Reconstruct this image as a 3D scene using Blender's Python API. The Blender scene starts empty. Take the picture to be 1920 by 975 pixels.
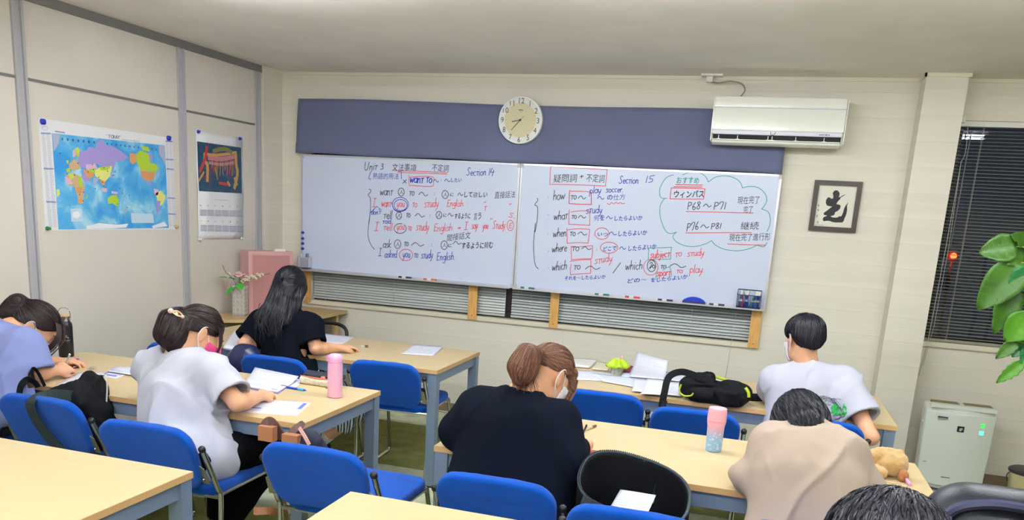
import bpy, bmesh, math, random
import numpy as np
from mathutils import Vector, Matrix, Euler
import openvdb

# ------------------------------------------------------------------ camera
CAM_P = np.array([3.7676, -5.8777, 1.5959])
YAW, PITCH, ROLL, FPX, PX, PY = -.2903, -.2206, .06, 1511.1821, -10.8549, 247.6662
_cy, _sy, _cp, _sp = math.cos(YAW), math.sin(YAW), math.cos(PITCH), math.sin(PITCH)
_F = np.array([_sy*_cp, _cy*_cp, _sp]); _R0 = np.array([_cy, -_sy, 0.]); _U0 = np.cross(_R0, _F)
_R = _R0*math.cos(ROLL)+_U0*math.sin(ROLL); _U = _U0*math.cos(ROLL)-_R0*math.sin(ROLL)
S = bpy.context.scene
camd = bpy.data.cameras.new('camera'); cam = bpy.data.objects.new('camera', camd)
S.collection.objects.link(cam); S.camera = cam
cam.matrix_world = Matrix(((_R[0], _U[0], -_F[0], CAM_P[0]), (_R[1], _U[1], -_F[1], CAM_P[1]), (_R[2], _U[2], -_F[2], CAM_P[2]), (0, 0, 0, 1)))
camd.sensor_fit = 'HORIZONTAL'; camd.sensor_width = 36.0; camd.lens = 36.0*FPX/1920
camd.shift_x = -PX/1920; camd.shift_y = PY/1920; camd.clip_start = .05
# ------------------------------------------------------------------ world, exposure
w = bpy.data.worlds.new('night'); S.world = w; w.use_nodes = True
w.node_tree.nodes['Background'].inputs[0].default_value = (.012, .016, .035, 1)
w.node_tree.nodes['Background'].inputs[1].default_value = 1.0
S.view_settings.view_transform = 'Standard'; S.view_settings.look = 'None'
S.view_settings.exposure = EXPOSURE = 0.0; S.view_settings.gamma = 1; S.view_settings.use_curve_mapping = False
S.cycles.max_bounces = 6; S.cycles.diffuse_bounces = 4; S.cycles.transparent_max_bounces = 12
S.cycles.use_denoising = True
# ceiling lamps: centres (x, y); each becomes a fitting with tubes and its own light further down
LAMPS = [(1.60, -2.47), (3.28, -2.47), (4.96, -2.47), (1.55, -4.9), (3.20, -4.9), (4.86, -4.9), (1.55, -7.0), (4.0, -7.0)]
LAMP_W = 8.0
LAMP_COL = (.90, .95, 1.0)
H = 2.5575

# ------------------------------------------------------------------ helpers
C = S.collection
def at(u, v, **k):                       # the point where the sight line of a pixel meets a real plane x=, y= or z=
    d = _F+_R*(u-960-PX)/FPX-_U*(v-487.5-PY)/FPX
    ax, val = list(k.items())[0]; i = 'xyz'.index(ax)
    return CAM_P+d*((val-CAM_P[i])/d[i])
def srgb(r, g, b):
    f = lambda c: (c/255/12.92) if c/255 <= .04045 else ((c/255+.055)/1.055)**2.4
    return (f(r), f(g), f(b), 1)
MATS = {}
def mat(name, col, rough=.6, metal=0., bump=0., bscale=200., vary=0., vscale=6., stretch=None, spec=.5, sheen=0., emis=None, estr=0., coat=0., trans=0., coords='Object'):
    if name in MATS: return MATS[name]
    m = bpy.data.materials.new(name); m.use_nodes = True; nt = m.node_tree; N = nt.nodes; L = nt.links
    p = N['Principled BSDF']; c = srgb(*col) if max(col) > 1 else (*col, 1)
    p.inputs['Base Color'].default_value = c; p.inputs['Roughness'].default_value = rough; p.inputs['Metallic'].default_value = metal
    p.inputs['Specular IOR Level'].default_value = spec; p.inputs['Coat Weight'].default_value = coat
    p.inputs['Transmission Weight'].default_value = trans
    if sheen: p.inputs['Sheen Weight'].default_value = sheen; p.inputs['Sheen Roughness'].default_value = .5
    if emis: p.inputs['Emission Color'].default_value = srgb(*emis); p.inputs['Emission Strength'].default_value = estr
    m.diffuse_color = c
    if bump or vary:
        tc = N.new('ShaderNodeTexCoord'); mp = N.new('ShaderNodeMapping'); L.new(tc.outputs[coords], mp.inputs[0])
        if stretch: mp.inputs['Scale'].default_value = stretch
    if vary:
        n = N.new('ShaderNodeTexNoise'); n.inputs['Scale'].default_value = vscale; n.inputs['Detail'].default_value = 4
        L.new(mp.outputs[0], n.inputs['Vector'])
        mx = N.new('ShaderNodeMix'); mx.data_type = 'RGBA'
        mx.inputs[6].default_value = tuple(x*(1-vary) for x in c[:3])+(1,); mx.inputs[7].default_value = tuple(min(1, x*(1+vary)) for x in c[:3])+(1,)
        mr = N.new('ShaderNodeMapRange'); mr.inputs[1].default_value = .35; mr.inputs[2].default_value = .65
        L.new(n.outputs[0], mr.inputs[0]); L.new(mr.outputs[0], mx.inputs[0]); L.new(mx.outputs[2], p.inputs['Base Color'])
    if bump:
        n = N.new('ShaderNodeTexNoise'); n.inputs['Scale'].default_value = bscale; n.inputs['Detail'].default_value = 3
        L.new(mp.outputs[0], n.inputs['Vector'])
        b = N.new('ShaderNodeBump'); b.inputs['Strength'].default_value = bump; b.inputs['Distance'].default_value = .004
        L.new(n.outputs[0], b.inputs['Height']); L.new(b.outputs[0], p.inputs['Normal'])
    MATS[name] = m; return m
def tag(o, label=None, cat=None, group=None, kind=None):
    if label: o['label'] = label
    if cat: o['category'] = cat
    if group: o['group'] = group
    if kind: o['kind'] = kind
    return o
def link(o, parent=None):
    C.objects.link(o)
    if parent is not None: o.parent = parent
    return o
def empty(name, loc=(0, 0, 0), rz=0., label=None, cat=None, group=None, rot=None):
    o = bpy.data.objects.new(name, None); o.location = loc; o.rotation_euler = rot or (0, 0, rz); o.empty_display_size = .05
    link(o); tag(o, label, cat, group); return o
def mobj(name, me, m, parent=None, smooth=False, angle=None):
    o = bpy.data.objects.new(name, me)
    if m is not None:
        for q in (m if isinstance(m, (list, tuple)) else [m]): me.materials.append(q)
    if smooth: me.shade_smooth()
    link(o, parent)
    return o
def obj(name, bm, m, parent=None, smooth=False, bevel=0., seg=2, loc=None, rot=None, sharp=40):
    if bevel:
        bmesh.ops.bevel(bm, geom=[e for e in bm.edges if e.calc_face_angle(0) > .6], offset=bevel, segments=seg, affect='EDGES', clamp_overlap=True)
    me = bpy.data.meshes.new(name); bm.normal_update(); bm.to_mesh(me); bm.free()
    o = mobj(name, me, m, parent)
    if smooth or bevel:
        me.shade_smooth(); me.set_sharp_from_angle(angle=math.radians(sharp))
    if loc is not None: o.location = loc
    if rot is not None: o.rotation_euler = rot
    return o
def copy_tree(o, parent=None):
    c = o.copy(); C.objects.link(c)
    if parent is not None: c.parent = parent; c.matrix_parent_inverse = o.matrix_parent_inverse
    for ch in list(o.children): copy_tree(ch, c)
    return c
def box(bm, x0, x1, y0, y1, z0, z1, M=None, mi=0):
    v = [bm.verts.new(p) for p in ((x0, y0, z0), (x1, y0, z0), (x1, y1, z0), (x0, y1, z0), (x0, y0, z1), (x1, y0, z1), (x1, y1, z1), (x0, y1, z1))]
    for q in ((3, 2, 1, 0), (4, 5, 6, 7), (0, 1, 5, 4), (1, 2, 6, 5), (2, 3, 7, 6), (3, 0, 4, 7)):
        f = bm.faces.new([v[i] for i in q]); f.material_index = mi
    if M is not None: bmesh.ops.transform(bm, matrix=M, verts=v)
    return v
def B(*a, **k):
    bm = bmesh.new(); box(bm, *a, **k); return bm
def frames(pts):
    pts = [Vector(p) for p in pts]; n = len(pts); T = []
    for i in range(n):
        t = (pts[min(i+1, n-1)]-pts[max(i-1, 0)]); T.append(t.normalized() if t.length > 1e-9 else Vector((0, 0, 1)))
    a = Vector((0, 0, 1)) if abs(T[0].z) < .9 else Vector((1, 0, 0))
    u = (a-T[0]*a.dot(T[0])).normalized(); out = []
    for i in range(n):
        u = (u-T[i]*u.dot(T[i])).normalized(); out.append((pts[i], T[i], u, T[i].cross(u)))
    return out
def catmull(pts, n=6, closed=False):
    pts = [np.array(p, float) for p in pts]; out = []; m = len(pts)
    if m < 3 and not closed: return [pts[0]+(pts[1]-pts[0])*i/n for i in range(n+1)] if m == 2 else pts
    for i in range(m if closed else m-1):
        g = (lambda j: pts[j % m]) if closed else (lambda j: pts[max(0, min(m-1, j))])
        p0, p1, p2, p3 = g(i-1), g(i), g(i+1), g(i+2)
        for k in range(n):
            t = k/n; out.append(.5*((2*p1)+(-p0+p2)*t+(2*p0-5*p1+4*p2-p3)*t*t+(-p0+3*p1-3*p2+p3)*t**3))
    out.append(pts[0] if closed else pts[-1]); return out
def tube(bm, pts, r, seg=10, caps=True, flat=1.0, mi=0, closed=False):
    fr = frames(pts); rings = []; n = len(pts)
    for i, (p, t, u, v) in enumerate(fr):
        rr = r[i] if hasattr(r, '__len__') else r
        rings.append([bm.verts.new(p+u*(math.cos(a)*rr)+v*(math.sin(a)*rr*flat)) for a in [2*math.pi*k/seg for k in range(seg)]])
    for i in range(n-1):
        for k in range(seg):
            f = bm.faces.new((rings[i][k], rings[i][(k+1) % seg], rings[i+1][(k+1) % seg], rings[i+1][k])); f.material_index = mi; f.smooth = True
    if caps:
        for q in (list(reversed(rings[0])), rings[-1]):
            f = bm.faces.new(q); f.material_index = mi
    return rings
def lathe(bm, prof, seg=32, M=None, mi=0, cap=True):
    rings = []; nv = []
    for r, z in prof:
        ring = [bm.verts.new((max(r, 1e-5)*math.cos(2*math.pi*k/seg), max(r, 1e-5)*math.sin(2*math.pi*k/seg), z)) for k in range(seg)]
        rings.append(ring); nv += ring
    for i in range(len(rings)-1):
        for k in range(seg):
            f = bm.faces.new((rings[i][k], rings[i][(k+1) % seg], rings[i+1][(k+1) % seg], rings[i+1][k])); f.material_index = mi; f.smooth = True
    if cap:
        bm.faces.new(list(reversed(rings[0]))).material_index = mi; bm.faces.new(rings[-1]).material_index = mi
    if M is not None: bmesh.ops.transform(bm, matrix=M, verts=nv)
    return nv
def poly(bm, pts, mi=0):
    f = bm.faces.new([bm.verts.new(p) for p in pts]); f.material_index = mi; return f
def pydata(name, V, Fc, m, parent=None, smooth=True, kind=None):
    me = bpy.data.meshes.new(name); me.from_pydata([tuple(v) for v in V], [], [tuple(int(i) for i in f) for f in Fc]); me.update()
    o = mobj(name, me, m, parent, smooth); 
    if kind: o['kind'] = kind
    return o

# ------------------------------------------------------------------ solid modelling on a distance grid
_rng = np.random.default_rng(5)
_LAT = _rng.random((32, 32, 32)).astype(np.float32)*2-1
def noise3(x, y, z):
    xi = np.floor(x).astype(np.int32); yi = np.floor(y).astype(np.int32); zi = np.floor(z).astype(np.int32)
    fx, fy, fz = x-xi, y-yi, z-zi
    fx = fx*fx*(3-2*fx); fy = fy*fy*(3-2*fy); fz = fz*fz*(3-2*fz)
    g = lambda a, b, c: _LAT[(xi+a) & 31, (yi+b) & 31, (zi+c) & 31]
    x00 = g(0, 0, 0)*(1-fx)+g(1, 0, 0)*fx; x10 = g(0, 1, 0)*(1-fx)+g(1, 1, 0)*fx
    x01 = g(0, 0, 1)*(1-fx)+g(1, 0, 1)*fx; x11 = g(0, 1, 1)*(1-fx)+g(1, 1, 1)*fx
    return (x00*(1-fy)+x10*fy)*(1-fz)+(x01*(1-fy)+x11*fy)*fz
def rotm(rx=0, ry=0, rz=0):
    return np.array(Euler((rx, ry, rz), 'XYZ').to_matrix())
class SDF:
    def __init__(s, lo, hi, h):
        s.lo = np.array(lo, float); s.h = h; s.n = np.ceil((np.array(hi)-s.lo)/h).astype(int)+1
        s.v = np.full(tuple(s.n), .08, np.float32)
    def _sl(s, lo, hi):
        a = np.clip(np.floor((np.array(lo)-s.lo)/s.h).astype(int), 0, s.n); b = np.clip(np.ceil((np.array(hi)-s.lo)/s.h).astype(int)+1, 0, s.n)
        if (b <= a).any(): return None, None
        ax = [(s.lo[i]+s.h*np.arange(a[i], b[i])).astype(np.float32) for i in range(3)]
        return tuple(slice(a[i], b[i]) for i in range(3)), (ax[0][:, None, None], ax[1][None, :, None], ax[2][None, None, :])
    def op(s, d, sl, k, mode):
        v = s.v[sl]
        if mode == 'add':
            if k > 0:
                hh = np.maximum(k-np.abs(v-d), 0)/k; r = np.minimum(v, d)-hh*hh*k*.25
            else: r = np.minimum(v, d)
        elif mode == 'sub':
            d = -d
            if k > 0:
                hh = np.maximum(k-np.abs(v-d), 0)/k; r = np.maximum(v, d)+hh*hh*k*.25
            else: r = np.maximum(v, d)
        s.v[sl] = r
    def cap(s, a, b, ra, rb=None, k=.02, mode='add', flat=None, cut=False):
        rb = ra if rb is None else rb; a = np.array(a, float); b = np.array(b, float); m = max(ra, rb)+k+.03
        sl, P = s._sl(np.minimum(a, b)-m, np.maximum(a, b)+m)
        if sl is None: return s
        ba = b-a; L2 = max(float(ba@ba), 1e-12)
        px, py, pz = P[0]-a[0], P[1]-a[1], P[2]-a[2]
        t0 = (px*ba[0]+py*ba[1]+pz*ba[2])/L2; t = np.clip(t0, 0, 1)
        qx, qy, qz = px-ba[0]*t, py-ba[1]*t, pz-ba[2]*t
        r = ra+(rb-ra)*t
        if flat is not None:                       # flat=(axis vector, factor): squash across that axis
            ax = np.array(flat[0], float); ax /= np.linalg.norm(ax); q = qx*ax[0]+qy*ax[1]+qz*ax[2]; e = (1/flat[1]-1)
            qx, qy, qz = qx+ax[0]*q*e, qy+ax[1]*q*e, qz+ax[2]*q*e
            d = (np.sqrt(qx*qx+qy*qy+qz*qz)-r)*(flat[1]*.5+.5)
        else: d = np.sqrt(qx*qx+qy*qy+qz*qz)-r
        if cut: d = np.maximum(d, (t0-1)*math.sqrt(L2))
        s.op(d.astype(np.float32), sl, k, mode); return s
    def chain(s, pts, rs, k=.02, **kw):
        for i in range(len(pts)-1): s.cap(pts[i], pts[i+1], rs[i], rs[i+1], k, **kw)
        return s
    def ell(s, c, r, R=None, k=.02, mode='add'):
        c = np.array(c, float); m = max(r)+k+.03; sl, P = s._sl(c-m, c+m)
        if sl is None: return s
        x, y, z = P[0]-c[0], P[1]-c[1], P[2]-c[2]
        if R is not None: x, y, z = [R[0][i]*x+R[1][i]*y+R[2][i]*z for i in range(3)]
        k0 = np.sqrt((x/r[0])**2+(y/r[1])**2+(z/r[2])**2); k1 = np.sqrt((x/r[0]**2)**2+(y/r[1]**2)**2+(z/r[2]**2)**2)+1e-6
        d = k0*(k0-1)/k1
        s.op(d.astype(np.float32), sl, k, mode); return s
    def rbox(s, c, hs, r, R=None, k=.0, mode='add'):
        c = np.array(c, float); m = math.sqrt(sum(q*q for q in hs))+k+.03; sl, P = s._sl(c-m, c+m)
        if sl is None: return s
        x, y, z = P[0]-c[0], P[1]-c[1], P[2]-c[2]
        if R is not None: x, y, z = [R[0][i]*x+R[1][i]*y+R[2][i]*z for i in range(3)]
        qx, qy, qz = np.abs(x)-hs[0]+r, np.abs(y)-hs[1]+r, np.abs(z)-hs[2]+r
        d = np.sqrt(np.maximum(qx, 0)**2+np.maximum(qy, 0)**2+np.maximum(qz, 0)**2)+np.minimum(np.maximum(qx, np.maximum(qy, qz)), 0)-r
        s.op(d.astype(np.float32), sl, k, mode); return s
    def fn(s, f, k=0., mode='add', lo=None, hi=None):
        sl, P = s._sl(s.lo if lo is None else lo, s.lo+s.h*s.n if hi is None else hi)
        s.op(f(*P).astype(np.float32)+np.zeros_like(s.v[sl]), sl, k, mode); return s
    def disp(s, f, band=.03):
        i = np.nonzero(np.abs(s.v) < band)
        x, y, z = [(s.lo[j]+s.h*i[j]).astype(np.float32) for j in range(3)]
        s.v[i] += f(x, y, z).astype(np.float32); return s
    def sample(s, p):
        q = (p-s.lo)/s.h; i = np.clip(np.floor(q).astype(int), 0, s.n-2); f = np.clip(q-i, 0, 1); v = s.v
        r = 0
        for a in (0, 1):
            for b in (0, 1):
                for c in (0, 1):
                    r = r+v[i[:, 0]+a, i[:, 1]+b, i[:, 2]+c]*(f[:, 0] if a else 1-f[:, 0])*(f[:, 1] if b else 1-f[:, 1])*(f[:, 2] if c else 1-f[:, 2])
        return r
    def grad(s, p):
        e = s.h; g = np.stack([s.sample(p+np.eye(3)[i]*e)-s.sample(p-np.eye(3)[i]*e) for i in range(3)], 1)
        return g/(np.linalg.norm(g, axis=1, keepdims=True)+1e-9)
    def mesh(s, name, m, parent=None, adapt=0., kind=None):
        v = s.v
        v[0], v[-1], v[:, 0], v[:, -1], v[:, :, 0], v[:, :, -1] = [.05]*6
        g = openvdb.FloatGrid(); g.background = .08; g.copyFromArray(np.ascontiguousarray(v))
        pts, tris, quads = g.convertToPolygons(isovalue=0., adaptivity=adapt)
        V = pts*s.h+s.lo
        me = bpy.data.meshes.new(name); nt, nq = len(tris), len(quads)
        me.vertices.add(len(V)); me.vertices.foreach_set('co', V.astype(np.float32).ravel())
        loops = np.concatenate([tris[:, ::-1].ravel(), quads[:, ::-1].ravel()]).astype(np.int32)
        me.loops.add(len(loops)); me.loops.foreach_set('vertex_index', loops)
        st = np.concatenate([np.arange(nt)*3, nt*3+np.arange(nq)*4]).astype(np.int32)
        me.polygons.add(nt+nq); me.polygons.foreach_set('loop_start', st)
        me.update(calc_edges=True); me.validate()
        o = mobj(name, me, m, parent, True)
        if kind: o['kind'] = kind
        return o
# ------------------------------------------------------------------ surface materials
ZOFF = -1.388+10*.155
def wallpaper():
    m = bpy.data.materials.new('wallpaper'); m.use_nodes = True; N = m.node_tree.nodes; L = m.node_tree.links; p = N['Principled BSDF']
    p.inputs['Roughness'].default_value = .75; p.inputs['Specular IOR Level'].default_value = .25
    tc = N.new('ShaderNodeTexCoord'); sp = N.new('ShaderNodeSeparateXYZ'); L.new(tc.outputs['Object'], sp.inputs[0])
    mp = N.new('ShaderNodeMapping'); mp.inputs['Scale'].default_value = (5, 5, 190); L.new(tc.outputs['Object'], mp.inputs[0])
    n = N.new('ShaderNodeTexNoise'); n.inputs['Scale'].default_value = 1.; n.inputs['Detail'].default_value = 3; L.new(mp.outputs[0], n.inputs['Vector'])
    mp2 = N.new('ShaderNodeMapping'); mp2.inputs['Scale'].default_value = (.15, .15, 9); L.new(tc.outputs['Object'], mp2.inputs[0])
    n2 = N.new('ShaderNodeTexNoise'); n2.inputs['Scale'].default_value = 1.; n2.inputs['Detail'].default_value = 2; L.new(mp2.outputs[0], n2.inputs['Vector'])
    def M(op, a, b=None):
        q = N.new('ShaderNodeMath'); q.operation = op
        for i, s in enumerate((a, b)):
            if s is None: continue
            if isinstance(s, (int, float)): q.inputs[i].default_value = s
            else: L.new(s, q.inputs[i])
        return q.outputs[0]
    fr = M('FRACT', M('DIVIDE', M('ADD', sp.outputs[2], ZOFF), .155)); line = M('MULTIPLY', M('LESS_THAN', fr, .16), .9); line2 = M('MULTIPLY', M('GREATER_THAN', fr, .962), -2.6)
    band = M('MULTIPLY', M('SUBTRACT', n2.outputs[0], .5), .16)
    v = M('ADD', M('MULTIPLY', M('SUBTRACT', n.outputs[0], .5), .16), M('ADD', band, M('MULTIPLY', M('ADD', line, line2), .020)))
    hsv = N.new('ShaderNodeHueSaturation'); hsv.inputs['Color'].default_value = srgb(225, 219, 206); L.new(M('ADD', v, 1.0), hsv.inputs['Value'])
    L.new(hsv.outputs[0], p.inputs['Base Color'])
    b = N.new('ShaderNodeBump'); b.inputs['Strength'].default_value = .35; b.inputs['Distance'].default_value = .003
    L.new(M('ADD', n.outputs[0], M('MULTIPLY', line, .25)), b.inputs['Height']); L.new(b.outputs[0], p.inputs['Normal'])
    return m
def carpet():
    m = bpy.data.materials.new('carpet'); m.use_nodes = True; N = m.node_tree.nodes; L = m.node_tree.links; p = N['Principled BSDF']
    p.inputs['Roughness'].default_value = .95; p.inputs['Specular IOR Level'].default_value = .1
    tc = N.new('ShaderNodeTexCoord'); sp = N.new('ShaderNodeSeparateXYZ'); L.new(tc.outputs['Object'], sp.inputs[0])
    a = N.new('ShaderNodeMath'); a.operation = 'ADD'; a.inputs[1].default_value = 20*.97+.485; L.new(sp.outputs[1], a.inputs[0])
    f = N.new('ShaderNodeMath'); f.operation = 'PINGPONG'; f.inputs[1].default_value = .97; L.new(a.outputs[0], f.inputs[0])
    # bands .97 m wide: alternate along y
    d = N.new('ShaderNodeMath'); d.operation = 'DIVIDE'; d.inputs[1].default_value = 1.94; L.new(a.outputs[0], d.inputs[0])
    fr = N.new('ShaderNodeMath'); fr.operation = 'FRACT'; L.new(d.outputs[0], fr.inputs[0])
    g = N.new('ShaderNodeMath'); g.operation = 'GREATER_THAN'; g.inputs[1].default_value = .5; L.new(fr.outputs[0], g.inputs[0])
    mx = N.new('ShaderNodeMix'); mx.data_type = 'RGBA'; mx.inputs[6].default_value = srgb(200, 206, 176); mx.inputs[7].default_value = srgb(140, 142, 84); L.new(g.outputs[0], mx.inputs[0])
    n = N.new('ShaderNodeTexNoise'); n.inputs['Scale'].default_value = 260; n.inputs['Detail'].default_value = 4; L.new(tc.outputs['Object'], n.inputs['Vector'])
    n2 = N.new('ShaderNodeTexNoise'); n2.inputs['Scale'].default_value = 9; n2.inputs['Detail'].default_value = 3; L.new(tc.outputs['Object'], n2.inputs['Vector'])
    s = N.new('ShaderNodeMath'); s.operation = 'ADD'; L.new(n.outputs[0], s.inputs[0]); L.new(n2.outputs[0], s.inputs[1])
    mr = N.new('ShaderNodeMapRange'); mr.inputs[1].default_value = .6; mr.inputs[2].default_value = 1.4; mr.inputs[3].default_value = .62; mr.inputs[4].default_value = 1.35; L.new(s.outputs[0], mr.inputs[0])
    hv = N.new('ShaderNodeHueSaturation'); L.new(mx.outputs[2], hv.inputs['Color']); L.new(mr.outputs[0], hv.inputs['Value']); L.new(hv.outputs[0], p.inputs['Base Color'])
    b = N.new('ShaderNodeBump'); b.inputs['Strength'].default_value = .8; b.inputs['Distance'].default_value = .006; L.new(n.outputs[0], b.inputs['Height']); L.new(b.outputs[0], p.inputs['Normal'])
    return m
M_wall = wallpaper(); M_carpet = carpet()
M_ceil = mat('ceiling board', (236, 231, 225), .85, bump=.25, bscale=300, vary=.03, vscale=3)
M_panel = mat('partition panel', (218, 211, 201), .5, vary=.03, vscale=2.2, spec=.35)
M_alu = mat('brushed aluminium', (186, 184, 190), .35, .1)
M_rail = mat('grey rail', (128, 126, 124), .5, .3)
M_trim = mat('cream trim', (222, 214, 194), .5)
M_base = mat('brown vinyl skirting', (132, 112, 90), .6)
M_white = mat('white paint', (226, 224, 216), .45)
M_black = mat('black plastic', (20, 20, 24), .45)
M_chrome = mat('chrome', (190, 190, 186), .16, 1.0)
M_steel = mat('zinc steel', (150, 150, 128), .35, .8)
M_topw = mat('pale maple laminate', (210, 187, 142), .36, vary=.022, vscale=14, stretch=(.3, 3, 1), bump=.03, bscale=500)
M_edge = mat('light brown edging', (204, 164, 112), .5)
M_leg = mat('blue grey steel', (116, 133, 158), .42, .15)
M_blue = mat('royal blue fabric', (0, 76, 176), .85, bump=.5, bscale=900, vary=.05, vscale=10, sheen=.12, spec=.12)
M_wood = mat('pine batten', (214, 164, 92), .5, vary=.12, vscale=9, stretch=(8, 8, 1), bump=.1, bscale=60)
M_darkgap = mat('dark joint', (60, 58, 62), .8)

# ------------------------------------------------------------------ room shell
def structure(o): o['kind'] = 'structure'; return o
XR, YF = 7.6, -8.6
structure(obj('floor', B(-.4, XR, YF, .0, -.1, 0), M_carpet))
structure(obj('ceiling', B(-.4, XR, YF, .4, H, H+.1), M_ceil))
structure(obj('wall_right', B(XR, XR+.1, YF, .4, 0, H), M_wall))
structure(obj('wall_front', B(-.4, XR+.1, YF-.1, YF, 0, H), M_wall))
# back wall with the two window openings: low wide one (x .285-3.80) and the right one (x 4.865-6.6)
bm = bmesh.new(); LW = (.285, 3.80, .79, 2.2); RW = (4.868, 6.6, .92, 2.335)
T0, T1 = 0., .12
for a in ((-.2, LW[0], 0, H), (LW[1], RW[0], 0, H), (RW[1], XR, 0, H), (LW[0], LW[1], 0, LW[2]), (LW[0], LW[1], LW[3], H), (RW[0], RW[1], 0, RW[2]), (RW[0], RW[1], RW[3], H)):
    box(bm, a[0], a[1], T0, T1, a[2], a[3])
structure(obj('wall_back', bm, M_wall))
# wallpapered pilaster on the right and the narrow return on the left
structure(obj('trim_1', B(4.600, 4.833, -.195, 0, 0, H), M_wall))
structure(obj('trim_2', B(-.1, .022, -.262, 0, 0, H), M_wall))
bm = bmesh.new()
for a in ((.022, 4.60, -.012, 0), (4.588, 4.60, -.207, -.012), (4.588, 4.845, -.207, -.195), (4.833, 4.845, -.195, 0), (4.845, XR, -.012, 0), (.022, .034, -.262, -.012)):
    box(bm, a[0], a[1], a[2], a[3], H-.022, H)
structure(obj('trim_3', bm, M_trim))
bm = bmesh.new()
for a in ((.022, 4.60, -.008, 0), (4.592, 4.60, -.203, -.008), (4.592, 4.841, -.203, -.195), (4.833, 4.841, -.195, 0), (4.841, XR, -.008, 0)):
    box(bm, a[0], a[1], a[2], a[3], 0, .075)
structure(obj('baseboard_back', bm, M_base))
# left wall: demountable partition of panels, posts and rails
wl = structure(obj('wall_left', B(-.12, -.03, YF, -.262, 0, H), M_darkgap))
posts = [-.3124, -1.1658, -2.4035, -3.62, -4.84, -6.06, -7.28]; ZB = 2.1227
for i, y in enumerate(posts):
    bm = bmesh.new(); box(bm, -.03, .012, y-.034, y-.016, 0, H-.05); box(bm, -.03, .012, y+.020, y+.034, 0, H-.05); box(bm, -.03, .002, y-.012, y+.018, 0, H-.05)
    obj('post', bm, M_alu, wl, bevel=.002)
ye = posts+[YF]
for i in range(len(ye)-1):
    y1, y0 = ye[i]-.036, ye[i+1]+.036
    obj('panel', B(-.03, 0, y0, y1, .06, ZB-.007), M_panel, wl); obj('panel', B(-.03, 0, y0, y1, ZB+.007, H-.05), M_panel, wl)
    obj('rail', B(-.03, .006, y0, y1, ZB-.007, ZB+.007), M_rail, wl)
obj('panel', B(-.03, 0, -.2764, -.262, .06, H-.05), M_alu, wl)
obj('rail', B(-.03, .014, YF, -.262, H-.05, H), M_rail, wl); obj('rail', B(-.03, .008, YF, -.262, 0, .06), M_rail, wl)

# ------------------------------------------------------------------ windows and blinds
def glass_mat():
    m = bpy.data.materials.new('window glass'); m.use_nodes = True; N = m.node_tree.nodes; L = m.node_tree.links; N.remove(N['Principled BSDF'])
    t = N.new('ShaderNodeBsdfTransparent'); t.inputs[0].default_value = (.86, .9, .9, 1); g = N.new('ShaderNodeBsdfGlossy'); g.inputs['Roughness'].default_value = 0.0
    fr = N.new('ShaderNodeFresnel'); fr.inputs[0].default_value = 1.6; mx = N.new('ShaderNodeMixShader')
    L.new(fr.outputs[0], mx.inputs[0]); L.new(t.outputs[0], mx.inputs[1]); L.new(g.outputs[0], mx.inputs[2]); L.new(mx.outputs[0], N['Material Output'].inputs[0])
    return m
M_glass = glass_mat(); M_frame = mat('dark bronze sash', (52, 46, 44), .4, .5)
M_slatw = mat('pale grey slat', (196, 202, 200), .38, .25); M_slatd = mat('ivory slat', (150, 150, 136), .4, .2); M_cord = mat('cord', (206, 200, 184), .8)
def window(n, x0, x1, z0, z1, mull):
    bm = bmesh.new()
    for a in ((x0, x1, z0, z0+.035), (x0, x1, z1-.035, z1), (x0, x0+.03, z0+.035, z1-.035), (x1-.03, x1, z0+.035, z1-.035)): box(bm, a[0], a[1], .055, .115, a[2], a[3])
    for xm in mull: box(bm, xm-.022, xm+.022, .06, .11, z0+.035, z1-.035)
    o = structure(obj('window_%d' % n, bm, M_frame))
    xs = [x0+.03]+[q for xm in mull for q in (xm-.022, xm+.022)]+[x1-.03]
    for i in range(0, len(xs), 2): obj('pane', B(xs[i], xs[i+1], .083, .088, z0+.035, z1-.035), M_glass, o)
    obj('sill', B(x0-.01, x1+.01, -.022, .055, z0-.03, z0+.002), M_trim, o, bevel=.003)
    return o
window(1, LW[0], LW[1], LW[2], LW[3], [1.98]); w2 = window(2, RW[0], RW[1], RW[2], RW[3], [5.75])
obj('reveal', B(RW[0]-.001, RW[1], -.004, .055, RW[3]-.022, RW[3]+.022), M_trim, w2, bevel=.002)
def slat_bm(L, ang, wd=.0222):
    bm = bmesh.new(); n = 4; c, s = math.cos(ang), math.sin(ang); pr = []
    for i in range(n+1):
        t = (i/n-.5)*wd; b = .0022*(1-(2*i/n-1)**2); pr.append((t*c-b*s, t*s+b*c))
    rows = [[bm.verts.new((x, y, z)) for y, z in pr] for x in (0, L)]
    for i in range(n): bm.faces.new((rows[0][i], rows[1][i], rows[1][i+1], rows[0][i+1])).smooth = True
    return bm
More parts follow.
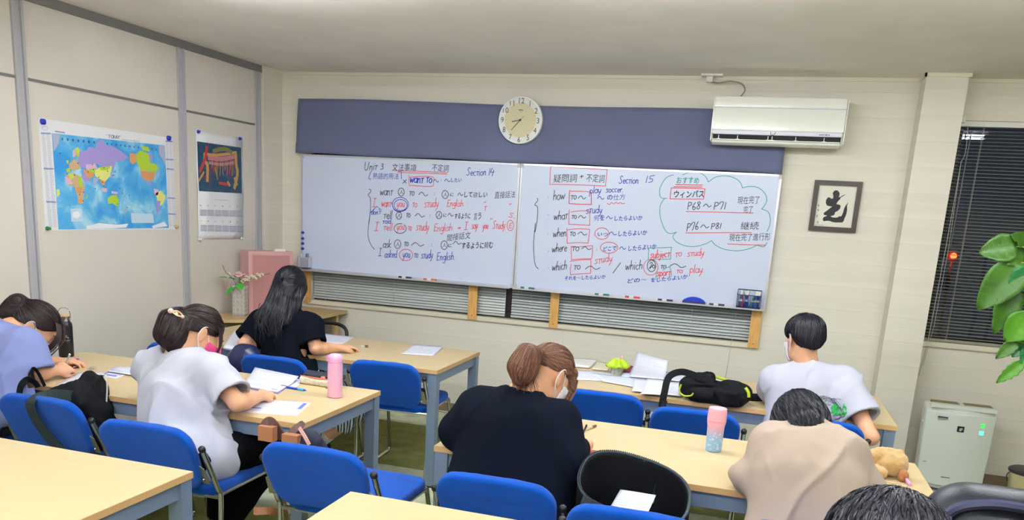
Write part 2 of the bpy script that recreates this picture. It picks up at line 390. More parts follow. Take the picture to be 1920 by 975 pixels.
def blind(x0, x1, z0, z1, ang, m, label, yc, cords, rail_top=True, pitch=.0213, tilt_jitter=0.):
    t = empty('venetian_blind', (x0, yc, z0), label=label, cat='blind'); Ln = x1-x0
    bm = slat_bm(Ln, ang); me = bpy.data.meshes.new('slat'); bm.to_mesh(me); bm.free(); me.materials.append(m); me.shade_smooth()
    n = int((z1-z0-.03)/pitch); rr = random.Random(int(x0*10))
    for i in range(n):
        o = bpy.data.objects.new('slat', me); link(o, t); o.location = (0, 0, .03+i*pitch+rr.uniform(-1, 1)*.0007); o.rotation_euler.x = rr.uniform(-1, 1)*tilt_jitter
    obj('bottom_rail', B(0, Ln, -.0125, .0125, 0, .016), m, t, bevel=.003)
    if rail_top: obj('head_rail', B(0, Ln, -.014, .014, z1-z0-.02, z1-z0+.012), M_white, t, bevel=.002)
    for cx in cords:
        bm = bmesh.new()
        for yy in (-.0135, .0135): tube(bm, [(cx, yy, .01), (cx, yy, z1-z0)], .0011, 5)
        obj('ladder_cord', bm, M_cord, t)
    return t
b1 = blind(.30, 1.955, .806, 1.13, 1.02, M_slatw, 'nearly closed pale slatted blind low on the wall under the left whiteboard', .03, (.12, .72, 1.2), False, tilt_jitter=.03)
b2 = blind(2.005, 3.79, .806, 1.13, .80, M_slatw, 'half open slatted blind with dark gaps under the right whiteboard', .03, (.15, .75, 1.35), False, tilt_jitter=.10)
b3 = blind(4.875, 6.55, .925, 2.30, .22, M_slatd, 'open slatted blind over the dark night window at the right', .03, (.13, .95), tilt_jitter=.02)
bm = bmesh.new(); tube(bm, catmull([(.035, -.022, 1.36), (.045, -.03, 1.20), (.03, -.03, 1.14)], 5), .0018, 6)
tube(bm, [(.03, -.03, 1.14), (.028, -.032, .6), (.02, -.032, .0), (.0, -.034, -.24)], .0022, 6); tube(bm, [(.03, -.03, 1.14), (.045, -.032, .6), (.04, -.032, .1), (.015, -.034, -.17)], .0016, 6)
obj('pull_cord', bm, M_cord, b3)
bm = bmesh.new(); tube(bm, [(.06, -.02, 1.33), (.055, -.026, .6)], .004, 8); obj('tilt_wand', bm, mat('clear grey plastic', (120, 126, 140), .2), b3)
obj('bracket', B(-.018, .012, -.05, -.016, 1.375, 1.41), M_white, b3, bevel=.002)
# blind pull hanging down the wall under the right end of the low window
bm = bmesh.new(); tube(bm, [(3.66-2.005, -.055, .2), (3.65-2.005, -.054, -.03), (3.64-2.005, -.054, -.27)], .0016, 6); bmesh.ops.create_icosphere(bm, subdivisions=1, radius=.005, matrix=Matrix.Translation((3.655-2.005, -.054, -.05)))
obj('pull_cord', bm, M_cord, b2)
bm = bmesh.new(); tube(bm, [(.43-.30, -.05, .15), (.43-.30, -.05, -.35)], .0014, 6); obj('pull_cord', bm, M_cord, b1)
# red signal far outside in the night
t = empty('traffic_light', (6.576, 8., 1.328), label='small red signal light glowing outside in the dark beyond the right window', cat='traffic light')
bm = bmesh.new(); bmesh.ops.create_uvsphere(bm, u_segments=16, v_segments=10, radius=.045); obj('lens', bm, mat('red lamp', (255, 40, 20), .4, emis=(255, 30, 10), estr=60.), t, True)
bm = bmesh.new(); lathe(bm, [(.09, .05), (.09, .09), (.02, .12)], 20, Matrix.Rotation(-math.pi/2, 4, 'X')); obj('housing', bm, M_black, t); bm = bmesh.new(); tube(bm, [(0, .08, .0), (0, .08, -1.4)], .03, 8); obj('pole', bm, M_black, t)

# ------------------------------------------------------------------ ceiling lamps (above the frame)
M_tube = mat('lamp tube', (255, 250, 240), .4, emis=(244, 250, 255), estr=62.)
for i, (x, y) in enumerate(LAMPS):
    t = empty('ceiling_light', (x, y, H), label='twin tube ceiling light in the %s row, %s' % (('front', 'middle', 'rear')[(i >= 3)+(i >= 6)], ('left', 'middle', 'right')[i % 3 if i < 6 else (i-6)*2]), cat='lamp', group='ceiling lights')
    obj('housing', B(-.625, .625, -.045, .045, -.045, 0), M_white, t, bevel=.004)
    for s in (-.062, .062):
        bm = bmesh.new(); tube(bm, [(-.59, s, -.062), (.59, s, -.062)], .014, 12); obj('tube', bm, M_tube, t)
    ld = bpy.data.lights.new('ceiling_lamp', 'AREA'); ld.shape = 'RECTANGLE'; ld.size = 1.2; ld.size_y = .16; ld.energy = LAMP_W; ld.color = LAMP_COL
    lo = bpy.data.objects.new('lamp', ld); link(lo, t); lo.location = (0, 0, -.085)

# ------------------------------------------------------------------ tables
def table(x1, y0, y1, label, W=1.805, rz=0.):
    D = y1-y0; t = empty('table', (x1, y0, 0), rz, label, 'table')
    obj('tabletop', B(-W+.0015, -.0015, .0015, D-.0015, .678, .700), M_topw, t)
    bm = bmesh.new()
    for a in ((-W, 0, 0, .0015), (-W, 0, D-.0015, D), (-W, -W+.0015, .0015, D-.0015), (-.0015, 0, .0015, D-.0015)): box(bm, *a, .677, .6995)
    obj('edge_band', bm, M_edge, t)
    q = .052
    for (x, y) in ((-q-.004, .004), (-q-.004, D-q-.004), (-W+.004, .004), (-W+.004, D-q-.004)):
        l = obj('leg', B(x, x+q, y, y+q, .012, .677), M_leg, t, bevel=.004)
        obj('foot', B(x+.004, x+q-.004, y+.004, y+q-.004, 0, .012), M_black, l)
    for a in ((-W+.056, -.056, .014, .04), (-W+.056, -.056, D-.04, D-.014)): obj('apron', B(*a, .617, .674), M_leg, t, bevel=.003)
    for a in ((-W+.014, -W+.04, .056, D-.056), (-.04, -.014, .056, D-.056)): obj('apron', B(*a, .617, .674), M_leg, t, bevel=.003)
    return t
TD = .722
table(2.120, -1.739, -1.739+.731, 'maple topped table at the front left, nearest the left whiteboard')
table(2.073, -3.079, -3.079+TD, 'maple topped table in the middle of the left row, pink bottle on it')
table(2.074, -3.752-TD, -3.752, 'empty maple topped table at the near left corner')
table(4.496, -1.740, -1.740+.742, 'maple topped table at the front right, covered in papers and a green lidded jar')
table(4.466, -3.10, -3.10+.705, 'maple topped table in the middle of the right row, pink and blue bottle on it')
table(2.620+1.805, -3.692-TD, -3.692, 'maple topped table nearest the camera in the right row')

# ------------------------------------------------------------------ chairs
def curved(sd, f): sd.fn(f); return sd
def pad_mesh(name, hw, hh, rc, th, curve, taper, wr=.0012, seed=0.):
    s = SDF((-hw-.03, -.07, -hh-.03), (hw+.03, .07, hh+.03), .0075)
    def f(x, y, z):
        xx = x/(1-taper*(hh-z)/(2*hh)); yy = y-curve*x*x
        qx = np.abs(xx)-hw+rc; qz = np.abs(z)-hh+rc
        d2 = np.sqrt(np.maximum(qx, 0)**2+np.maximum(qz, 0)**2)+np.minimum(np.maximum(qx, qz), 0)-rc
        e = .011; a = d2+e; b = np.abs(yy)-th+e-.004*np.clip(-d2/.06, 0, 1)
        return np.sqrt(np.maximum(a, 0)**2+np.maximum(b, 0)**2)+np.minimum(np.maximum(a, b), 0)-e
    s.fn(f)
    s.disp(lambda x, y, z: wr*noise3(x*14+seed, y*10, z*60+3+6*noise3(x*5, y*5, z*5+seed)), .02)
    o = s.mesh(name, None); me = o.data; bpy.data.objects.remove(o); me.materials.append(M_blue); return me
ME_back = pad_mesh('backrest', .216, .143, .085, .019, -.32, .10)
ME_seat = pad_mesh('seat', .215, .235, .07, .021, .0, .04, .0006, 7.)
def make_chair():
    t = empty('stacking_chair')
    # local frame: origin on the floor under the top edge of the back, +y towards the table
    b = bpy.data.objects.new('backrest', ME_back); link(b, t); b.location = (0, .068, .603); b.rotation_euler = (.40, 0, 0)
    s = bpy.data.objects.new('seat', ME_seat); link(s, t); s.location = (0, .385, .446); s.rotation_euler = (-math.pi/2+.02, 0, 0)
    for sx in (-1, 1):
        bm = bmesh.new(); x = .226*sx
        tube(bm, catmull([(x, .052, .652), (x, .10, .555), (x, .142, .470), (x, .160, .425), (x*.985, .158, .25), (x*.965, .150, .06), (x*.963, .158, .022), (x*.962, .195, .011), (x*.96, .42, .011), (x*.96, .655, .011), (x*.958, .690, .024), (x*.95, .690, .06), (x*.93, .650, .25), (x*.90, .612, .405), (x*.88, .59, .421), (x*.88, .40, .424), (x*.88, .2, .424)], 5), .0108, 10)
        fr = obj('side_frame', bm, M_chrome, t, True)
        bm = bmesh.new(); lathe(bm, [(.0135, 0), (.0138, .012), (.010, .018), (.004, .020)], 12, Matrix.Translation((x, .054, .648)) @ Matrix.Rotation(.46, 4, 'X')); obj('tube_cap', bm, M_black, fr, True)
        for yy in (.21, .63):
            obj('glide', B(x*.96-.009, x*.96+.009, yy-.022, yy+.022, 0, .006), M_black, fr)
        bm = bmesh.new(); bw = .052
        pts = [(0, -.048), (bw*.55, -.048), (bw, -.02), (bw, .025), (bw*.5, .046), (0, .03)]
        v0 = [bm.verts.new((-sx*p, 0, q)) for p, q in pts]; v1 = [bm.verts.new((-sx*p, .003, q)) for p, q in pts]
        n = len(pts); bm.faces.new(v0); bm.faces.new(list(reversed(v1)))
        for i in range(n): bm.faces.new((v0[i], v1[i], v1[(i+1) % n], v0[(i+1) % n]))
        bmesh.ops.recalc_face_normals(bm, faces=bm.faces)
        br = obj('bracket', bm, M_steel, t, loc=(x, .073, .545), rot=(.42, 0, -sx*.12))
        for q in ((.034, .018), (.024, -.028)):
            bm = bmesh.new(); lathe(bm, [(.0065, 0), (.0065, .002), (.004, .005)], 10, Matrix.Translation((-sx*q[0], 0, q[1])) @ Matrix.Rotation(math.pi/2, 4, 'X')); obj('screw', bm, M_chrome, br, True)
    bm = bmesh.new(); tube(bm, [(-.222, .162, .425), (.222, .162, .425)], .009, 8); tube(bm, [(-.20, .56, .421), (.20, .56, .421)], .009, 8); obj('crossbar', bm, M_chrome, t, True)
    return t
CH = [  # x, y of the back's top edge, turn, label
 (1.845, -1.86, .07, 'empty blue chair at the front left table, seen whole beside the pink bottle'),
 (1.27, -2.07, 0., 'blue chair of the long haired woman in black at the front left table'),
 (.63, -2.07, .0, 'blue chair mostly hidden behind the girl in the white blouse'),
 (1.00, -3.36, .02, 'blue chair at the left with a black tote strap hanging over its back'),
 (1.63, -3.48, .02, 'blue chair under the girl in the white T-shirt with the hair clip'),
 (2.33, -3.45, .0, 'empty blue chair in the middle with a brown strapped bag on its seat'),
 (3.10, -1.95, 0., 'blue chair at the front right table behind the papers, left of the black backpack'),
 (3.57, -2.10, .0, 'blue chair at the front right table with a black backpack strap over it'),
 (4.12, -1.98, -.04, 'blue chair of the boy in the white T-shirt'),
 (3.025, -3.47, .0, 'blue chair of the student in the black sweatshirt'),
 (3.50, -3.57, .0, 'blue chair at the bottom edge holding the open black bag'),
 (4.03, -3.46, .0, 'blue chair of the student in the beige top'),
 (4.02, -5.12, .0, 'blue chair of the person at the bottom edge nearest the camera'),
 (.42, -3.42, .0, 'blue chair of the girl in the lavender top at the left edge'),
]
ch0 = make_chair()
for i, (x, y, rz, lab) in enumerate(CH):
    o = ch0 if i == 0 else copy_tree(ch0)
    o.location = (x, y, 0); o.rotation_euler = (0, 0, rz); tag(o, lab, 'chair', 'blue stacking chairs at the tables')
# ------------------------------------------------------------------ handwriting
GL = {}
def _g(ch, w, *strokes): GL[ch] = (w, strokes)
def _arc(cx, cy, rx, ry, a0, a1, n=9): return [(cx+rx*math.cos(math.radians(a0+(a1-a0)*i/n)), cy+ry*math.sin(math.radians(a0+(a1-a0)*i/n))) for i in range(n+1)]
_g('a', .5, [*_arc(.24, .25, .2, .25, 45, 360), (.44, .5)], [(.45, .5), (.44, .1), (.52, 0)])
_g('b', .5, [(.08, 1), (.06, 0)], _arc(.24, .24, .18, .24, 160, -160))
_g('c', .45, _arc(.25, .25, .19, .25, 50, 310))
_g('d', .5, _arc(.22, .24, .18, .24, 30, 330), [(.44, 1), (.42, .05), (.48, 0)])
_g('e', .45, [(.06, .25), (.40, .28), *_arc(.24, .25, .18, .24, 10, 315)])
_g('f', .35, [(.38, .95), (.2, .95), (.16, .7), (.14, 0)], [(.0, .55), (.35, .57)])
_g('g', .5, _arc(.23, .27, .18, .22, 30, 330), [(.44, .5), (.42, -.2), (.25, -.38), (.04, -.28)])
_g('h', .5, [(.08, 1), (.06, 0)], [(.07, .3), (.22, .5), (.38, .42), (.38, 0)])
_g('i', .22, [(.1, .5), (.09, .04), (.14, 0)], [(.12, .72), (.13, .75)])
_g('j', .25, [(.16, .5), (.14, -.2), (.02, -.32), (-.08, -.22)], [(.17, .72), (.18, .75)])
_g('k', .45, [(.06, 1), (.05, 0)], [(.38, .52), (.08, .22), (.4, 0)])
_g('l', .2, [(.1, 1), (.08, .05), (.14, 0)])
_g('n', .5, [(.07, .5), (.06, 0)], [(.07, .32), (.22, .5), (.36, .42), (.37, .05), (.42, 0)])
_g('m', .7, [(.07, .5), (.06, 0)], [(.07, .32), (.2, .5), (.3, .42), (.3, 0)], [(.3, .32), (.44, .5), (.54, .42), (.56, 0)])
_g('o', .5, _arc(.24, .25, .19, .25, 80, 440, 14))
_g('p', .5, [(.08, .5), (.04, -.4)], _arc(.25, .26, .18, .24, 160, -150))
_g('r', .36, [(.07, .5), (.06, 0)], [(.07, .28), (.2, .47), (.34, .48)])
_g('s', .42, [(.38, .47), (.14, .50), (.08, .38), (.32, .18), (.30, .04), (.02, .01)])
_g('t', .36, [(.18, .8), (.16, .08), (.24, 0)], [(.0, .55), (.36, .57)])
_g('T', .42, [(.02, .52), (.42, .54)], [(.22, .54), (.2, 0)])
_g('u', .5, [(.07, .5), (.08, .08), (.2, 0), (.34, .1), (.38, .5)], [(.38, .5), (.39, .04), (.46, 0)])
_g('w', .62, [(.02, .5), (.14, 0), (.28, .45), (.40, 0), (.58, .52)])
_g('x', .42, [(.05, .5), (.4, 0)], [(.4, .5), (.03, 0)])
_g('y', .5, [(.06, .5), (.1, .14), (.24, .1), (.38, .3)], [(.42, .5), (.3, -.05), (.08, -.42)])
_g('U', .7, [(.05, 1), (.03, .3), (.2, 0), (.45, .15), (.58, 1)])
_g('S', .62, [(.55, .85), (.4, 1), (.2, .9), (.22, .62), (.42, .38), (.4, .1), (.2, 0), (.0, .1)])
_g('I', .5, [(.1, 1), (.45, 1.0)], [(.28, 1), (.24, 0)], [(.02, 0), (.46, 0)])
_g('E', .55, [(.12, .95), (.07, 0)], [(.12, .95), (.5, .98)], [(.1, .5), (.42, .53)], [(.07, 0), (.48, .02)])
_g('P', .5, [(.08, .95), (.04, 0)], [(.08, .95), (.36, .92), (.42, .68), (.28, .5), (.07, .45)])
_g('1', .25, [(.16, .95), (.08, 0)]); _g('3', .5, [(.08, .9), (.3, .97), (.36, .75), (.16, .55), (.38, .4), (.34, .08), (.05, .03)])
_g('4', .6, [(.24, .98), (.02, .40)], [(.02, .39), (.60, .46)], [(.52, .72), (.34, -.12)])
_g('5', .55, [(.16, .9), (.1, .52), (.34, .5), (.36, .15), (.05, 0)], [(.16, .9), (.5, .97)])
_g('6', .5, [(.32, .98), (.1, .5), (.1, .12), (.26, 0), (.4, .2), (.26, .42), (.1, .3)])
_g('7', .5, [(.05, .72), (.08, .95), (.42, .95), (.22, 0)])
_g('8', .5, [(.4, .85), (.25, 1), (.1, .82), (.38, .3), (.25, 0), (.06, .2), (.4, .82)])
_g('~', .9, [(.0, .12), (.22, .42), (.4, .38), (.62, .06), (.78, .04), (.95, .2)])
_g(':', .25, [(.1, .42), (.11, .44)], [(.1, .08), (.11, .1)]); _g('.', .2, [(.06, .02), (.08, .04)]); _g(',', .2, [(.1, .1), (.04, -.1)])
_g('=', .45, [(.03, .38), (.4, .4)], [(.03, .2), (.4, .22)]); _g('+', .5, [(.25, .6), (.24, .02)], [(.02, .32), (.48, .34)])
_g("'", .15, [(.1, .95), (.05, .75)]); _g('"', .3, [(.08, .95), (.03, .78)], [(.22, .97), (.16, .8)]); _g(' ', .35)
_CJK = {}
def cjk(ch):
    if ch not in _CJK:
        c = bpy.data.curves.new('glyph', 'FONT'); c.body = ch; c.offset = .020 if 0x3040 <= ord(ch) <= 0x30ff else .0; c.resolution_u = 3
        o = bpy.data.objects.new('glyph', c); C.objects.link(o); me = o.to_mesh()
        V = [(v.co.x, v.co.y) for v in me.vertices]; Fc = [tuple(p.vertices) for p in me.polygons]
        o.to_mesh_clear(); bpy.data.objects.remove(o); bpy.data.curves.remove(c); _CJK[ch] = (V, Fc)
    return _CJK[ch]
class Ink:
    """flat print or handwriting collected per colour; f maps drawing coordinates to the surface, n is its normal"""
    def __init__(s, f, n, width=.0048, lift=.0008): s.f, s.n, s.w, s.lift, s.d = f, np.array(n, float), width, lift, {}
    def store(s, col): return s.d.setdefault(col, ([], []))
    def line(s, pts, col, w=None, smooth=True):
        s.up = getattr(s, 'up', 0)+1.5e-6; s_l = s.lift+s.up
        P = catmull(pts, 3) if smooth and len(pts) > 2 else [np.array(p, float) for p in pts]
        W = [np.array(s.f(*p))+s.n*s_l for p in P]; V, Fc = s.store(col); b = len(V); hw = (w or s.w)/2; n = len(W)
        for i in range(n):
            t = W[min(i+1, n-1)]-W[max(i-1, 0)]; t = t/(np.linalg.norm(t)+1e-9); q = np.cross(s.n, t)*hw
            e = (-t*hw*.6 if i == 0 else (t*hw*.6 if i == n-1 else 0)); V += [W[i]+q+e, W[i]-q+e]
        for i in range(n-1): Fc.append((b+2*i, b+2*i+1, b+2*i+3, b+2*i+2))
    def text(s, t, x0, y0, x1, y1, h, col, w=None, slant=.12):
        tw = sum(GL[c][0] for c in t if c in GL) or 1; sx = (x1-x0)/tw; rr = random.Random(t+str(x0)); x = 0
        for c in t:
            if c not in GL: continue
            gw, st = GL[c]; j = rr.uniform(-.04, .04)
            for k in st:
                P = []
                for (a, b) in k:
                    u = (x+a)/tw; P.append((x0+(x1-x0)*u+(b*slant+0)*h, y0+(y1-y0)*u-(b+j)*h))
                s.line(P, col, w)
            x += gw
    def kanji(s, t, x0, y0, x1, y1, h, col, sl=.1):
        n = len(t); V, Fc = s.store(col)
        for i, ch in enumerate(t):
            v, f = cjk(ch); b = len(V); jr = random.Random(ch+str(i)).uniform(-.04, .04)
            for (a, c) in v:
                u = (i+a)/n; V.append(np.array(s.f(x0+(x1-x0)*u+c*sl*h, y0+(y1-y0)*u-(c+jr)*h))+s.n*s.lift)
            Fc += [tuple(b+q for q in p) for p in f]
    def circle(s, cx, cy, rx, ry, col, w=None, a0=60, tot=375, tilt=0.): s.line([(cx+rx*math.cos(math.radians(a0+tot*i/20)), cy-ry*math.sin(math.radians(a0+tot*i/20))+tilt*math.cos(math.radians(a0+tot*i/20))*rx) for i in range(21)], col, w)
    def rect(s, x0, y0, x1, y1, col): # filled
        V, Fc = s.store(col); b = len(V); V += [np.array(s.f(*p))+s.n*s.lift for p in ((x0, y0), (x1, y0), (x1, y1), (x0, y1))]; Fc.append((b, b+1, b+2, b+3))
    def fill(s, pts, col, lift=None):
        V, Fc = s.store(col); b = len(V); V += [np.array(s.f(*p))+s.n*(lift or s.lift) for p in pts]; Fc.append(tuple(range(b, b+len(pts))))
    def build(s, parent, names, mats):
        for c, (V, Fc) in s.d.items():
            me = bpy.data.meshes.new(names.get(c, 'print')); me.from_pydata([tuple(v) for v in V], [], Fc); me.update()
            o = mobj(names.get(c, 'print'), me, mats[c], parent); o.matrix_parent_inverse = parent.matrix_world.inverted() if parent else Matrix()
            lab = names.get(c+'_label')
            if lab: o['label'] = lab
            if len(Fc) > 1: o['kind'] = 'stuff'
def crop(X, Y, sc, **pl): return lambda x, y: at(X+x/sc, Y+y/sc, **pl)
INK = {'k': mat('black marker ink', (22, 25, 40), .6), 'b': mat('blue marker ink', (18, 48, 168), .6), 'r': mat('red marker ink', (220, 70, 84), .6), 'g': mat('green marker ink', (34, 158, 142), .6)}

# ------------------------------------------------------------------ whiteboards
BX0, BX1, BZ0, BZ1, BS, BY = .226, 3.8466, 1.037, 1.9402, 2.0336, -.05
M_wb = mat('whiteboard enamel', (205, 214, 236), .22, spec=.45); M_wbf = mat('whiteboard frame', (206, 206, 216), .3, .55)
def whiteboard(x0, x1, label):
    t = empty('whiteboard', (x0, BY+.02, BZ0), label=label, cat='whiteboard'); W, Hh = x1-x0, BZ1-BZ0; f = .014
    obj('writing_surface', B(f, W-f, -.02, -.006, f, Hh-f), M_wb, t)
    bm = bmesh.new()
    for a in ((0, W, 0, f), (0, W, Hh-f, Hh), (0, f, f, Hh-f), (W-f, W, f, Hh-f)): box(bm, a[0], a[1], -.024, 0, a[2], a[3])
    obj('frame', bm, M_wbf, t, bevel=.002)
    for a in ((0, .02, 0, .03), (W-.02, W, 0, .03), (0, .02, Hh-.03, Hh), (W-.02, W, Hh-.03, Hh)): obj('corner_cap', B(a[0]-.001, a[1]+.001, -.026, .001, a[2]-.001, a[3]+.001), mat('pale grey plastic', (190, 186, 190), .5), t, bevel=.003)
    bm = bmesh.new(); box(bm, .01, W-.01, -.082, -.024, -.004, .001); box(bm, .01, W-.01, -.085, -.082, -.004, .007)
    obj('pen_tray', bm, M_wbf, t)
    return t
wb1 = whiteboard(BX0, BS-.002, 'left whiteboard headed Unit 3 in black, with red and blue English sentences')
wb2 = whiteboard(BS+.002, BX1, 'right whiteboard headed Section 15, with a green cloud drawn at its right')
for o in (wb1, wb2): o.location.y = BY+.02
bpy.context.view_layer.update()
YB = BY
NM = {'k': 'black_writing', 'b': 'blue_writing', 'r': 'red_writing', 'g': 'green_writing'}
# left board, upper half (A) and lower half (B)
ink1 = Ink(None, (0, -1, 0)); A = crop(670, 290, 6.194, y=YB); Bc = crop(670, 390, 6.194, y=YB); ink1.f = A
T, K, Ln, Ci = ink1.text, ink1.kanji, ink1.line, ink1.circle
T('UniT', 80, 178, 232, 176, 95, 'k'); T('3', 265, 174, 308, 173, 68, 'k'); K('文法事項', 400, 178, 682, 188, 92, 'k'); K('不定詞', 862, 187, 1062, 194, 92, 'k')
T('SecTion 14', 1265, 242, 1585, 238, 88, 'b'); Ln([(420, 186), (750, 194), (1045, 210)], 'r'); Ln([(470, 208), (800, 216), (1040, 226)], 'r')
Ln([(165, 188), (145, 230), (135, 280), (160, 282)], 'b'); K('熟語的用法', 175, 277, 482, 281, 78, 'b'); Ln([(478, 195), (510, 196), (512, 278)], 'b', smooth=False)
T('x', 525, 335, 570, 332, 80, 'b'); T('wanT To', 608, 328, 868, 325, 105, 'b', .007); Ln([(600, 235), (603, 350), (640, 358), (865, 368), (882, 320), (882, 262), (760, 252), (608, 262)], 'r')
T('~', 882, 318, 942, 318, 70, 'b'); T(':', 960, 308, 985, 308, 50, 'b'); T('~', 1010, 318, 1075, 318, 70, 'b'); K('したい', 1078, 318, 1212, 312, 56, 'b')
Ln([(135, 400), (158, 412), (150, 440), (125, 470), (150, 500), (155, 600), (147, 700), (135, 800)], 'k')
def hito(cx, cy, rx=35, ry=46): Ci(cx, cy, rx, ry, 'k'); K('人', cx-27, cy+24, cx+27, cy+22, 58, 'k')
T('wanT', 262, 475, 410, 470, 105, 'k'); hito(510, 435); T('To', 600, 473, 662, 472, 92, 'k'); T('~', 712, 478, 812, 485, 95, 'k'); T(':', 885, 475, 910, 475, 60, 'k'); hito(1020, 463, 37, 47)
K('に', 1072, 482, 1122, 482, 48, 'k'); T('~', 1165, 480, 1222, 475, 80, 'k'); K('して欲しい', 1228, 492, 1512, 490, 72, 'k'); K('直接話法', 1590, 506, 1835, 495, 88, 'k')
T('I', 168, 608, 216, 606, 98, 'r'); T('wanT', 278, 605, 392, 605, 100, 'r'); T('you', 455, 608, 550, 605, 95, 'r'); Ci(503, 586, 76, 64, 'b'); Ci(500, 578, 93, 82, 'b'); Ln([(400, 560), (430, 640), (500, 665), (560, 635)], 'b')
T('To', 635, 612, 695, 612, 92, 'r'); T('sTudy', 775, 610, 945, 605, 105, 'r'); T('English', 1040, 600, 1230, 598, 78, 'r'); T(':', 1270, 605, 1300, 600, 80, 'r'); T('"', 1460, 615, 1495, 612, 75, 'r'); T('T', 1470, 655, 1500, 653, 92, 'r'); T('"', 1755, 640, 1790, 638, 75, 'r')
Ln([(145, 680), (230, 600), (278, 640)], 'b', smooth=False); T("don'T", 160, 695, 275, 690, 62, 'b')
T('Tell', 300, 745, 405, 740, 92, 'k'); hito(483, 708, 32, 42); T('To', 565, 730, 615, 730, 88, 'k'); T('~', 668, 724, 774, 726, 90, 'k'); T(':', 832, 720, 858, 720, 60, 'k'); hito(948, 702, 33, 42)
K('に', 990, 722, 1038, 722, 46, 'k'); T('~', 1050, 718, 1108, 718, 80, 'k'); K('するように', 1125, 742, 1315, 735, 72, 'k'); K('言う', 1345, 752, 1442, 746, 92, 'k'); T('S,', 1755, 725, 1835, 738, 50, 'r')
T('Told', 292, 802, 392, 800, 62, 'b')
ink1.f = Bc
Ln([(147, 80), (125, 250), (130, 350), (160, 430), (200, 480)], 'k')
T('I', 193, 265, 246, 262, 98, 'r'); T('Tell', 300, 262, 408, 260, 84, 'r'); T('you', 455, 256, 548, 250, 90, 'r'); Ci(498, 238, 70, 56, 'k', a0=70, tot=340); T('To', 585, 263, 630, 261, 88, 'r'); T('sTudy', 680, 262, 832, 255, 105, 'r')
T('English', 885, 270, 1105, 262, 86, 'r'); T('=', 1168, 250, 1200, 248, 50, 'r'); T('I', 1235, 250, 1282, 248, 90, 'r'); T('say', 1325, 242, 1398, 238, 95, 'r'); T('you', 1455, 240, 1520, 236, 85, 'r'); T('"', 1535, 185, 1570, 185, 70, 'r')
T('STudy', 1570, 242, 1718, 236, 92, 'r'); Ci(1778, 203, 38, 60, 'r'); T('E', 1758, 232, 1800, 230, 56, 'r'); K('間接話文', 1035, 382, 1315, 348, 90, 'k')
T('ask', 295, 460, 392, 455, 92, 'k'); hito(468, 420, 37, 50); T('To', 540, 446, 594, 444, 90, 'k'); T('~', 625, 445, 764, 440, 100, 'k'); T(':', 850, 445, 878, 445, 60, 'k'); hito(1010, 432, 37, 50)
K('に', 1048, 455, 1100, 455, 50, 'k'); T('~', 1110, 430, 1198, 424, 85, 'k'); K('するように頼む', 1205, 468, 1575, 460, 84, 'k')
T('I', 240, 560, 282, 558, 88, 'b'); T('asked', 315, 573, 458, 572, 88, 'b'); T('you', 525, 577, 615, 572, 95, 'b'); Ci(565, 545, 78, 66, 'r'); T('To', 655, 581, 706, 579, 92, 'b'); T('sTudy', 740, 585, 878, 582, 95, 'b'); T('English.', 918, 605, 1135, 602, 92, 'b')
ink1.build(wb1, NM, INK)
# right board
ink2 = Ink(crop(990, 305, 7.5, y=YB), (0, -1, 0)); T, K, Ln, Ci = ink2.text, ink2.kanji, ink2.line, ink2.circle
Ln([(320, 55), (700, 75), (1115, 98)], 'r'); Ln([(1115, 98), (1100, 220), (1090, 330)], 'r'); Ln([(1090, 330), (700, 312), (305, 306)], 'r'); Ln([(305, 308), (312, 180), (320, 55)], 'r')
K('疑問詞', 352, 268, 690, 262, 125, 'k'); T('+', 728, 220, 778, 218, 75, 'k'); K('不定詞', 815, 264, 1078, 272, 125, 'k'); T('SecTion', 1275, 292, 1555, 292, 105, 'b'); T('15', 1645, 280, 1778, 272, 100, 'b')
T('.', 280, 490, 300, 490, 60, 'k'); T('how', 350, 525, 518, 515, 135, 'k')
Ln([(588, 385), (580, 480), (578, 575)], 'r', .006); Ln([(578, 575), (730, 584), (890, 588)], 'r', .006); Ln([(890, 588), (890, 500), (885, 412)], 'r', .006); Ln([(600, 402), (740, 402), (885, 412)], 'r')
T('To', 598, 516, 684, 515, 105, 'k'); T('~', 705, 512, 806, 508, 105, 'k'); T('play', 862, 432, 1030, 425, 100, 'b'); T('soccer.', 1095, 418, 1340, 414, 95, 'b'); T('~', 975, 512, 1065, 515, 90, 'b'); K('の仕方', 1105, 522, 1370, 515, 88, 'b')
Ln([(1115, 570), (1145, 588), (1175, 560), (1205, 580), (1240, 558), (1270, 578), (1300, 560), (1330, 578), (1360, 572)], 'r')
Ln([(130, 500), (138, 530), (95, 595), (135, 625), (130, 800), (100, 975)], 'k')
T('.', 280, 735, 300, 735, 60, 'k'); T('whaT', 360, 802, 558, 790, 125, 'k'); Ln([(585, 660), (575, 760), (575, 865)], 'r'); Ln([(575, 865), (720, 874), (868, 880)], 'r'); Ln([(868, 880), (870, 780), (868, 690)], 'r'); Ln([(605, 695), (720, 678), (870, 680)], 'r')
T('To', 612, 787, 684, 785, 90, 'k'); T('~', 705, 785, 806, 778, 95, 'k'); T('sTudy', 815, 715, 1045, 705, 110, 'b'); K('何を', 922, 812, 1080, 802, 92, 'b'); T('~', 1100, 795, 1178, 792, 90, 'b'); K('したらよいか', 1200, 815, 1610, 802, 78, 'b')
ink2.f = crop(990, 420, 7.5, y=YB)
Ln([(105, -10), (80, 250), (85, 450), (105, 580), (145, 630)], 'k')
T('.', 272, 140, 292, 140, 60, 'k'); T('when', 350, 185, 542, 168, 122, 'k'); Ln([(548, 60), (550, 160), (552, 272)], 'r'); Ln([(548, 85), (700, 68), (850, 75), (866, 100), (845, 270)], 'r'); Ln([(552, 272), (700, 262), (845, 270)], 'r')
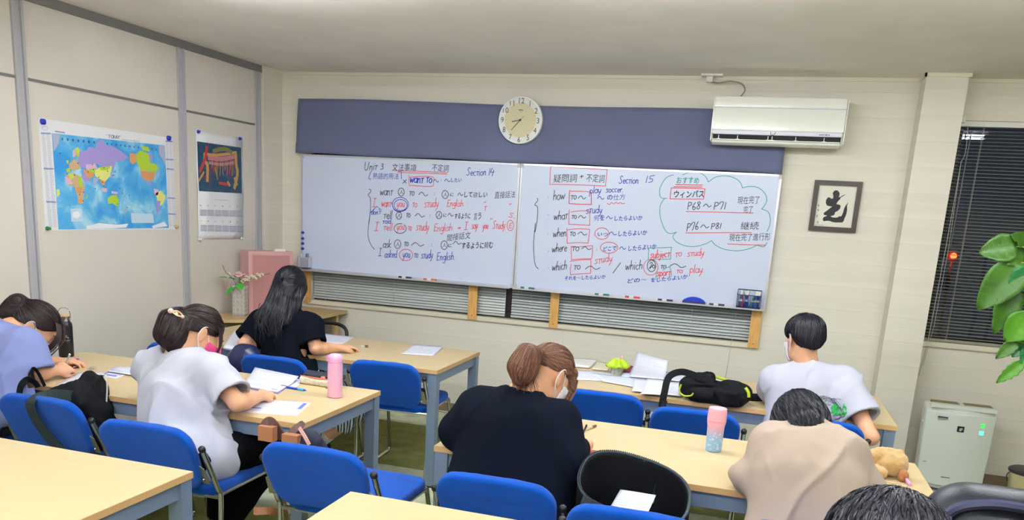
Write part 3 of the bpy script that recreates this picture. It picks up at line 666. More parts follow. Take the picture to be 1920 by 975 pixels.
T('To', 585, 167, 668, 166, 100, 'k'); T('~', 700, 158, 818, 162, 100, 'k'); T(':', 915, 165, 940, 165, 70, 'r'); Ci(1040, 135, 98, 80, 'r'); K('いつ', 968, 172, 1128, 172, 66, 'b'); T('~', 1140, 156, 1238, 160, 95, 'b'); K('したらよいか', 1255, 170, 1675, 150, 84, 'b')
T('.', 282, 385, 302, 385, 60, 'k'); T('where', 335, 402, 545, 378, 122, 'k'); Ln([(607, 308), (608, 400), (612, 500)], 'r'); Ln([(612, 502), (750, 490), (895, 488)], 'r'); Ln([(895, 488), (908, 400), (908, 308)], 'r'); Ln([(610, 325), (760, 318), (908, 305)], 'r')
T('To', 615, 378, 722, 376, 110, 'k'); T('~', 755, 360, 882, 358, 95, 'k'); T(':', 955, 378, 980, 378, 60, 'k'); Ci(1140, 333, 122, 76, 'r'); K('どこで', 1045, 380, 1245, 362, 74, 'b'); T('~', 1285, 362, 1368, 358, 90, 'b'); K('したらよいか', 1395, 378, 1805, 345, 84, 'b')
T('sTudy', 935, 562, 1190, 520, 115, 'r'); T('.', 282, 620, 302, 620, 60, 'k'); T('which', 335, 662, 548, 635, 130, 'k')
Ln([(605, 565), (595, 640), (598, 715)], 'r'); Ln([(598, 715), (740, 700), (880, 690)], 'r'); Ln([(880, 690), (885, 600), (885, 505)], 'r'); Ln([(590, 525), (740, 505), (885, 500)], 'r')
T('To', 640, 642, 738, 640, 110, 'k'); T('~', 805, 645, 1000, 635, 120, 'k'); Ln([(1302, 545), (1195, 690)], 'k'); K('それを～したらよいか', 510, 790, 1090, 768, 66, 'b')
ink2.f = crop(1140, 450, 9.6, y=YB)
T('which', 310, 545, 622, 520, 165, 'k'); Ln([(735, 145), (940, 140), (1145, 130)], 'g'); Ln([(1145, 130), (1130, 240), (1125, 345)], 'g'); Ln([(725, 355), (920, 345), (1125, 345)], 'g'); Ln([(735, 145), (728, 250), (725, 355)], 'g')
T('subjecT', 758, 325, 1112, 312, 145, 'r', .006); T('To', 1205, 302, 1330, 292, 135, 'r'); T('sTudy', 1425, 298, 1735, 275, 130, 'r')
Ci(783, 465, 76, 104, 'k'); Ln([(755, 430), (775, 400), (800, 415), (770, 470), (745, 520), (820, 440)], 'k'); Ci(822, 478, 22, 26, 'k'); Ci(770, 490, 130, 142, 'r')
T('To', 945, 518, 1048, 512, 120, 'k'); T('~', 1105, 495, 1385, 500, 150, 'k'); T('sporT', 875, 655, 1128, 642, 140, 'r', .006); Ln([(985, 550), (1050, 500), (1110, 492), (1130, 540), (1140, 620), (1128, 660)], 'g'); Ln([(872, 570), (868, 650), (862, 715)], 'g')
T('To', 1230, 598, 1345, 592, 115, 'r'); T('play.', 1465, 595, 1735, 585, 150, 'r'); K('どの～', 330, 772, 705, 742, 92, 'b'); K('をしたらよいか', 760, 762, 1435, 692, 92, 'b')
ink2.f = crop(1220, 315, 6.09, y=YB)
Ln([(262, 78), (180, 110), (110, 220), (105, 310), (130, 345), (185, 345)], 'g'); Ln([(155, 350), (110, 430), (110, 560), (160, 700), (215, 748), (295, 732)], 'g'); Ln([(292, 735), (255, 780), (290, 840), (400, 890), (520, 895), (640, 860), (695, 828)], 'g')
Ln([(695, 828), (740, 880), (850, 930), (1000, 945), (1130, 920), (1215, 880)], 'g'); Ln([(1215, 880), (1290, 900), (1330, 850)], 'g'); Ln([(365, 80), (440, 50), (540, 50), (620, 90), (660, 160)], 'g'); Ln([(660, 160), (740, 105), (860, 90), (970, 120), (1030, 175), (1045, 225)], 'g')
Ln([(1045, 228), (1130, 210), (1230, 225), (1310, 300), (1325, 370), (1300, 430), (1268, 468)], 'g'); Ln([(1268, 468), (1340, 500), (1365, 570), (1360, 650), (1330, 725)], 'g')
K('おすすめ', 288, 172, 555, 172, 84, 'g'); Ln([(285, 190), (592, 195)], 'r', .006); Ln([(265, 213), (585, 218)], 'r', .006); Ln([(235, 228), (430, 232), (620, 238)], 'r'); Ln([(620, 238), (612, 300), (605, 355)], 'r'); Ln([(605, 355), (400, 355), (220, 352)], 'r'); Ln([(220, 352), (228, 290), (235, 228)], 'r')
K('ウィンパス', 255, 335, 612, 328, 92, 'k'); T('P68', 418, 476, 570, 470, 84, 'k'); T('~', 600, 450, 684, 446, 85, 'k'); T('P71', 718, 476, 862, 472, 84, 'k'); Ln([(405, 497), (800, 505), (1170, 515)], 'r'); K('現在完了', 988, 408, 1245, 398, 94, 'k'); K('完了', 1052, 508, 1170, 500, 84, 'k')
T('P76', 408, 720, 550, 702, 90, 'k'); T('~', 570, 685, 658, 682, 85, 'k'); T('P81', 688, 696, 808, 694, 66, 'k'); Ln([(400, 742), (780, 738), (1150, 738)], 'r'); K('継続', 1022, 700, 1235, 698, 98, 'k'); K('現在完了進行形', 892, 830, 1365, 820, 92, 'k'); Ln([(880, 868), (1100, 876), (1315, 880)], 'r')
ink2.build(wb2, NM, INK)
# pine battens that carry the boards over the low window
for i, (x0, x1, z0, lab) in enumerate(((.236, .300, .775, 'leftmost pine batten under the left end of the left whiteboard'), (1.672, 1.744, .766, 'pine batten under the left whiteboard, second from the left'), (2.322, 2.388, .762, 'pine batten under the left end of the right whiteboard'), (3.762, 3.832, .762, 'rightmost pine batten under the marker basket'))):
    o = obj('batten', B(x0, x1, -.031, -.008 if 0 else -.0225+.0, z0, 1.06), M_wood, bevel=.002)
    tag(o, lab, 'batten', 'pine battens holding the whiteboards')
    bm = bmesh.new(); lathe(bm, [(.005, 0), (.004, .003)], 10, Matrix.Translation(((x0+x1)/2, -.0305, z0+.03)) @ Matrix.Rotation(math.pi/2, 4, 'X')); obj('screw', bm, M_steel, o)
# slate blue cloth hung above the boards
bm = bmesh.new(); nx, nz = 90, 14; rows = []
for j in range(nz+1):
    r = []
    for i in range(nx+1):
        u, v = i/nx, j/nz; x0, x1 = .187+(.205-.187)*v, 3.843-.006*v
        zt = 2.353-.018*u+.006*math.sin(u*9); zb = 1.946-.002*u+.004*math.sin(u*23)
        fold = .004*math.sin(u*31+3*v)+.003*math.sin(u*13-5*v)+.004*float(noise3(np.float32(u*22), np.float32(v*4), np.float32(1.5)))+(.005 if abs(v-.12) < .04 else 0)
        r.append(bm.verts.new((x0+(x1-x0)*u, -.064-fold-.012*(1-v), zb+(zt-zb)*v)))
    rows.append(r)
for j in range(nz):
    for i in range(nx): bm.faces.new((rows[j][i], rows[j][i+1], rows[j+1][i+1], rows[j+1][i])).smooth = True
M_cloth = mat('slate blue cloth', (98, 104, 136), .8, bump=.3, bscale=700, vary=.04, vscale=3, sheen=.2)
cl = obj('cloth_drape', bm, M_cloth); md = cl.modifiers.new('t', 'SOLIDIFY'); md.thickness = .003
tag(cl, 'long slate blue cloth hung on the wall above both whiteboards', 'cloth')
# ------------------------------------------------------------------ clock
ck = empty('wall_clock', (2.024, -.085, 2.2335), label='round white wall clock with black numerals over the blue cloth', cat='clock'); RX = Matrix.Rotation(math.pi/2, 4, 'X'); R0 = .164
bm = bmesh.new(); lathe(bm, [(.05, -.02), (R0-.006, -.02), (R0, -.012), (R0, .010), (R0-.004, .018), (R0-.010, .018), (R0-.014, .012)], 64, RX); obj('rim', bm, mat('pearl white rim', (232, 234, 232), .3), ck, True)
bm = bmesh.new(); lathe(bm, [(.001, .012), (R0-.013, .0121)], 64, RX, cap=False); obj('dial', bm, mat('white dial', (214, 218, 212), .4), ck)
bm = bmesh.new(); lathe(bm, [(.001, .0128), (.118, .0129)], 64, RX, cap=False); obj('dial_centre', bm, mat('beige dial centre', (206, 196, 158), .5, vary=.03, vscale=60, stretch=(1, 1, 8)), ck)
ik = Ink(lambda x, y: (2.024+x, -.085-.0135, 2.2335-y), (0, -1, 0), .004, 0.)
SER = {'1': [(-.06, .34), (0, .42), (0, -.42)], }
def numeral(t, cx, cy, h):
    n = len(t); w = .62
    for i, c in enumerate(t):
        v, f = cjk(c); V, Fc = ik.store('k'); b = len(V)
        for (a, q) in v: V.append(np.array((2.024+cx+((i-n/2)*w*.92+a)*h*.88, -.085-.0140, 2.2335+cy+(q-.36)*h)))
        Fc += [tuple(b+z for z in p) for p in f]
for k in range(1, 13):
    a = math.radians(90-30*k); numeral(str(k), .133*math.cos(a), .133*math.sin(a), .053)
for k in range(60):
    a = math.radians(6*k); r = .105
    if k % 5 == 0: ik.circle(r*math.cos(a), -r*math.sin(a), .0008, .0008, 'k', .0015)
ik.rect(-.016, -.071, .016, -.066, 'k')
ik.rect(-.003, -.058, .003, -.054, 'k')
bpy.context.view_layer.update(); ik.build(ck, {'k': 'numerals'}, {'k': mat('clock black', (30, 28, 30), .5)})
def hand(nm, deg, L, w, yy, tail=.012):
    bm = bmesh.new(); M = Matrix.Translation((0, -yy, 0)) @ Matrix.Rotation(math.radians(-deg), 4, 'Y') if 0 else Matrix.Translation((0, -yy, 0)) @ Matrix.Rotation(math.radians(deg), 4, 'Y')
    box(bm, -w/2, w/2, -.001, 0, -tail, L, M); obj(nm, bm, mat('dark clock hand', (70, 64, 52), .4, .4), ck)
hand('hour_hand', 259, .062, .006, .0165, .005); hand('minute_hand', 222, .092, .004, .0185); hand('second_hand', 47, .040, .0015, .020, .0)
bm = bmesh.new(); lathe(bm, [(.006, .012), (.006, .0215), (.003, .023)], 16, RX); obj('hub', bm, M_black, ck, True)
bm = bmesh.new(); lathe(bm, [(.15, .0225), (R0-.012, .0218)], 64, RX, cap=False) if 0 else None
bm.free()
# ------------------------------------------------------------------ air conditioner
ac = empty('air_conditioner', (3.3675, 0, 2.108), label='white wall air conditioner at the top right of the whiteboards', cat='air conditioner'); W = .815
M_ac = mat('glossy cream plastic', (234, 235, 224), .25, coat=.3); M_acw = mat('white gloss strip', (226, 228, 240), .25)
def extr(prof, x0, x1, nm, m, par, bevel=0, smooth=False):
    bm = bmesh.new(); a = [bm.verts.new((x0, y, z)) for y, z in prof]; b = [bm.verts.new((x1, y, z)) for y, z in prof]; n = len(prof)
    bm.faces.new(a); bm.faces.new(list(reversed(b)))
    for i in range(n): bm.faces.new((a[i], b[i], b[(i+1) % n], a[(i+1) % n]))
    bmesh.ops.recalc_face_normals(bm, faces=bm.faces); return obj(nm, bm, m, par, smooth, bevel)
extr([(-.0, .300), (-.0, .015), (-.10, 0), (-.17, .012), (-.178, .030), (-.178, .296), (-.17, .302)], 0, W, 'body', M_ac, ac, bevel=.006)
extr([(-.176, .232), (-.176, .296), (-.196, .292), (-.206, .236), (-.205, .232)], .004, W-.006, 'top_cover', M_ac, ac, bevel=.003)
extr([(-.176, .088), (-.176, .228), (-.204, .228), (-.212, .16), (-.212, .088)], .004, W-.006, 'front_panel', M_ac, ac, bevel=.004)
obj('chrome_line', B(.004, W-.006, -.2085, -.178, .2285, .2325), M_acw, ac)
extr([(-.176, .060), (-.176, .086), (-.216, .086), (-.214, .062)], .006, W-.012, 'display_strip', M_acw, ac, bevel=.004)
obj('air_outlet', B(.012, W-.016, -.190, -.17, .024, .060), mat('outlet dark', (14, 14, 22), .7), ac)
for x in (.05, .17, .36, .385, .53, .70):
    bm = bmesh.new(); box(bm, x-.002, x+.002, -.204, -.18, .03, .056); box(bm, x-.012, x+.012, -.202, -.19, .030, .034); obj('louver', bm, M_ac, ac)
obj('flap', B(.012, W-.02, -.212, -.19, .026, .031), M_ac, ac, bevel=.001)
extr([(-.12, -.0), (-.12, .022), (-.208, .024), (-.205, .012), (-.17, -.004)], .01, W-.018, 'lower_flap', M_ac, ac, bevel=.003)
for s in (0, W): obj('side_cap', B(s-.003, s+.003, -.20, -.01, .02, .29), M_ac, ac, bevel=.002)
bm = bmesh.new(); tube(bm, catmull([(.372, -.219, .082), (.375, -.219, .066), (.390, -.219, .063), (.398, -.219, .070), (.402, -.219, .082)], 4), .0018, 8); obj('emblem', bm, mat('emblem grey', (80, 86, 96), .3, .5), ac)
ik = Ink(lambda x, y: (3.3675+x, -.2165, 2.108+y), (0, -1, 0), .002, 0.); ik.rect(.665, .070, .700, .074, 'b'); ik.rect(.718, .070, .730, .074, 'b'); ik.circle(.709, .072, .004, .004, 'b', .003)
ik.lift = .0005
for (a, b) in ((.28, .006), (.325, .004), (.34, .003), (.44, .012), (.49, .004)): pass
bpy.context.view_layer.update(); ik.build(ac, {'b': 'brand_lettering'}, {'b': mat('navy print', (30, 40, 96), .5)})
cd = empty('ceiling_outlet', (3.32, -.05, H), label='white cable box under the ceiling with a grey cable down to the air conditioner', cat='outlet')
obj('rose', B(-.065, .075, -.055, .045, -.012, 0), M_white, cd, bevel=.003); obj('box', B(-.03, .01, -.02, .02, -.045, -.012), M_white, cd, bevel=.003)
bm = bmesh.new(); tube(bm, catmull([(-.0, -.01, -.045), (.05, -.02, -.052), (.13, -.03, -.043), (.20, -.04, -.06), (.225, -.04, -.1), (.195, -.04, -.149)], 6), .005, 8); obj('cable', bm, mat('grey cable', (150, 144, 134), .6), cd)
# ------------------------------------------------------------------ framed calligraphy
fr = empty('picture_frame', (4.057, -.002, 1.589), label='dark wooden frame with a bold black brush character beside the right whiteboard', cat='picture'); FW, FH = .2945, .327
bm = bmesh.new(); e = .031
for a in ((0, FW, 0, e), (0, FW, FH-e, FH), (0, e, e, FH-e), (FW-e, FW, e, FH-e)): box(bm, a[0], a[1], -.022, 0, a[2], a[3])
obj('frame', bm, mat('dark walnut', (56, 38, 34), .4, vary=.1, vscale=30), fr, bevel=.003)
obj('paper', B(e, FW-e, -.010, -.004, e, FH-e), mat('calligraphy paper', (226, 222, 208), .7), fr)
ik = Ink(crop(1510, 330, 8.475, y=-.0125), (0, -1, 0), .002, .0002)
ik.fill([(485, 225), (520, 235), (545, 270), (543, 305), (530, 340), (560, 330), (600, 305), (650, 290), (600, 320), (560, 345), (555, 365), (515, 405), (492, 445), (520, 452), (550, 460), (563, 480), (550, 520), (515, 555), (470, 578), (468, 605), (440, 630), (405, 635), (400, 640), (430, 658), (480, 662), (520, 655), (540, 635), (550, 645), (575, 635), (600, 580), (615, 520), (640, 470), (690, 410), (662, 470), (665, 530), (655, 590), (640, 640), (625, 665), (610, 715), (585, 740), (470, 738), (420, 730), (380, 712), (340, 712), (290, 718), (275, 690), (285, 660), (310, 645), (345, 632), (330, 622), (300, 620), (288, 600), (300, 580), (350, 545), (425, 485), (385, 480), (345, 470), (325, 430), (328, 385), (350, 350), (380, 335), (410, 360), (440, 358), (445, 320), (435, 270), (455, 240)], 'k')
for (x, y, hh) in ((205, 470, 45), (200, 545, 40), (180, 640, 60), (190, 740, 60)): ik.line([(x-10, y-hh*.4), (x+8, y-hh*.2), (x-8, y), (x+12, y+hh*.1)], 'k'); ik.line([(x+14, y-hh*.3), (x+10, y+hh*.3)], 'k')
ik.line([(155, 775), (220, 778), (295, 785)], 'k')
bpy.context.view_layer.update(); ik.build(fr, {'k': 'brush_writing'}, {'k': mat('sumi ink', (34, 32, 42), .6)})
# ------------------------------------------------------------------ world map
def sheet_mesh(quad, nx, ny, f):
    bm = bmesh.new(); rows = []
    for j in range(ny+1):
        rows.append([bm.verts.new(f(i/nx, j/ny)) for i in range(nx+1)])
    for j in range(ny):
        for i in range(nx): bm.faces.new((rows[j][i], rows[j][i+1], rows[j+1][i+1], rows[j+1][i])).smooth = True
    return bm
M_paper = mat('white paper', (232, 232, 236), .6)
mp = obj('map_poster', B(.0005, .0022, -2.312, -1.262, 1.343, 1.935), M_paper); tag(mp, 'world map poster with pale blue seas pinned to the left wall', 'map')
XM = .0028
def seamat():
    m = bpy.data.materials.new('printed sea'); m.use_nodes = True; N = m.node_tree.nodes; L = m.node_tree.links; p = N['Principled BSDF']; p.inputs['Roughness'].default_value = .5
    tc = N.new('ShaderNodeTexCoord'); n = N.new('ShaderNodeTexNoise'); n.inputs['Scale'].default_value = 7; n.inputs['Detail'].default_value = 6; n.inputs['Distortion'].default_value = .6; L.new(tc.outputs['Object'], n.inputs['Vector'])
    cr = N.new('ShaderNodeValToRGB'); L.new(n.outputs[0], cr.inputs[0]); cr.color_ramp.elements[0].position = .38; cr.color_ramp.elements[0].color = srgb(56, 152, 222); cr.color_ramp.elements[1].position = .68; cr.color_ramp.elements[1].color = srgb(176, 222, 238)
    e = cr.color_ramp.elements.new(.52); e.color = srgb(92, 180, 230); L.new(cr.outputs[0], p.inputs['Base Color']); return m
ik = Ink(crop(70, 215, 4.333, x=XM), (1, 0, 0), .002, .0002)
ik.fill([(117, 150), (1035, 250), (1068, 920), (172, 933)], 's', .0001)
P = ik.fill
P([(120, 152), (185, 165), (175, 230), (135, 300)], 'y1', .0003); P([(985, 250), (1035, 252), (1040, 410), (1015, 360), (990, 320)], 'y1', .0003)
P([(340, 300), (400, 290), (415, 260), (470, 270), (490, 215), (530, 200), (555, 250), (620, 260), (700, 310), (740, 345), (690, 380), (640, 375), (620, 445), (590, 420), (540, 425), (480, 400), (430, 400), (390, 440), (345, 420), (330, 380)], 'pu', .0004)
P([(300, 280), (325, 262), (345, 285), (335, 350), (315, 330)], 'ye', .00045); P([(285, 300), (300, 280), (312, 330), (290, 350)], 'pk', .00045)
P([(255, 400), (300, 360), (340, 390), (345, 440), (300, 455), (262, 440)], 'br', .0004); P([(235, 440), (262, 432), (265, 465), (240, 470)], 'gr', .00045); P([(235, 370), (255, 370), (250, 400), (238, 395)], 'ye', .00045)
P([(235, 490), (290, 470), (345, 500), (385, 580), (380, 620), (372, 720), (345, 725), (320, 650), (300, 580), (250, 575), (225, 540)], 'br', .0004); P([(250, 480), (290, 475), (300, 510), (265, 530)], 'ye', .0005); P([(330, 500), (358, 500), (362, 580), (335, 590)], 'gr', .0005)
P([(310, 590), (365, 590), (360, 640), (320, 640)], 'or', .0005); P([(325, 690), (365, 685), (352, 725), (338, 722)], 'or', .0005); P([(225, 500), (262, 520), (290, 560), (245, 570), (226, 545)], 'pk', .0005); P([(398, 655), (410, 655), (404, 685), (396, 680)], 'gr', .0005)
P([(360, 475), (400, 470), (440, 500), (420, 545), (385, 550), (360, 510)], 'pu', .0004); P([(370, 445), (455, 450), (460, 500), (420, 520), (385, 480)], 'or', .00045); P([(390, 405), (470, 398), (490, 440), (440, 460), (400, 445)], 'pk', .0005); P([(420, 440), (470, 440), (470, 470), (430, 470)], 'gr', .00055)
P([(460, 450), (500, 430), (600, 440), (590, 500), (550, 545), (520, 530), (470, 500)], 'yl', .0005); P([(497, 425), (590, 418), (575, 450), (520, 455)], 'gr', .0006); P([(585, 415), (605, 420), (600, 470), (590, 450)], 'yl', .00055)
P([(455, 510), (500, 520), (480, 560), (470, 590), (455, 555)], 'y1', .0005); P([(505, 520), (550, 545), (545, 590), (530, 570), (512, 550)], 'or', .0005); P([(520, 595), (570, 600), (560, 630), (530, 625)], 'pk', .0005); P([(600, 620), (655, 630), (650, 645), (605, 640)], 'pk', .0005)
P([(570, 680), (600, 655), (640, 652), (662, 690), (658, 740), (640, 742), (610, 720), (575, 725)], 'gr', .0005); P([(712, 760), (725, 755), (718, 800), (700, 815)], 'y1', .0005); P([(618, 470), (630, 480), (615, 500), (600, 505)], 'pk', .0005)
P([(750, 310), (800, 318), (805, 380), (775, 405), (750, 380)], 'or', .0005); P([(802, 320), (835, 290), (870, 300), (905, 320), (915, 390), (960, 400), (985, 440), (960, 465), (900, 460), (840, 450), (815, 400), (803, 370)], 'gr', .0005); P([(840, 250), (900, 262), (915, 300), (860, 290)], 'gr', .0005)
P([(905, 305), (930, 320), (935, 380), (915, 375)], 'pu', .0005); P([(838, 452), (900, 462), (962, 468), (945, 530), (910, 540), (860, 520), (843, 490)], 'or', .0006); P([(870, 530), (905, 540), (930, 580), (905, 570)], 'pu', .0005)
P([(945, 600), (985, 610), (980, 650), (960, 660), (948, 630)], 'pk', .0005); P([(960, 640), (1000, 615), (1042, 660), (1025, 720), (1000, 740), (975, 700)], 'yl', .0005); P([(970, 700), (1002, 700), (990, 770), (975, 820), (965, 790)], 'pu', .0006)
P([(155, 605), (180, 605), (182, 650), (158, 670)], 'yl', .0005)
P([(400, 905), (500, 880), (640, 895), (740, 885), (720, 918), (400, 930)], 'w', .0004); P([(930, 905), (1030, 870), (1060, 905), (940, 922)], 'w', .0004); P([(270, 765), (360, 762), (368, 868), (275, 868)], 'w2', .0004); P([(290, 790), (335, 785), (350, 820), (320, 845), (285, 830)], 'w', .0006)
P([(760, 800), (940, 805), (948, 880), (766, 880)], 'w2', .0004); ik.rect(820, 842, 935, 848, 'n')
for i in range(8): ik.circle(160+i*43, 193+i*4.6, 5, 7, 'n', .004)
for i in range(13): ik.circle(568+i*36.3, 236+i*4.3, 4, 6, 'n', .003)
rr = random.Random(4)
for x0, x1, ya, yb in ((28, 108, 150, 910), (0, 0, 0, 0)):
    if x1 == 0: continue
    y = ya
    for k in range(88):
        sk = (y-150)*.078
        if k in (0, 33, 64): ik.fill([(x0+sk, y-6), (x1+sk, y-2), (x1+sk+1, y+10), (x0+sk+1, y+6)], 'h')
        else:
            for q in (0, 1): ik.line([(x0+sk+4+q*40, y+q*2), (x0+sk+4+q*40+rr.uniform(22, 34), y+q*2+1.5)], 'n2', .0012, False)
        y += 8.7
for k in range(80):
    y = 215+k*8.7; sk = (y-215)*.04
    if k in (0, 17, 26, 53, 68): ik.fill([(1040+sk, y-6), (1100+sk, y-2), (1100+sk, y+8), (1040+sk, y+5)], 'h')
    else:
        for q in (0, 1): ik.line([(1042+sk+q*30, y), (1042+sk+q*30+rr.uniform(16, 25), y+1)], 'n2', .0012, False)
K2 = ik.kanji
def latin(ik, t, x0, y0, x1, y1, h, col):
    n = len(t); V, Fc = ik.store(col); adv = .62
    for i, c in enumerate(t):
        if c == ' ': continue
        v, f = cjk(c); b = len(V)
        for (a, q) in v:
            u = (i*adv+a)/(n*adv); V.append(np.array(ik.f(x0+(x1-x0)*u, y0+(y1-y0)*u-q*h))+ik.n*ik.lift*3)
        Fc += [tuple(b+z for z in p) for p in f]
latin(ik, "'TORAY'", 556, 190, 690, 200, 42, 'n'); latin(ik, 'Innovation by Chemistry', 686, 206, 832, 220, 14, 'n'); ik.line([(145, 135), (220, 146)], 'n2', .007, False)
ik.circle(62, 110, 22, 16, 'h', .0015)
for (x, y) in ((185, 313), (447, 405), (455, 445), (540, 432), (570, 460), (500, 507), (530, 550), (540, 580), (470, 600), (300, 490), (375, 630), (342, 650), (370, 700), (650, 725), (730, 755), (745, 655), (690, 640), (670, 600), (630, 465), (620, 490), (610, 495), (330, 395), (410, 465), (240, 480)): ik.circle(x, y, 2.5, 2.5, 'n', .003)
MC = {'s': seamat(), 'pu': mat('print violet', (166, 150, 214), .6), 'ye': mat('print lime', (200, 214, 96), .6), 'yl': mat('print yellow', (228, 226, 130), .6), 'gr': mat('print green', (176, 206, 56), .6), 'or': mat('print orange', (216, 152, 96), .6), 'br': mat('print tan', (206, 170, 130), .6), 'pk': mat('print pink', (220, 182, 206), .6), 'y1': mat('print grey lilac', (176, 180, 204), .6), 'w': mat('print white', (236, 240, 246), .6), 'w2': mat('print pale blue', (196, 218, 238), .6), 'n': mat('print navy', (24, 30, 110), .6), 'n2': mat('print grey', (150, 150, 178), .6), 'h': mat('print header blue', (136, 150, 206), .6)}
bpy.context.view_layer.update()
NMM = {k: 'country_print' for k in MC}; NMM.update({'s': 'sea_print', 'n': 'lettering', 'n2': 'small_lettering', 'h': 'heading_bar'}); ik.build(mp, NMM, MC)
M_clip = mat('blue plastic clip', (16, 40, 190), .35)
def clip(x, y, px, nm, m, lab, r=.016):
    p = at(px[0], px[1], x=.006); t = obj(nm, bmesh.new(), m); t.location = tuple(p)
    me = t.data; bm = bmesh.new()
    if nm == 'clip': box(bm, -.006, .012, -r, r, -r*.9, r*.9); bmesh.ops.bevel(bm, geom=bm.edges[:], offset=.005, segments=2, affect='EDGES'); tube(bm, [(.012, -r*.4, -r*.7), (.020, 0, r*.6)], .0045, 8)
    else: lathe(bm, [(.011, -.004), (.011, .003), (.006, .006), (.006, .014), (.009, .018), (.005, .021)], 14, Matrix.Rotation(math.pi/2, 4, 'Y'))
    bm.to_mesh(me); bm.free(); me.shade_smooth(); tag(t, lab, 'clip' if nm == 'clip' else 'pin')
clip(0, 0, (80, 228), 'clip', M_clip, 'blue clip at the top left corner of the world map'); clip(0, 0, (316, 259), 'clip', M_clip, 'blue clip at the top right corner of the world map')
clip(0, 0, (371, 247), 'clip', M_clip, 'blue clip at the top left corner of the calendar', .012); clip(0, 0, (449, 260), 'clip', M_clip, 'blue clip at the top right corner of the calendar', .012)
clip(0, 0, (89, 428), 'push_pin', mat('green plastic', (30, 140, 70), .4), 'green push pin at the bottom left corner of the world map'); clip(0, 0, (330, 425), 'push_pin', mat('gold plastic', (196, 170, 90), .4), 'gold push pin at the bottom right corner of the world map')
clip(0, 0, (373, 449), 'push_pin', M_white, 'white push pin at the bottom left corner of the calendar'); clip(0, 0, (453, 447), 'push_pin', M_white, 'white push pin at the bottom right corner of the calendar')
# ------------------------------------------------------------------ calendar
cal = obj('calendar', sheet_mesh(None, 4, 20, lambda u, v: (.004+.006*math.sin(v*math.pi*1.3)**2+.002*math.sin(v*17), -1.032+u*.524, 1.274+v*.735)), M_paper); tag(cal, 'white wall calendar with a colourful abstract painting, pinned beside the map', 'calendar')
md = cal.modifiers.new('t', 'SOLIDIFY'); md.thickness = .001
def artmat():
    m = bpy.data.materials.new('abstract painting'); m.use_nodes = True; N = m.node_tree.nodes; L = m.node_tree.links; p = N['Principled BSDF']; p.inputs['Roughness'].default_value = .5
    tc = N.new('ShaderNodeTexCoord'); n = N.new('ShaderNodeTexNoise'); n.inputs['Scale'].default_value = 11; n.inputs['Detail'].default_value = 6; n.inputs['Distortion'].default_value = 1.6; L.new(tc.outputs['Object'], n.inputs['Vector'])
    cr = N.new('ShaderNodeValToRGB'); L.new(n.outputs[0], cr.inputs[0]); E = cr.color_ramp.elements; E[0].position = .3; E[0].color = srgb(18, 34, 92); E[1].position = .72; E[1].color = srgb(150, 40, 60)
    for ps, c in ((.42, (16, 74, 92)), (.5, (24, 60, 110)), (.56, (30, 90, 84)), (.63, (92, 34, 96))): e = E.new(ps); e.color = srgb(*c)
    L.new(cr.outputs[0], p.inputs['Base Color']); return m
XC = .0125
ik = Ink(crop(355, 235, 4.432, x=XC), (1, 0, 0), .005, .0003)
ik.fill([(65, 133), (430, 186), (436, 566), (80, 546)], 'a')
for k, (pts, c, wd) in enumerate([([(130, 235), (200, 248), (300, 240), (388, 225)], 'o', .02), ([(128, 240), (130, 300), (150, 330), (150, 460)], 'o', .028), ([(385, 240), (390, 330), (400, 400), (375, 520)], 'o', .03), ([(160, 270), (260, 280), (370, 262)], 'p', .03), ([(165, 310), (260, 325), (370, 310)], 'p', .02), ([(200, 215), (290, 195), (350, 225)], 'ol', .03), ([(145, 180), (130, 280), (90, 380)], 'r', .025), ([(80, 460), (120, 390)], 'o', .015), ([(210, 350), (235, 450)], 'ol', .014), ([(250, 480), (320, 490)], 'r', .02), ([(320, 470), (335, 500)], 'o', .02), ([(380, 440), (392, 490)], 'o', .03)]): ik.line(pts, c, wd)
for x in range(190, 380, 14): ik.line([(x, 290), (x+rr.uniform(-6, 6), 350+rr.uniform(0, 70))], 'o' if x % 3 else 'br', .006)
for i in range(6):
    for j in range(2):
        X0, Y0 = 90+i*61+j*2, 665+j*128+i*2
        ik.line([(X0, Y0), (X0+6, Y0)], 'r' if i % 3 == j else 'g2', .006, False)
        for q in range(6): ik.line([(X0, Y0+38+q*8.5), (X0+52, Y0+39+q*8.5)], 'g2' if q % 5 else 'bl', .0028, False)
ik.line([(212, 618), (322, 623)], 'g2', .003, False); ik.line([(380, 922), (428, 922)], 'g2', .012, False)
bpy.context.view_layer.update(); ik.build(cal, {'a': 'painting', 'o': 'painting_detail', 'p': 'painting_detail', 'r': 'painting_detail', 'ol': 'painting_detail', 'br': 'painting_detail', 'g2': 'dates', 'bl': 'dates'}, {'a': artmat(), 'o': mat('paint gold', (196, 146, 84), .5), 'p': mat('paint rose', (190, 120, 130), .5), 'r': mat('paint red', (190, 50, 50), .5), 'ol': mat('paint olive', (120, 118, 66), .5), 'br': mat('paint brown', (150, 90, 50), .5), 'g2': mat('print pale grey', (176, 176, 192), .6), 'bl': mat('print pale blue 2', (120, 136, 190), .6)})
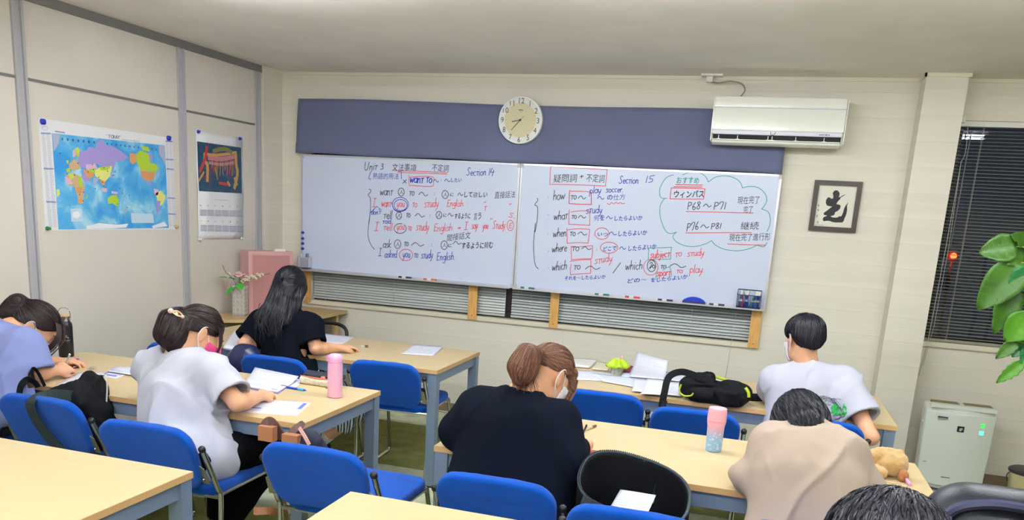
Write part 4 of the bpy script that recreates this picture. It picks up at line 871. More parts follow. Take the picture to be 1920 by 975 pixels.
# ------------------------------------------------------------------ things on the trays
TZ = BZ0+.001
def marker(px, cap_col, nm, lab, rz=.0, flip=1):
    p = at(px[0], px[1], y=-.105); x = p[0]; t = empty(nm, (x, BY+.02-.058, TZ+.0085), rz, lab, 'marker', 'markers on the whiteboard trays')
    mc = mat('marker '+nm+str(cap_col), cap_col, .4)
    bm = bmesh.new(); lathe(bm, [(.0075, -.062), (.0085, -.06), (.0085, .012)], 14, Matrix.Rotation(math.pi/2, 4, 'Y')); obj('barrel', bm, M_white, t, True)
    bm = bmesh.new(); lathe(bm, [(.0092, .012), (.0092, .05), (.0085, .053)], 14, Matrix.Rotation(math.pi/2*flip, 4, 'Y') if flip > 0 else Matrix.Rotation(math.pi/2, 4, 'Y')); obj('cap', bm, mc, t, True)
    bm = bmesh.new(); lathe(bm, [(.0088, -.050), (.0088, -.02)], 14, Matrix.Rotation(math.pi/2, 4, 'Y'), cap=False); obj('print_band', bm, mc, t, True)
    return t
marker((757, 520), (26, 30, 60), 'whiteboard_marker', 'black marker on the left whiteboard tray'); marker((804, 524), (226, 96, 30), 'whiteboard_marker', 'orange marker on the left whiteboard tray', .05)
marker((987, 543), (16, 120, 92), 'whiteboard_marker', 'green marker at the left end of the right whiteboard tray'); marker((1127, 555), (16, 120, 92), 'whiteboard_marker', 'green marker in the middle of the right whiteboard tray'); marker((1184, 560), (214, 56, 50), 'whiteboard_marker', 'red marker on the right whiteboard tray', -.04)
marker((1246, 565), (30, 34, 60), 'whiteboard_marker', 'black marker left of the blue eraser'); marker((1343, 572), (30, 34, 60), 'whiteboard_marker', 'black marker right of the blue eraser', .03)
p = at(1300, 571, y=-.105); er = empty('whiteboard_eraser', (p[0], BY+.02-.058, TZ), label='blue domed whiteboard eraser on the right tray', cat='eraser')
bm = bmesh.new(); pr = [(-.08, .018)]+[(-.08+.16*i/12, .018+.032*math.sin(math.pi*i/12)**.7) for i in range(1, 12)]+[(.08, .018)]
a = [bm.verts.new((x, -.022, z)) for x, z in pr]; b = [bm.verts.new((x, .026, z)) for x, z in pr]; bm.faces.new(a); bm.faces.new(list(reversed(b)))
for i in range(len(pr)): bm.faces.new((a[i], b[i], b[(i+1) % len(pr)], a[(i+1) % len(pr)]))
bmesh.ops.recalc_face_normals(bm, faces=bm.faces); obj('handle', bm, mat('eraser blue', (12, 50, 196), .35), er, bevel=.004); obj('felt', B(-.078, .078, -.023, .025, 0, .018), mat('felt', (60, 64, 96), .95), er)
# blue mesh basket with markers, held by magnets
x0, x1, z0, z1 = 3.655, 3.812, 1.045, 1.166; bk = empty('pen_basket', ((x0+x1)/2, BY-.03, z0), label='dark blue wire basket full of markers at the lower right corner of the right whiteboard', cat='basket'); hw = (x1-x0)/2; Mw = mat('navy wire', (24, 36, 96), .45)
bm = bmesh.new()
for i in range(15): x = -hw+2*hw*i/14; tube(bm, [(x, -.035, 0), (x, -.035, .085)], .0011, 5, False)
for k in range(9): z = .085*k/8; tube(bm, [(-hw, .024, z), (-hw, -.035, z), (hw, -.035, z), (hw, .024, z)], .0011, 5, False)
for s in (-hw, hw):
    for i in range(6): tube(bm, [(s, -.035+.0118*i, 0), (s, -.035+.0118*i, .085+.006*i)], .0011, 5, False)
obj('mesh', bm, Mw, bk); bm = bmesh.new(); tube(bm, [(-hw, -.036, .086), (hw, -.036, .086), (hw, .024, .12), (-hw, .024, .12), (-hw, -.036, .086)], .003, 8); tube(bm, [(-hw, -.036, .002), (hw, -.036, .002)], .003, 8); obj('rim', bm, Mw, bk); obj('base', B(-hw, hw, -.035, .024, 0, .003), Mw, bk)
for i, (dx, c, tl) in enumerate(((-.06, (60, 110, 160), .1), (-.042, (190, 60, 70), -.1), (-.025, (40, 50, 150), .16), (-.006, (30, 60, 170), -.2), (.012, (20, 130, 90), .35), (.030, (40, 80, 180), .25), (.046, (90, 120, 170), .0), (.058, (20, 60, 120), .08))):
    t = empty('whiteboard_marker', ((x0+x1)/2+dx, BY-.036, z0+.006), label=('pale blue', 'red', 'indigo', 'dark blue slanting left', 'green slanting right', 'mid blue', 'greyish blue', 'teal navy')[i]+' capped marker standing in the wire basket', cat='marker', group='markers in the wire basket'); t.rotation_euler = (0, tl, 0)
    bm = bmesh.new(); lathe(bm, [(.008, .034), (.008, .11), (.006, .112)], 12); obj('barrel', bm, M_white, t, True); bm = bmesh.new(); lathe(bm, [(.0088, 0), (.0088, .036)], 12); obj('cap', bm, mat('cap%d' % i, c, .4), t, True)
    bm = bmesh.new(); lathe(bm, [(.0083, .05), (.0083, .08)], 12, cap=False); obj('print_band', bm, mat('cap%d' % i, c, .4), t, True)
# grey holder at the lower left corner
hd = empty('marker_holder', (.274, BY-.03, 1.055), label='small white marker box on the lower left corner of the left whiteboard', cat='holder')
bm = bmesh.new()
for a in ((-.048, .048, -.03, -.027, 0, .085), (-.048, .048, .025, .027, 0, .088), (-.048, -.045, -.03, .027, 0, .086), (.045, .048, -.03, .027, 0, .086), (-.048, .048, -.03, .027, 0, .003)): box(bm, *a)
obj('box', bm, mat('translucent grey', (196, 200, 214), .3), hd); obj('front_label', B(-.02, .046, -.0312, -.0302, .004, .08), mat('grey lilac', (168, 170, 186), .5), hd)
for dx, c, tl in ((-.015, (210, 212, 217), -.15), (.008, (70, 96, 130), .12), (.024, (120, 150, 190), .05)):
    t = empty('whiteboard_marker', (.274+dx, BY-.03, 1.06), label={210: 'white', 70: 'navy', 120: 'light blue'}[c[0]]+' marker standing in the white marker box', cat='marker', group='markers in the white box'); t.rotation_euler = (0, tl, 0)
    bm = bmesh.new(); lathe(bm, [(.007, 0), (.007, .08), (.0078, .08), (.0078, .108), (.006, .11)], 12); obj('barrel', bm, mat('mk%d' % c[0], c, .4), t, True)
for k, z in enumerate((1.100+.030, 1.158, 1.187, 1.216)):
    pz = at(567.5, (437, 448, 457.5, 467)[3-k]-5+4, y=BY)
    bm = bmesh.new(); lathe(bm, [(.011, 0), (.012, .004), (.008, .012), (.010, .016)], 14, RX); o = obj('magnet', bm, mat('magnet blue', (30, 60, 180), .4), smooth=True, loc=(.243, BY-.006+.004, float(pz[2])))
    tag(o, 'blue round magnet, %s down, on the left edge of the left whiteboard' % ('fourth', 'third', 'second', 'first')[k], 'magnet', 'blue magnets')
# ------------------------------------------------------------------ people
M_skin = mat('skin', (226, 172, 138), .55, spec=.35, bump=.15, bscale=260, vary=.03, vscale=30)
for _n in ('skin',):
    _p = MATS[_n].node_tree.nodes['Principled BSDF']; _p.inputs['Subsurface Weight'].default_value = .12; _p.inputs['Subsurface Radius'].default_value = (.02, .008, .004); _p.inputs['Subsurface Scale'].default_value = .3
M_mask = mat('white mask', (228, 228, 234), .8, bump=.2, bscale=900); M_pinkmask = mat('pink mask', (222, 70, 136), .8)
M_eye = mat('dark eye', (24, 18, 18), .15)
def fabric(name, col, vary=.02, bump=.35, sheen=.0, fold=.55):
    new = name not in MATS; m = mat(name, col, .92, bump=bump, bscale=1400, vary=vary, vscale=8, sheen=sheen, spec=.08)
    if new:                                   # soft cloth creases as relief
        N, L = m.node_tree.nodes, m.node_tree.links; p = N['Principled BSDF']; b0 = p.inputs['Normal'].links[0].from_node
        tc = N.new('ShaderNodeTexCoord'); mp = N.new('ShaderNodeMapping'); mp.inputs['Scale'].default_value = (1, 1, .45); mp.inputs['Rotation'].default_value = (0, .5, 0); L.new(tc.outputs['Object'], mp.inputs[0])
        n = N.new('ShaderNodeTexNoise'); n.noise_type = 'RIDGED_MULTIFRACTAL'; n.inputs['Scale'].default_value = 5.5; n.inputs['Detail'].default_value = 2.2; n.inputs['Distortion'].default_value = .7; L.new(mp.outputs[0], n.inputs['Vector'])
        b = N.new('ShaderNodeBump'); b.inputs['Strength'].default_value = fold; b.inputs['Distance'].default_value = .02; L.new(n.outputs[0], b.inputs['Height']); L.new(b0.outputs[0], b.inputs['Normal']); L.new(b.outputs[0], p.inputs['Normal'])
    return m
def hairmat(name, c1, c2, rough=.34):
    if name in MATS: return MATS[name]
    m = bpy.data.materials.new(name); m.use_nodes = True; N = m.node_tree.nodes; L = m.node_tree.links; p = N['Principled BSDF']
    p.inputs['Roughness'].default_value = rough; p.inputs['Specular IOR Level'].default_value = .45
    g = N.new('ShaderNodeNewGeometry'); mx = N.new('ShaderNodeMix'); mx.data_type = 'RGBA'; mx.inputs[6].default_value = srgb(*c1); mx.inputs[7].default_value = srgb(*c2)
    pw = N.new('ShaderNodeMath'); pw.operation = 'POWER'; pw.inputs[1].default_value = 1.6; L.new(g.outputs['Random Per Island'], pw.inputs[0]); L.new(pw.outputs[0], mx.inputs[0]); L.new(mx.outputs[2], p.inputs['Base Color'])
    m.diffuse_color = srgb(*c1); MATS[name] = m; return m
def basis(fwd, up):
    f = np.array(fwd, float); f /= np.linalg.norm(f); u = np.array(up, float); r = np.cross(f, u); r /= np.linalg.norm(r); u = np.cross(r, f)
    return np.stack([r, f, u], 1)             # columns: right, forward, up
def V3(*a): return np.array(a, float)
def head_skin(s, c, R, ears=True, k=.02, sc=1.):
    W = lambda x, y, z: c+R@(np.array([x, y, z])*sc)
    q = lambda *r: [i*sc for i in r]
    s.ell(W(0, -.014, .030), q(.073, .092, .084), R, k); s.ell(W(0, .030, -.030), q(.060, .060, .082), R, .03); s.ell(W(0, .050, -.088), q(.036, .034, .028), R, .03)
    s.ell(W(0, .012, -.070), q(.054, .060, .040), R, .03)
    s.cap(W(0, .086, .012), W(0, .104, -.026), .007, .012, .014); s.cap(W(-.012, .095, -.030), W(.012, .095, -.030), .007, .007, .008)
    s.cap(W(-.022, .088, .030), W(.022, .088, .030), .010, .010, .02)
    for e in (-1, 1):
        s.ell(W(.031*e, .092, .010), q(.016, .012, .011), R, .012, 'sub'); s.ell(W(.031*e, .076, .009), q(.014, .013, .012), R, .004)
        s.ell(W(.036*e, .070, -.020), q(.022, .02, .02), R, .02)
    s.cap(W(-.018, .088, -.056), W(.018, .088, -.056), .007, .007, .012); s.cap(W(-.016, .088, -.066), W(.016, .088, -.066), .008, .008, .010)
    if ears:
        for e in (-1, 1):
            Re = R@rotm(.15, 0, .38*e)
            s.ell(W(.078*e, -.014, -.004), q(.009, .021, .034), Re, .006); s.ell(W(.0865*e, -.008, .000), q(.006, .011, .021), Re, .004, 'sub'); s.ell(W(.075*e, -.006, -.031), q(.006, .009, .009), Re, .006)
def hand(s, w, fwd, up, side=1, curl=(.5, .5, .5, .6), sc=.92, thumb=(.5, .3)):
    """w wrist point; fwd from wrist to knuckles; up = normal of the back of the hand; side=+1 puts the thumb at the left of fwd"""
    R = basis(fwd, up); P = lambda x, y, z: w+R@(np.array([x, y, z])*sc); k = .006
    s.cap(P(-.008, .0, 0), P(-.014, .045, 0), .021*sc, .021*sc, .012, flat=(R[:, 2], .62)); s.cap(P(.012, .0, 0), P(.020, .045, 0), .020*sc, .020*sc, .012, flat=(R[:, 2], .62))
    s.cap(P(-.024, .066, .0), P(.028, .060, .0), .0135*sc, .0125*sc, .014)
    s.cap(P(-.010*side, .02, 0), P(-.026*side, .070, 0), .014*sc, .012*sc, .012)
    for i in range(4):
        x = (-.030, -.010, .0105, .029)[i]*side; L = (.040, .044, .041, .033)[i]; r = (.0090, .0092, .0088, .0078)[i]*sc; p = V3(x, (.072, .076, .073, .066)[i], .001); a = curl[i]*.75; d0 = x*1.6
        pts = [p]
        for j, l in enumerate((L, L*.62, L*.52)):
            d = V3(math.sin(d0)*math.cos(a), math.cos(d0)*math.cos(a), -math.sin(a)); p = p+d*l; pts.append(p); a += curl[i]*(1.1 if j == 0 else .8)
        Q = [P(*t) for t in pts]; s.cap(P(x*.8, .04, 0), Q[0], r*1.1, r*1.12, k); s.chain(Q, [r*1.1, r, r*.93, r*.78], .003)
    t0, t1, t2, t3 = V3(-.018*side, .012, -.004), V3(-(.034+.012*thumb[0])*side, .040, -.012-.01*thumb[1]), V3(-(.036+.020*thumb[0])*side, .068, -.020-.016*thumb[1]), V3(-(.030+.016*thumb[0])*side, .092, -.026-.022*thumb[1])
    s.chain([P(*t0), P(*t1), P(*t2), P(*t3)], [.016*sc, .0125*sc, .0105*sc, .0085*sc], .008)
def hair_strands(name, S, m, parent, roots, dirfn, length=(.04, .09), step=.0115, width=.0022, lift=.0012, seed=1, jit=.12):
    rg = np.random.default_rng(seed); P = roots.copy(); n = len(P); Ls = rg.uniform(length[0], length[1], n); mx = int(length[1]/step)+1
    wd = rg.uniform(.6, 1.3, n)*width; lf = lift*rg.uniform(.2, 1.6, n); dj = rg.normal(0, jit, (n, 3)); V = []; tw = rg.normal(0, .55, n)
    pts, sides = [], []
    for i in range(mx+1):
        g = S.grad(P); P = P-g*(S.sample(P)-lf)[:, None]
        d = dirfn(P)+dj; d = d-g*(d*g).sum(1, keepdims=True); d /= np.linalg.norm(d, axis=1, keepdims=True)+1e-9
        sd = np.cross(g, d)*np.cos(tw)[:, None]+g*np.sin(tw)[:, None]; pts.append(P.copy()); sides.append(sd); P = P+d*step
    pts = np.array(pts); sides = np.array(sides); cnt = np.minimum((Ls/step).astype(int)+2, mx+1)
    Vs, Fs = [], []; b = 0
    for j in range(n):
        c = cnt[j]; t = np.linspace(0, 1, c); ww = wd[j]*np.sin(np.pi*np.clip(t*.86+.1, 0, 1))**.6
        q = pts[:c, j]; sd = sides[:c, j]*ww[:, None]*.5
        Vs.append(np.stack([q-sd, q+sd], 1).reshape(-1, 3)); k = b+2*np.arange(c-1); Fs.append(np.stack([k, k+1, k+3, k+2], 1)); b += 2*c
    Vs = np.concatenate(Vs).astype(np.float32); Fs = np.concatenate(Fs).astype(np.int32)
    me = bpy.data.meshes.new(name); me.vertices.add(len(Vs)); me.vertices.foreach_set('co', Vs.ravel()); me.loops.add(Fs.size); me.loops.foreach_set('vertex_index', Fs.ravel())
    me.polygons.add(len(Fs)); me.polygons.foreach_set('loop_start', (np.arange(len(Fs))*4).astype(np.int32)); me.update(calc_edges=True)
    o = mobj(name, me, m, parent, True); o['kind'] = 'stuff'; return o
def surf_points(o, n, seed=0, keep=None):
    me = o.data; co = np.empty(len(me.vertices)*3, np.float32); me.vertices.foreach_get('co', co); co = co.reshape(-1, 3).astype(float)
    if keep is not None: co = co[keep(co)]
    rg = np.random.default_rng(seed); return co[rg.integers(0, len(co), n)]+rg.normal(0, .002, (n, 3))
def free_strands(name, lines, r, m, parent):
    bm = bmesh.new()
    for P, rr in zip(lines, r if hasattr(r, '__len__') else [r]*len(lines)):
        C_ = catmull(P, 5); n = len(C_); tube(bm, C_, [rr*(1-.75*(i/(n-1))**2) for i in range(n)], 5, True)
    o = obj(name, bm, m, parent, True); o['kind'] = 'stuff'; return o
def ridged(x, y, z): return (1-np.abs(noise3(x, y, z)))**3
def folds(amp, f=7., dirs=(1, 1, .5), seed=0., fine=.0, ang=.45):
    ca, sa = math.cos(ang), math.sin(ang)
    def q(x, y, z):
        out = 0
        for k, (sg, fr, st, am) in enumerate(((1, f, .30, 1.), (-1, f*1.35, .28, .8), (.15, f*2.4, .35, .38))):
            wx = x+noise3(x*4+seed+k*7, y*4, z*4)*.05; wz = z+noise3(x*4, y*4+seed, z*4+9+k)*.05
            u = wx*ca+sg*wz*sa; v = -sg*wx*sa+wz*ca
            n = noise3(u*fr+seed+k*3.7, y*fr*.6+k, v*fr*st); m = np.clip(noise3(x*3.2+seed*2+k*5, y*3.2, z*3.2+k)*1.6+.55, 0, 1)
            out = out+am*m*(np.maximum(1-np.abs(n)*2.3, 0)**1.4-.18)
        return -amp*2.7*out
    return q
PEOPLE_PARENT = []
def hand_out(h): pass
class Person:
    def __init__(s, label, J, h=.0064):
        s.J = {k: np.array(v, float) for k, v in J.items() if not isinstance(v, (str, dict)) and k not in ('fwd',)}
        J = s.J; s.t = empty('person', (float(J['pelvis'][0]), float(J['pelvis'][1]), 0), label=label, cat='person')
        pts = np.array(list(J.values())); lo = pts.min(0)-.17; hi = pts.max(0)+.17; lo[2] = max(lo[2], -.01)
        s.lo, s.hi, s.h = lo, hi, h; s.skin = SDF(lo, hi, h)
        bpy.context.view_layer.update()
    def fix(s, o): o.matrix_parent_inverse = s.t.matrix_world.inverted(); return o
    def body(s, headc, R, girth=1., arms=('L', 'R'), legs=True, hands={}, sc=1., tr=.075):
        J, k = s.J, s.skin; s.hc, s.R = np.array(headc, float), R; head_skin(k, s.hc, R, sc=sc)
        Wp = lambda x, y, z: s.hc+R@(np.array([x, y, z])*sc)
        k.cap(Wp(0, -.030, -.045), J['neck'], .050*sc, .052, .02); k.cap(J['neck'], J['chest'], .055, .10, .04)
        f = J['front']-J['chest']; f /= np.linalg.norm(f)
        k.cap(J['chest'], J['pelvis'], .115*girth, .125*girth, .03, flat=(f, .72)); k.cap(J['shL'], J['shR'], .045, .045, .05)
        for a in arms:
            sh, el, wr = J['sh'+a], J['el'+a], J['wr'+a]
            k.cap(sh, el, .045, .036, .02); k.chain([el, el+(wr-el)*.3, wr], [.035, .036, .024], .015)
            if a in hands: hh = hands[a]; hand(k, wr, hh[0], hh[1], hh[2], **(hh[3] if len(hh) > 3 else {}))
        if legs:
            for a in ('L', 'R'):
                if 'kn'+a in J:
                    hp = J['pelvis']+(J['sh'+a]-J['neck'])*.45*V3(1, 1, 0); kn, an = J['kn'+a], J['an'+a]
                    k.cap(hp, kn, .075, .055, .03); k.chain([kn, kn+(an-kn)*.35, an], [.052, .052, .034], .02)
                    d = an-kn; d[2] = 0; fd = f*V3(1, 1, 0); fd /= np.linalg.norm(fd)+1e-9; k.cap(an+V3(0, 0, -.04), an+fd*.13+V3(0, 0, -.055), .032, .026, .02)
    def face_bits(s, mask=None, side_loops=True):
        R, c = s.R, s.hc; W = lambda x, y, z: c+R@np.array([x, y, z])
        for e in (-1, 1):
            bm = bmesh.new(); bmesh.ops.create_uvsphere(bm, u_segments=12, v_segments=8, radius=.0075, matrix=Matrix.Translation(W(.031*e, .084, .004)) @ Matrix(R).to_4x4() @ Matrix.Diagonal((1.4, .7, .45, 1))); s.fix(obj('eye', bm, M_eye, s.t, True))
            bm = bmesh.new(); tube(bm, [W(.018*e, .099, .028), W(.032*e, .097, .033), W(.048*e, .083, .028)], [.0018, .0026, .0012], 6); s.fix(obj('eyebrow', bm, M_eye, s.t, True))
        if mask is not None:
            k = s.skin; n = SDF(s.hc-.16, s.hc+.16, .004); head_skin(n, c, R, ears=False)
            n.ell(W(0, .085, -.040), (.030, .030, .045), R, .03)
            v = n.v.copy(); n.v = np.abs(v-.005)-.0022
            def reg(x, y, z):
                dx, dy, dz = x-c[0], y-c[1], z-c[2]; a, b, g = [R[0][i]*dx+R[1][i]*dy+R[2][i]*dz for i in range(3)]
                return np.maximum(np.maximum(g+.012-(.02*(1-np.minimum(np.abs(a)/.03, 1))), -.108-g), .030-b)
            sl, P = n._sl(n.lo, n.lo+n.h*n.n); n.v = np.maximum(n.v, reg(*P)).astype(np.float32)
            s.fix(n.mesh('face_mask', mask, s.t))
            for e in (-1, 1):
                bm = bmesh.new(); tube(bm, catmull([W(.060*e, .040, -.022), W(.074*e, .010, .012), W(.083*e, -.012, .032), W(.088*e, -.030, .018), W(.084*e, -.030, -.016), W(.074*e, -.004, -.048), W(.056*e, .036, -.082)], 5), .0020, 6); s.fix(obj('mask_loop', bm, mask if mask is M_mask else M_mask, s.t, True))
    def build_skin(s): s.fix(s.skin.mesh('body', M_skin, s.t))
    def shirt(s, m, name='shirt', w=.175, d=.70, wt=.165, sleeve=.62, sr=(.075, .078), neck=.066, amp=.005, f=8., dirs=(1, 1, .5), seed=0., hem=None, extra=None, h=.0062, collar=True, hole=True, slk=.05, sh_r=.062, sag=0., neck_dir=None, mid=None):
        J = s.J; q = SDF(s.lo, s.hi, h); fr = J['front']-J['chest']; fr /= np.linalg.norm(fr); across = J['shR']-J['shL']; across /= np.linalg.norm(across)
        p0 = J['pelvis'] if hem is None else np.array(hem, float)
        ch = J['chest']
        if mid is None: q.cap(p0, ch, w, wt, .03, flat=(fr, d))
        else: q.cap(p0, mid, w, (w+wt)/2, .03, flat=(fr, d)); q.cap(mid, ch, (w+wt)/2, wt, .05, flat=(fr, d))
        q.cap(J['shL']-across*(-.0), J['shR'], sh_r, sh_r, .07); q.cap(ch, J['neck']-V3(0, 0, .03), wt*.75, .075, .07, flat=(fr, .8))
        for a in ('L', 'R'):
            sh, el, wr = J['sh'+a], J['el'+a], J['wr'+a]
            if sleeve <= 1: e = sh+(el-sh)*sleeve; q.cap(sh, e, sr[0], sr[1], slk, cut=True); dd = (el-sh)/np.linalg.norm(el-sh); q.cap(e-dd*.015, e+dd*.06, sr[1]-.014, sr[1]-.012, 0, 'sub')
            else:
                q.cap(sh, el, sr[0], sr[1], slk); e = el+(wr-el)*(sleeve-1); q.cap(el, e, sr[1], sr[1]*.72, .03, cut=True); dd = (wr-el)/np.linalg.norm(wr-el); q.cap(e-dd*.012, e+dd*.05, sr[1]*.72-.014, sr[1]*.72-.012, 0, 'sub')
        if extra: extra(q)
        if amp: q.disp(folds(amp, f, dirs, seed), .035)
        for a in ('L', 'R'):
            sh, el, wr = J['sh'+a], J['el'+a], J['wr'+a]
            if sleeve <= 1: A, Bq, rr_ = sh, sh+(el-sh)*sleeve, sr[1]
            else: A, Bq, rr_ = el, el+(wr-el)*(sleeve-1), sr[1]*.72
            dd = (Bq-A)/np.linalg.norm(Bq-A)
            def endcut(x, y, z, e=Bq, dd=dd, R2=rr_+.02):
                px, py, pz = x-e[0], y-e[1], z-e[2]; t = px*dd[0]+py*dd[1]+pz*dd[2]; rad = np.sqrt(np.maximum(px*px+py*py+pz*pz-t*t, 0)); return np.maximum(np.maximum(-t, t-.07), rad-R2)
            q.fn(endcut, .0, 'sub', Bq-.15, Bq+.15); q.cap(Bq-dd*.02, Bq+dd*.05, rr_-.014, rr_-.012, 0, 'sub')
        nd = (s.hc+s.R@V3(0, -.03, -.05)-J['neck']) if neck_dir is None else np.array(neck_dir, float); nd /= np.linalg.norm(nd); nb = J['neck']
        if collar:
            u = np.cross(nd, V3(1, 0, 0)); u /= np.linalg.norm(u); v = np.cross(nd, u)
            ring = [nb+nd*(.002)+(u*math.cos(a)+v*math.sin(a))*neck for a in np.linspace(0, 2*math.pi, 13)]
            for i in range(12): q.cap(ring[i], ring[i+1], .0105, .0105, .012)
        if hole: q.cap(nb-nd*.035, nb+nd*.12, neck-.006, neck+.004, .004, 'sub')
        if hem is not None or True: q.fn(lambda x, y, z: (p0[2]-(.075 if hem is None else .0))-z+0*x+0*y, .0, 'sub') if 0 else None
        s.q = q; return s.fix(q.mesh(name, m, s.t))
    def trousers(s, m, name='trousers', r=(.098, .078, .056), to=.9, h=.0105, seed=0.):
        J = s.J; q = SDF(s.lo, s.hi, h); q.ell(J['pelvis']-V3(0, 0, .02), (.145, .105, .085), None, .03)
        for a in ('L', 'R'):
            hp = J['pelvis']+(J['sh'+a]-J['neck'])*.42*V3(1, 1, 0); kn, an = J['kn'+a], J['an'+a]; e = kn+(an-kn)*to
            q.cap(hp, kn, r[0], r[1], .03); q.cap(kn, e, r[1], r[2], .02, cut=True)
        q.disp(folds(.004, 9, (1, 1, 1), seed)); return s.fix(q.mesh(name, m, s.t))
    def shoes(s, m, which=('L', 'R')):
        J = s.J; f = (J['front']-J['chest'])*V3(1, 1, 0); f /= np.linalg.norm(f)
        for a in which:
            an = J['an'+a]; q = SDF(an-.2, an+.24, .006); z0 = .0
            q.cap(V3(an[0], an[1], .045)-f*.02, V3(an[0], an[1], .038)+f*.15, .046, .042, .02, flat=((0, 0, 1), .9)); q.cap(V3(an[0], an[1], .05), V3(an[0], an[1], .085), .042, .040, .02)
            q.cap(V3(an[0], an[1], .11), V3(an[0], an[1], .06), .034, .03, .003, 'sub'); q.fn(lambda x, y, z: z-.004+0*x+0*y, 0, 'sub'); s.fix(q.mesh('shoe', m, s.t))
    def hair_base(s, shapes, m, hl=-.004, h=.0045, cutface=True, off=.011, back=-.10, amp=.0035, wave=None, nape=-.075, side=-.035, brow=.045, ear=True, narrow=0.):
        """hair as an offset of the skull plus extra shapes, open at the face and ears; local frame of the head"""
        c, R = s.hc, s.R; W = lambda x, y, z: c+R@np.array([x, y, z]); pts = [W(x, y, z) for x in (-.12, .12) for y in (-.14, .13) for z in (-.13, .14)]
        for sh in shapes: pts += [np.array(sh['p'], float) + d for d in (-.09, .09)] if 'p' in sh else []
        pts = np.array(pts); q = SDF(pts.min(0)-.01, pts.max(0)+.01, h)
        q.ell(W(0, -.016, .034), (.073+off, .092+off, .084+off), R, .01); q.ell(W(0, -.05, -.02), (.064+off*.6, .050+off*.6, .070), R, .03)
        def loc(x, y, z):
            dx, dy, dz = x-c[0], y-c[1], z-c[2]; return [R[0][i]*dx+R[1][i]*dy+R[2][i]*dz for i in range(3)]
        def face(x, y, z):
            a, b, g = loc(x, y, z)
            # below this surface there is no hair: rises from nape to the ears to the brow
            nape_ = nape+narrow*np.clip(np.abs(a)/.07, 0, 1.3)**2
            zl = np.where(b < -.03, nape_+(side-nape_)*np.clip((b+.11)/.08, 0, 1), np.where(b < .04, side+(.02-side)*np.clip((b+.03)/.07, 0, 1), .02+(brow-.02)*np.clip((b-.04)/.035, 0, 1)))
            return g-zl
        if cutface: q.fn(lambda x, y, z: face(x, y, z), .012, 'sub')
        for sh in shapes: sh['f'](q, W, R)
        if ear:
            for e in (-1, 1): q.ell(W(.094*e, -.012, -.010), (.036, .029, .042), R, .006, 'sub')
        if amp:
            q.disp(lambda x, y, z: amp*wave(*loc(x, y, z)) if wave else amp*noise3(*[t*a for t, a in zip(loc(x, y, z), (90, 40, 40))]), .03)
        s.hq = q; o = s.fix(q.mesh('hair', m, s.t)); return o
def radial_wave(cx, cy, cz, n=60):
    def f(a, b, g):
        th = np.arctan2(a-cx, -(b-cy)); return noise3(th*n/6.28*2.2, (g-cz)*14, th*0+1.)+.5*noise3(th*n, (g-cz)*20, th*0+5.)
    return f
def strands_on(p, m, n, dirfn, length=(.04, .09), keep=None, width=.0022, seed=1, lift=.0012, jit=.12, src=None):
    o = src or [c for c in p.t.children if c.name.startswith('hair')][0]
    pts = surf_points(o, n, seed, keep); r = hair_strands('hair_strands', p.hq, m, p.t, pts, dirfn, length, seed=seed, width=width, lift=lift, jit=jit); p.fix(r)
    r.parent = o; r.matrix_parent_inverse = o.matrix_basis.inverted() if 0 else Matrix(); r.matrix_parent_inverse = (p.t.matrix_world @ o.matrix_parent_inverse).inverted() if 0 else Matrix()
    return r
def unit(v): return v/(np.linalg.norm(v, axis=-1, keepdims=True)+1e-9)
def flow(W, crown, down=(0, 0, -1), wd=.6):
    c = W(*crown); d = np.array(down, float)
    return lambda P: unit(unit(P-c)+d*wd)

H_black = hairmat('black hair', (8, 7, 13), (34, 32, 52), .42); H_dbrown = hairmat('dark brown hair', (20, 12, 16), (66, 44, 46), .46); H_red = hairmat('reddish brown hair', (78, 46, 36), (160, 112, 90), .58)
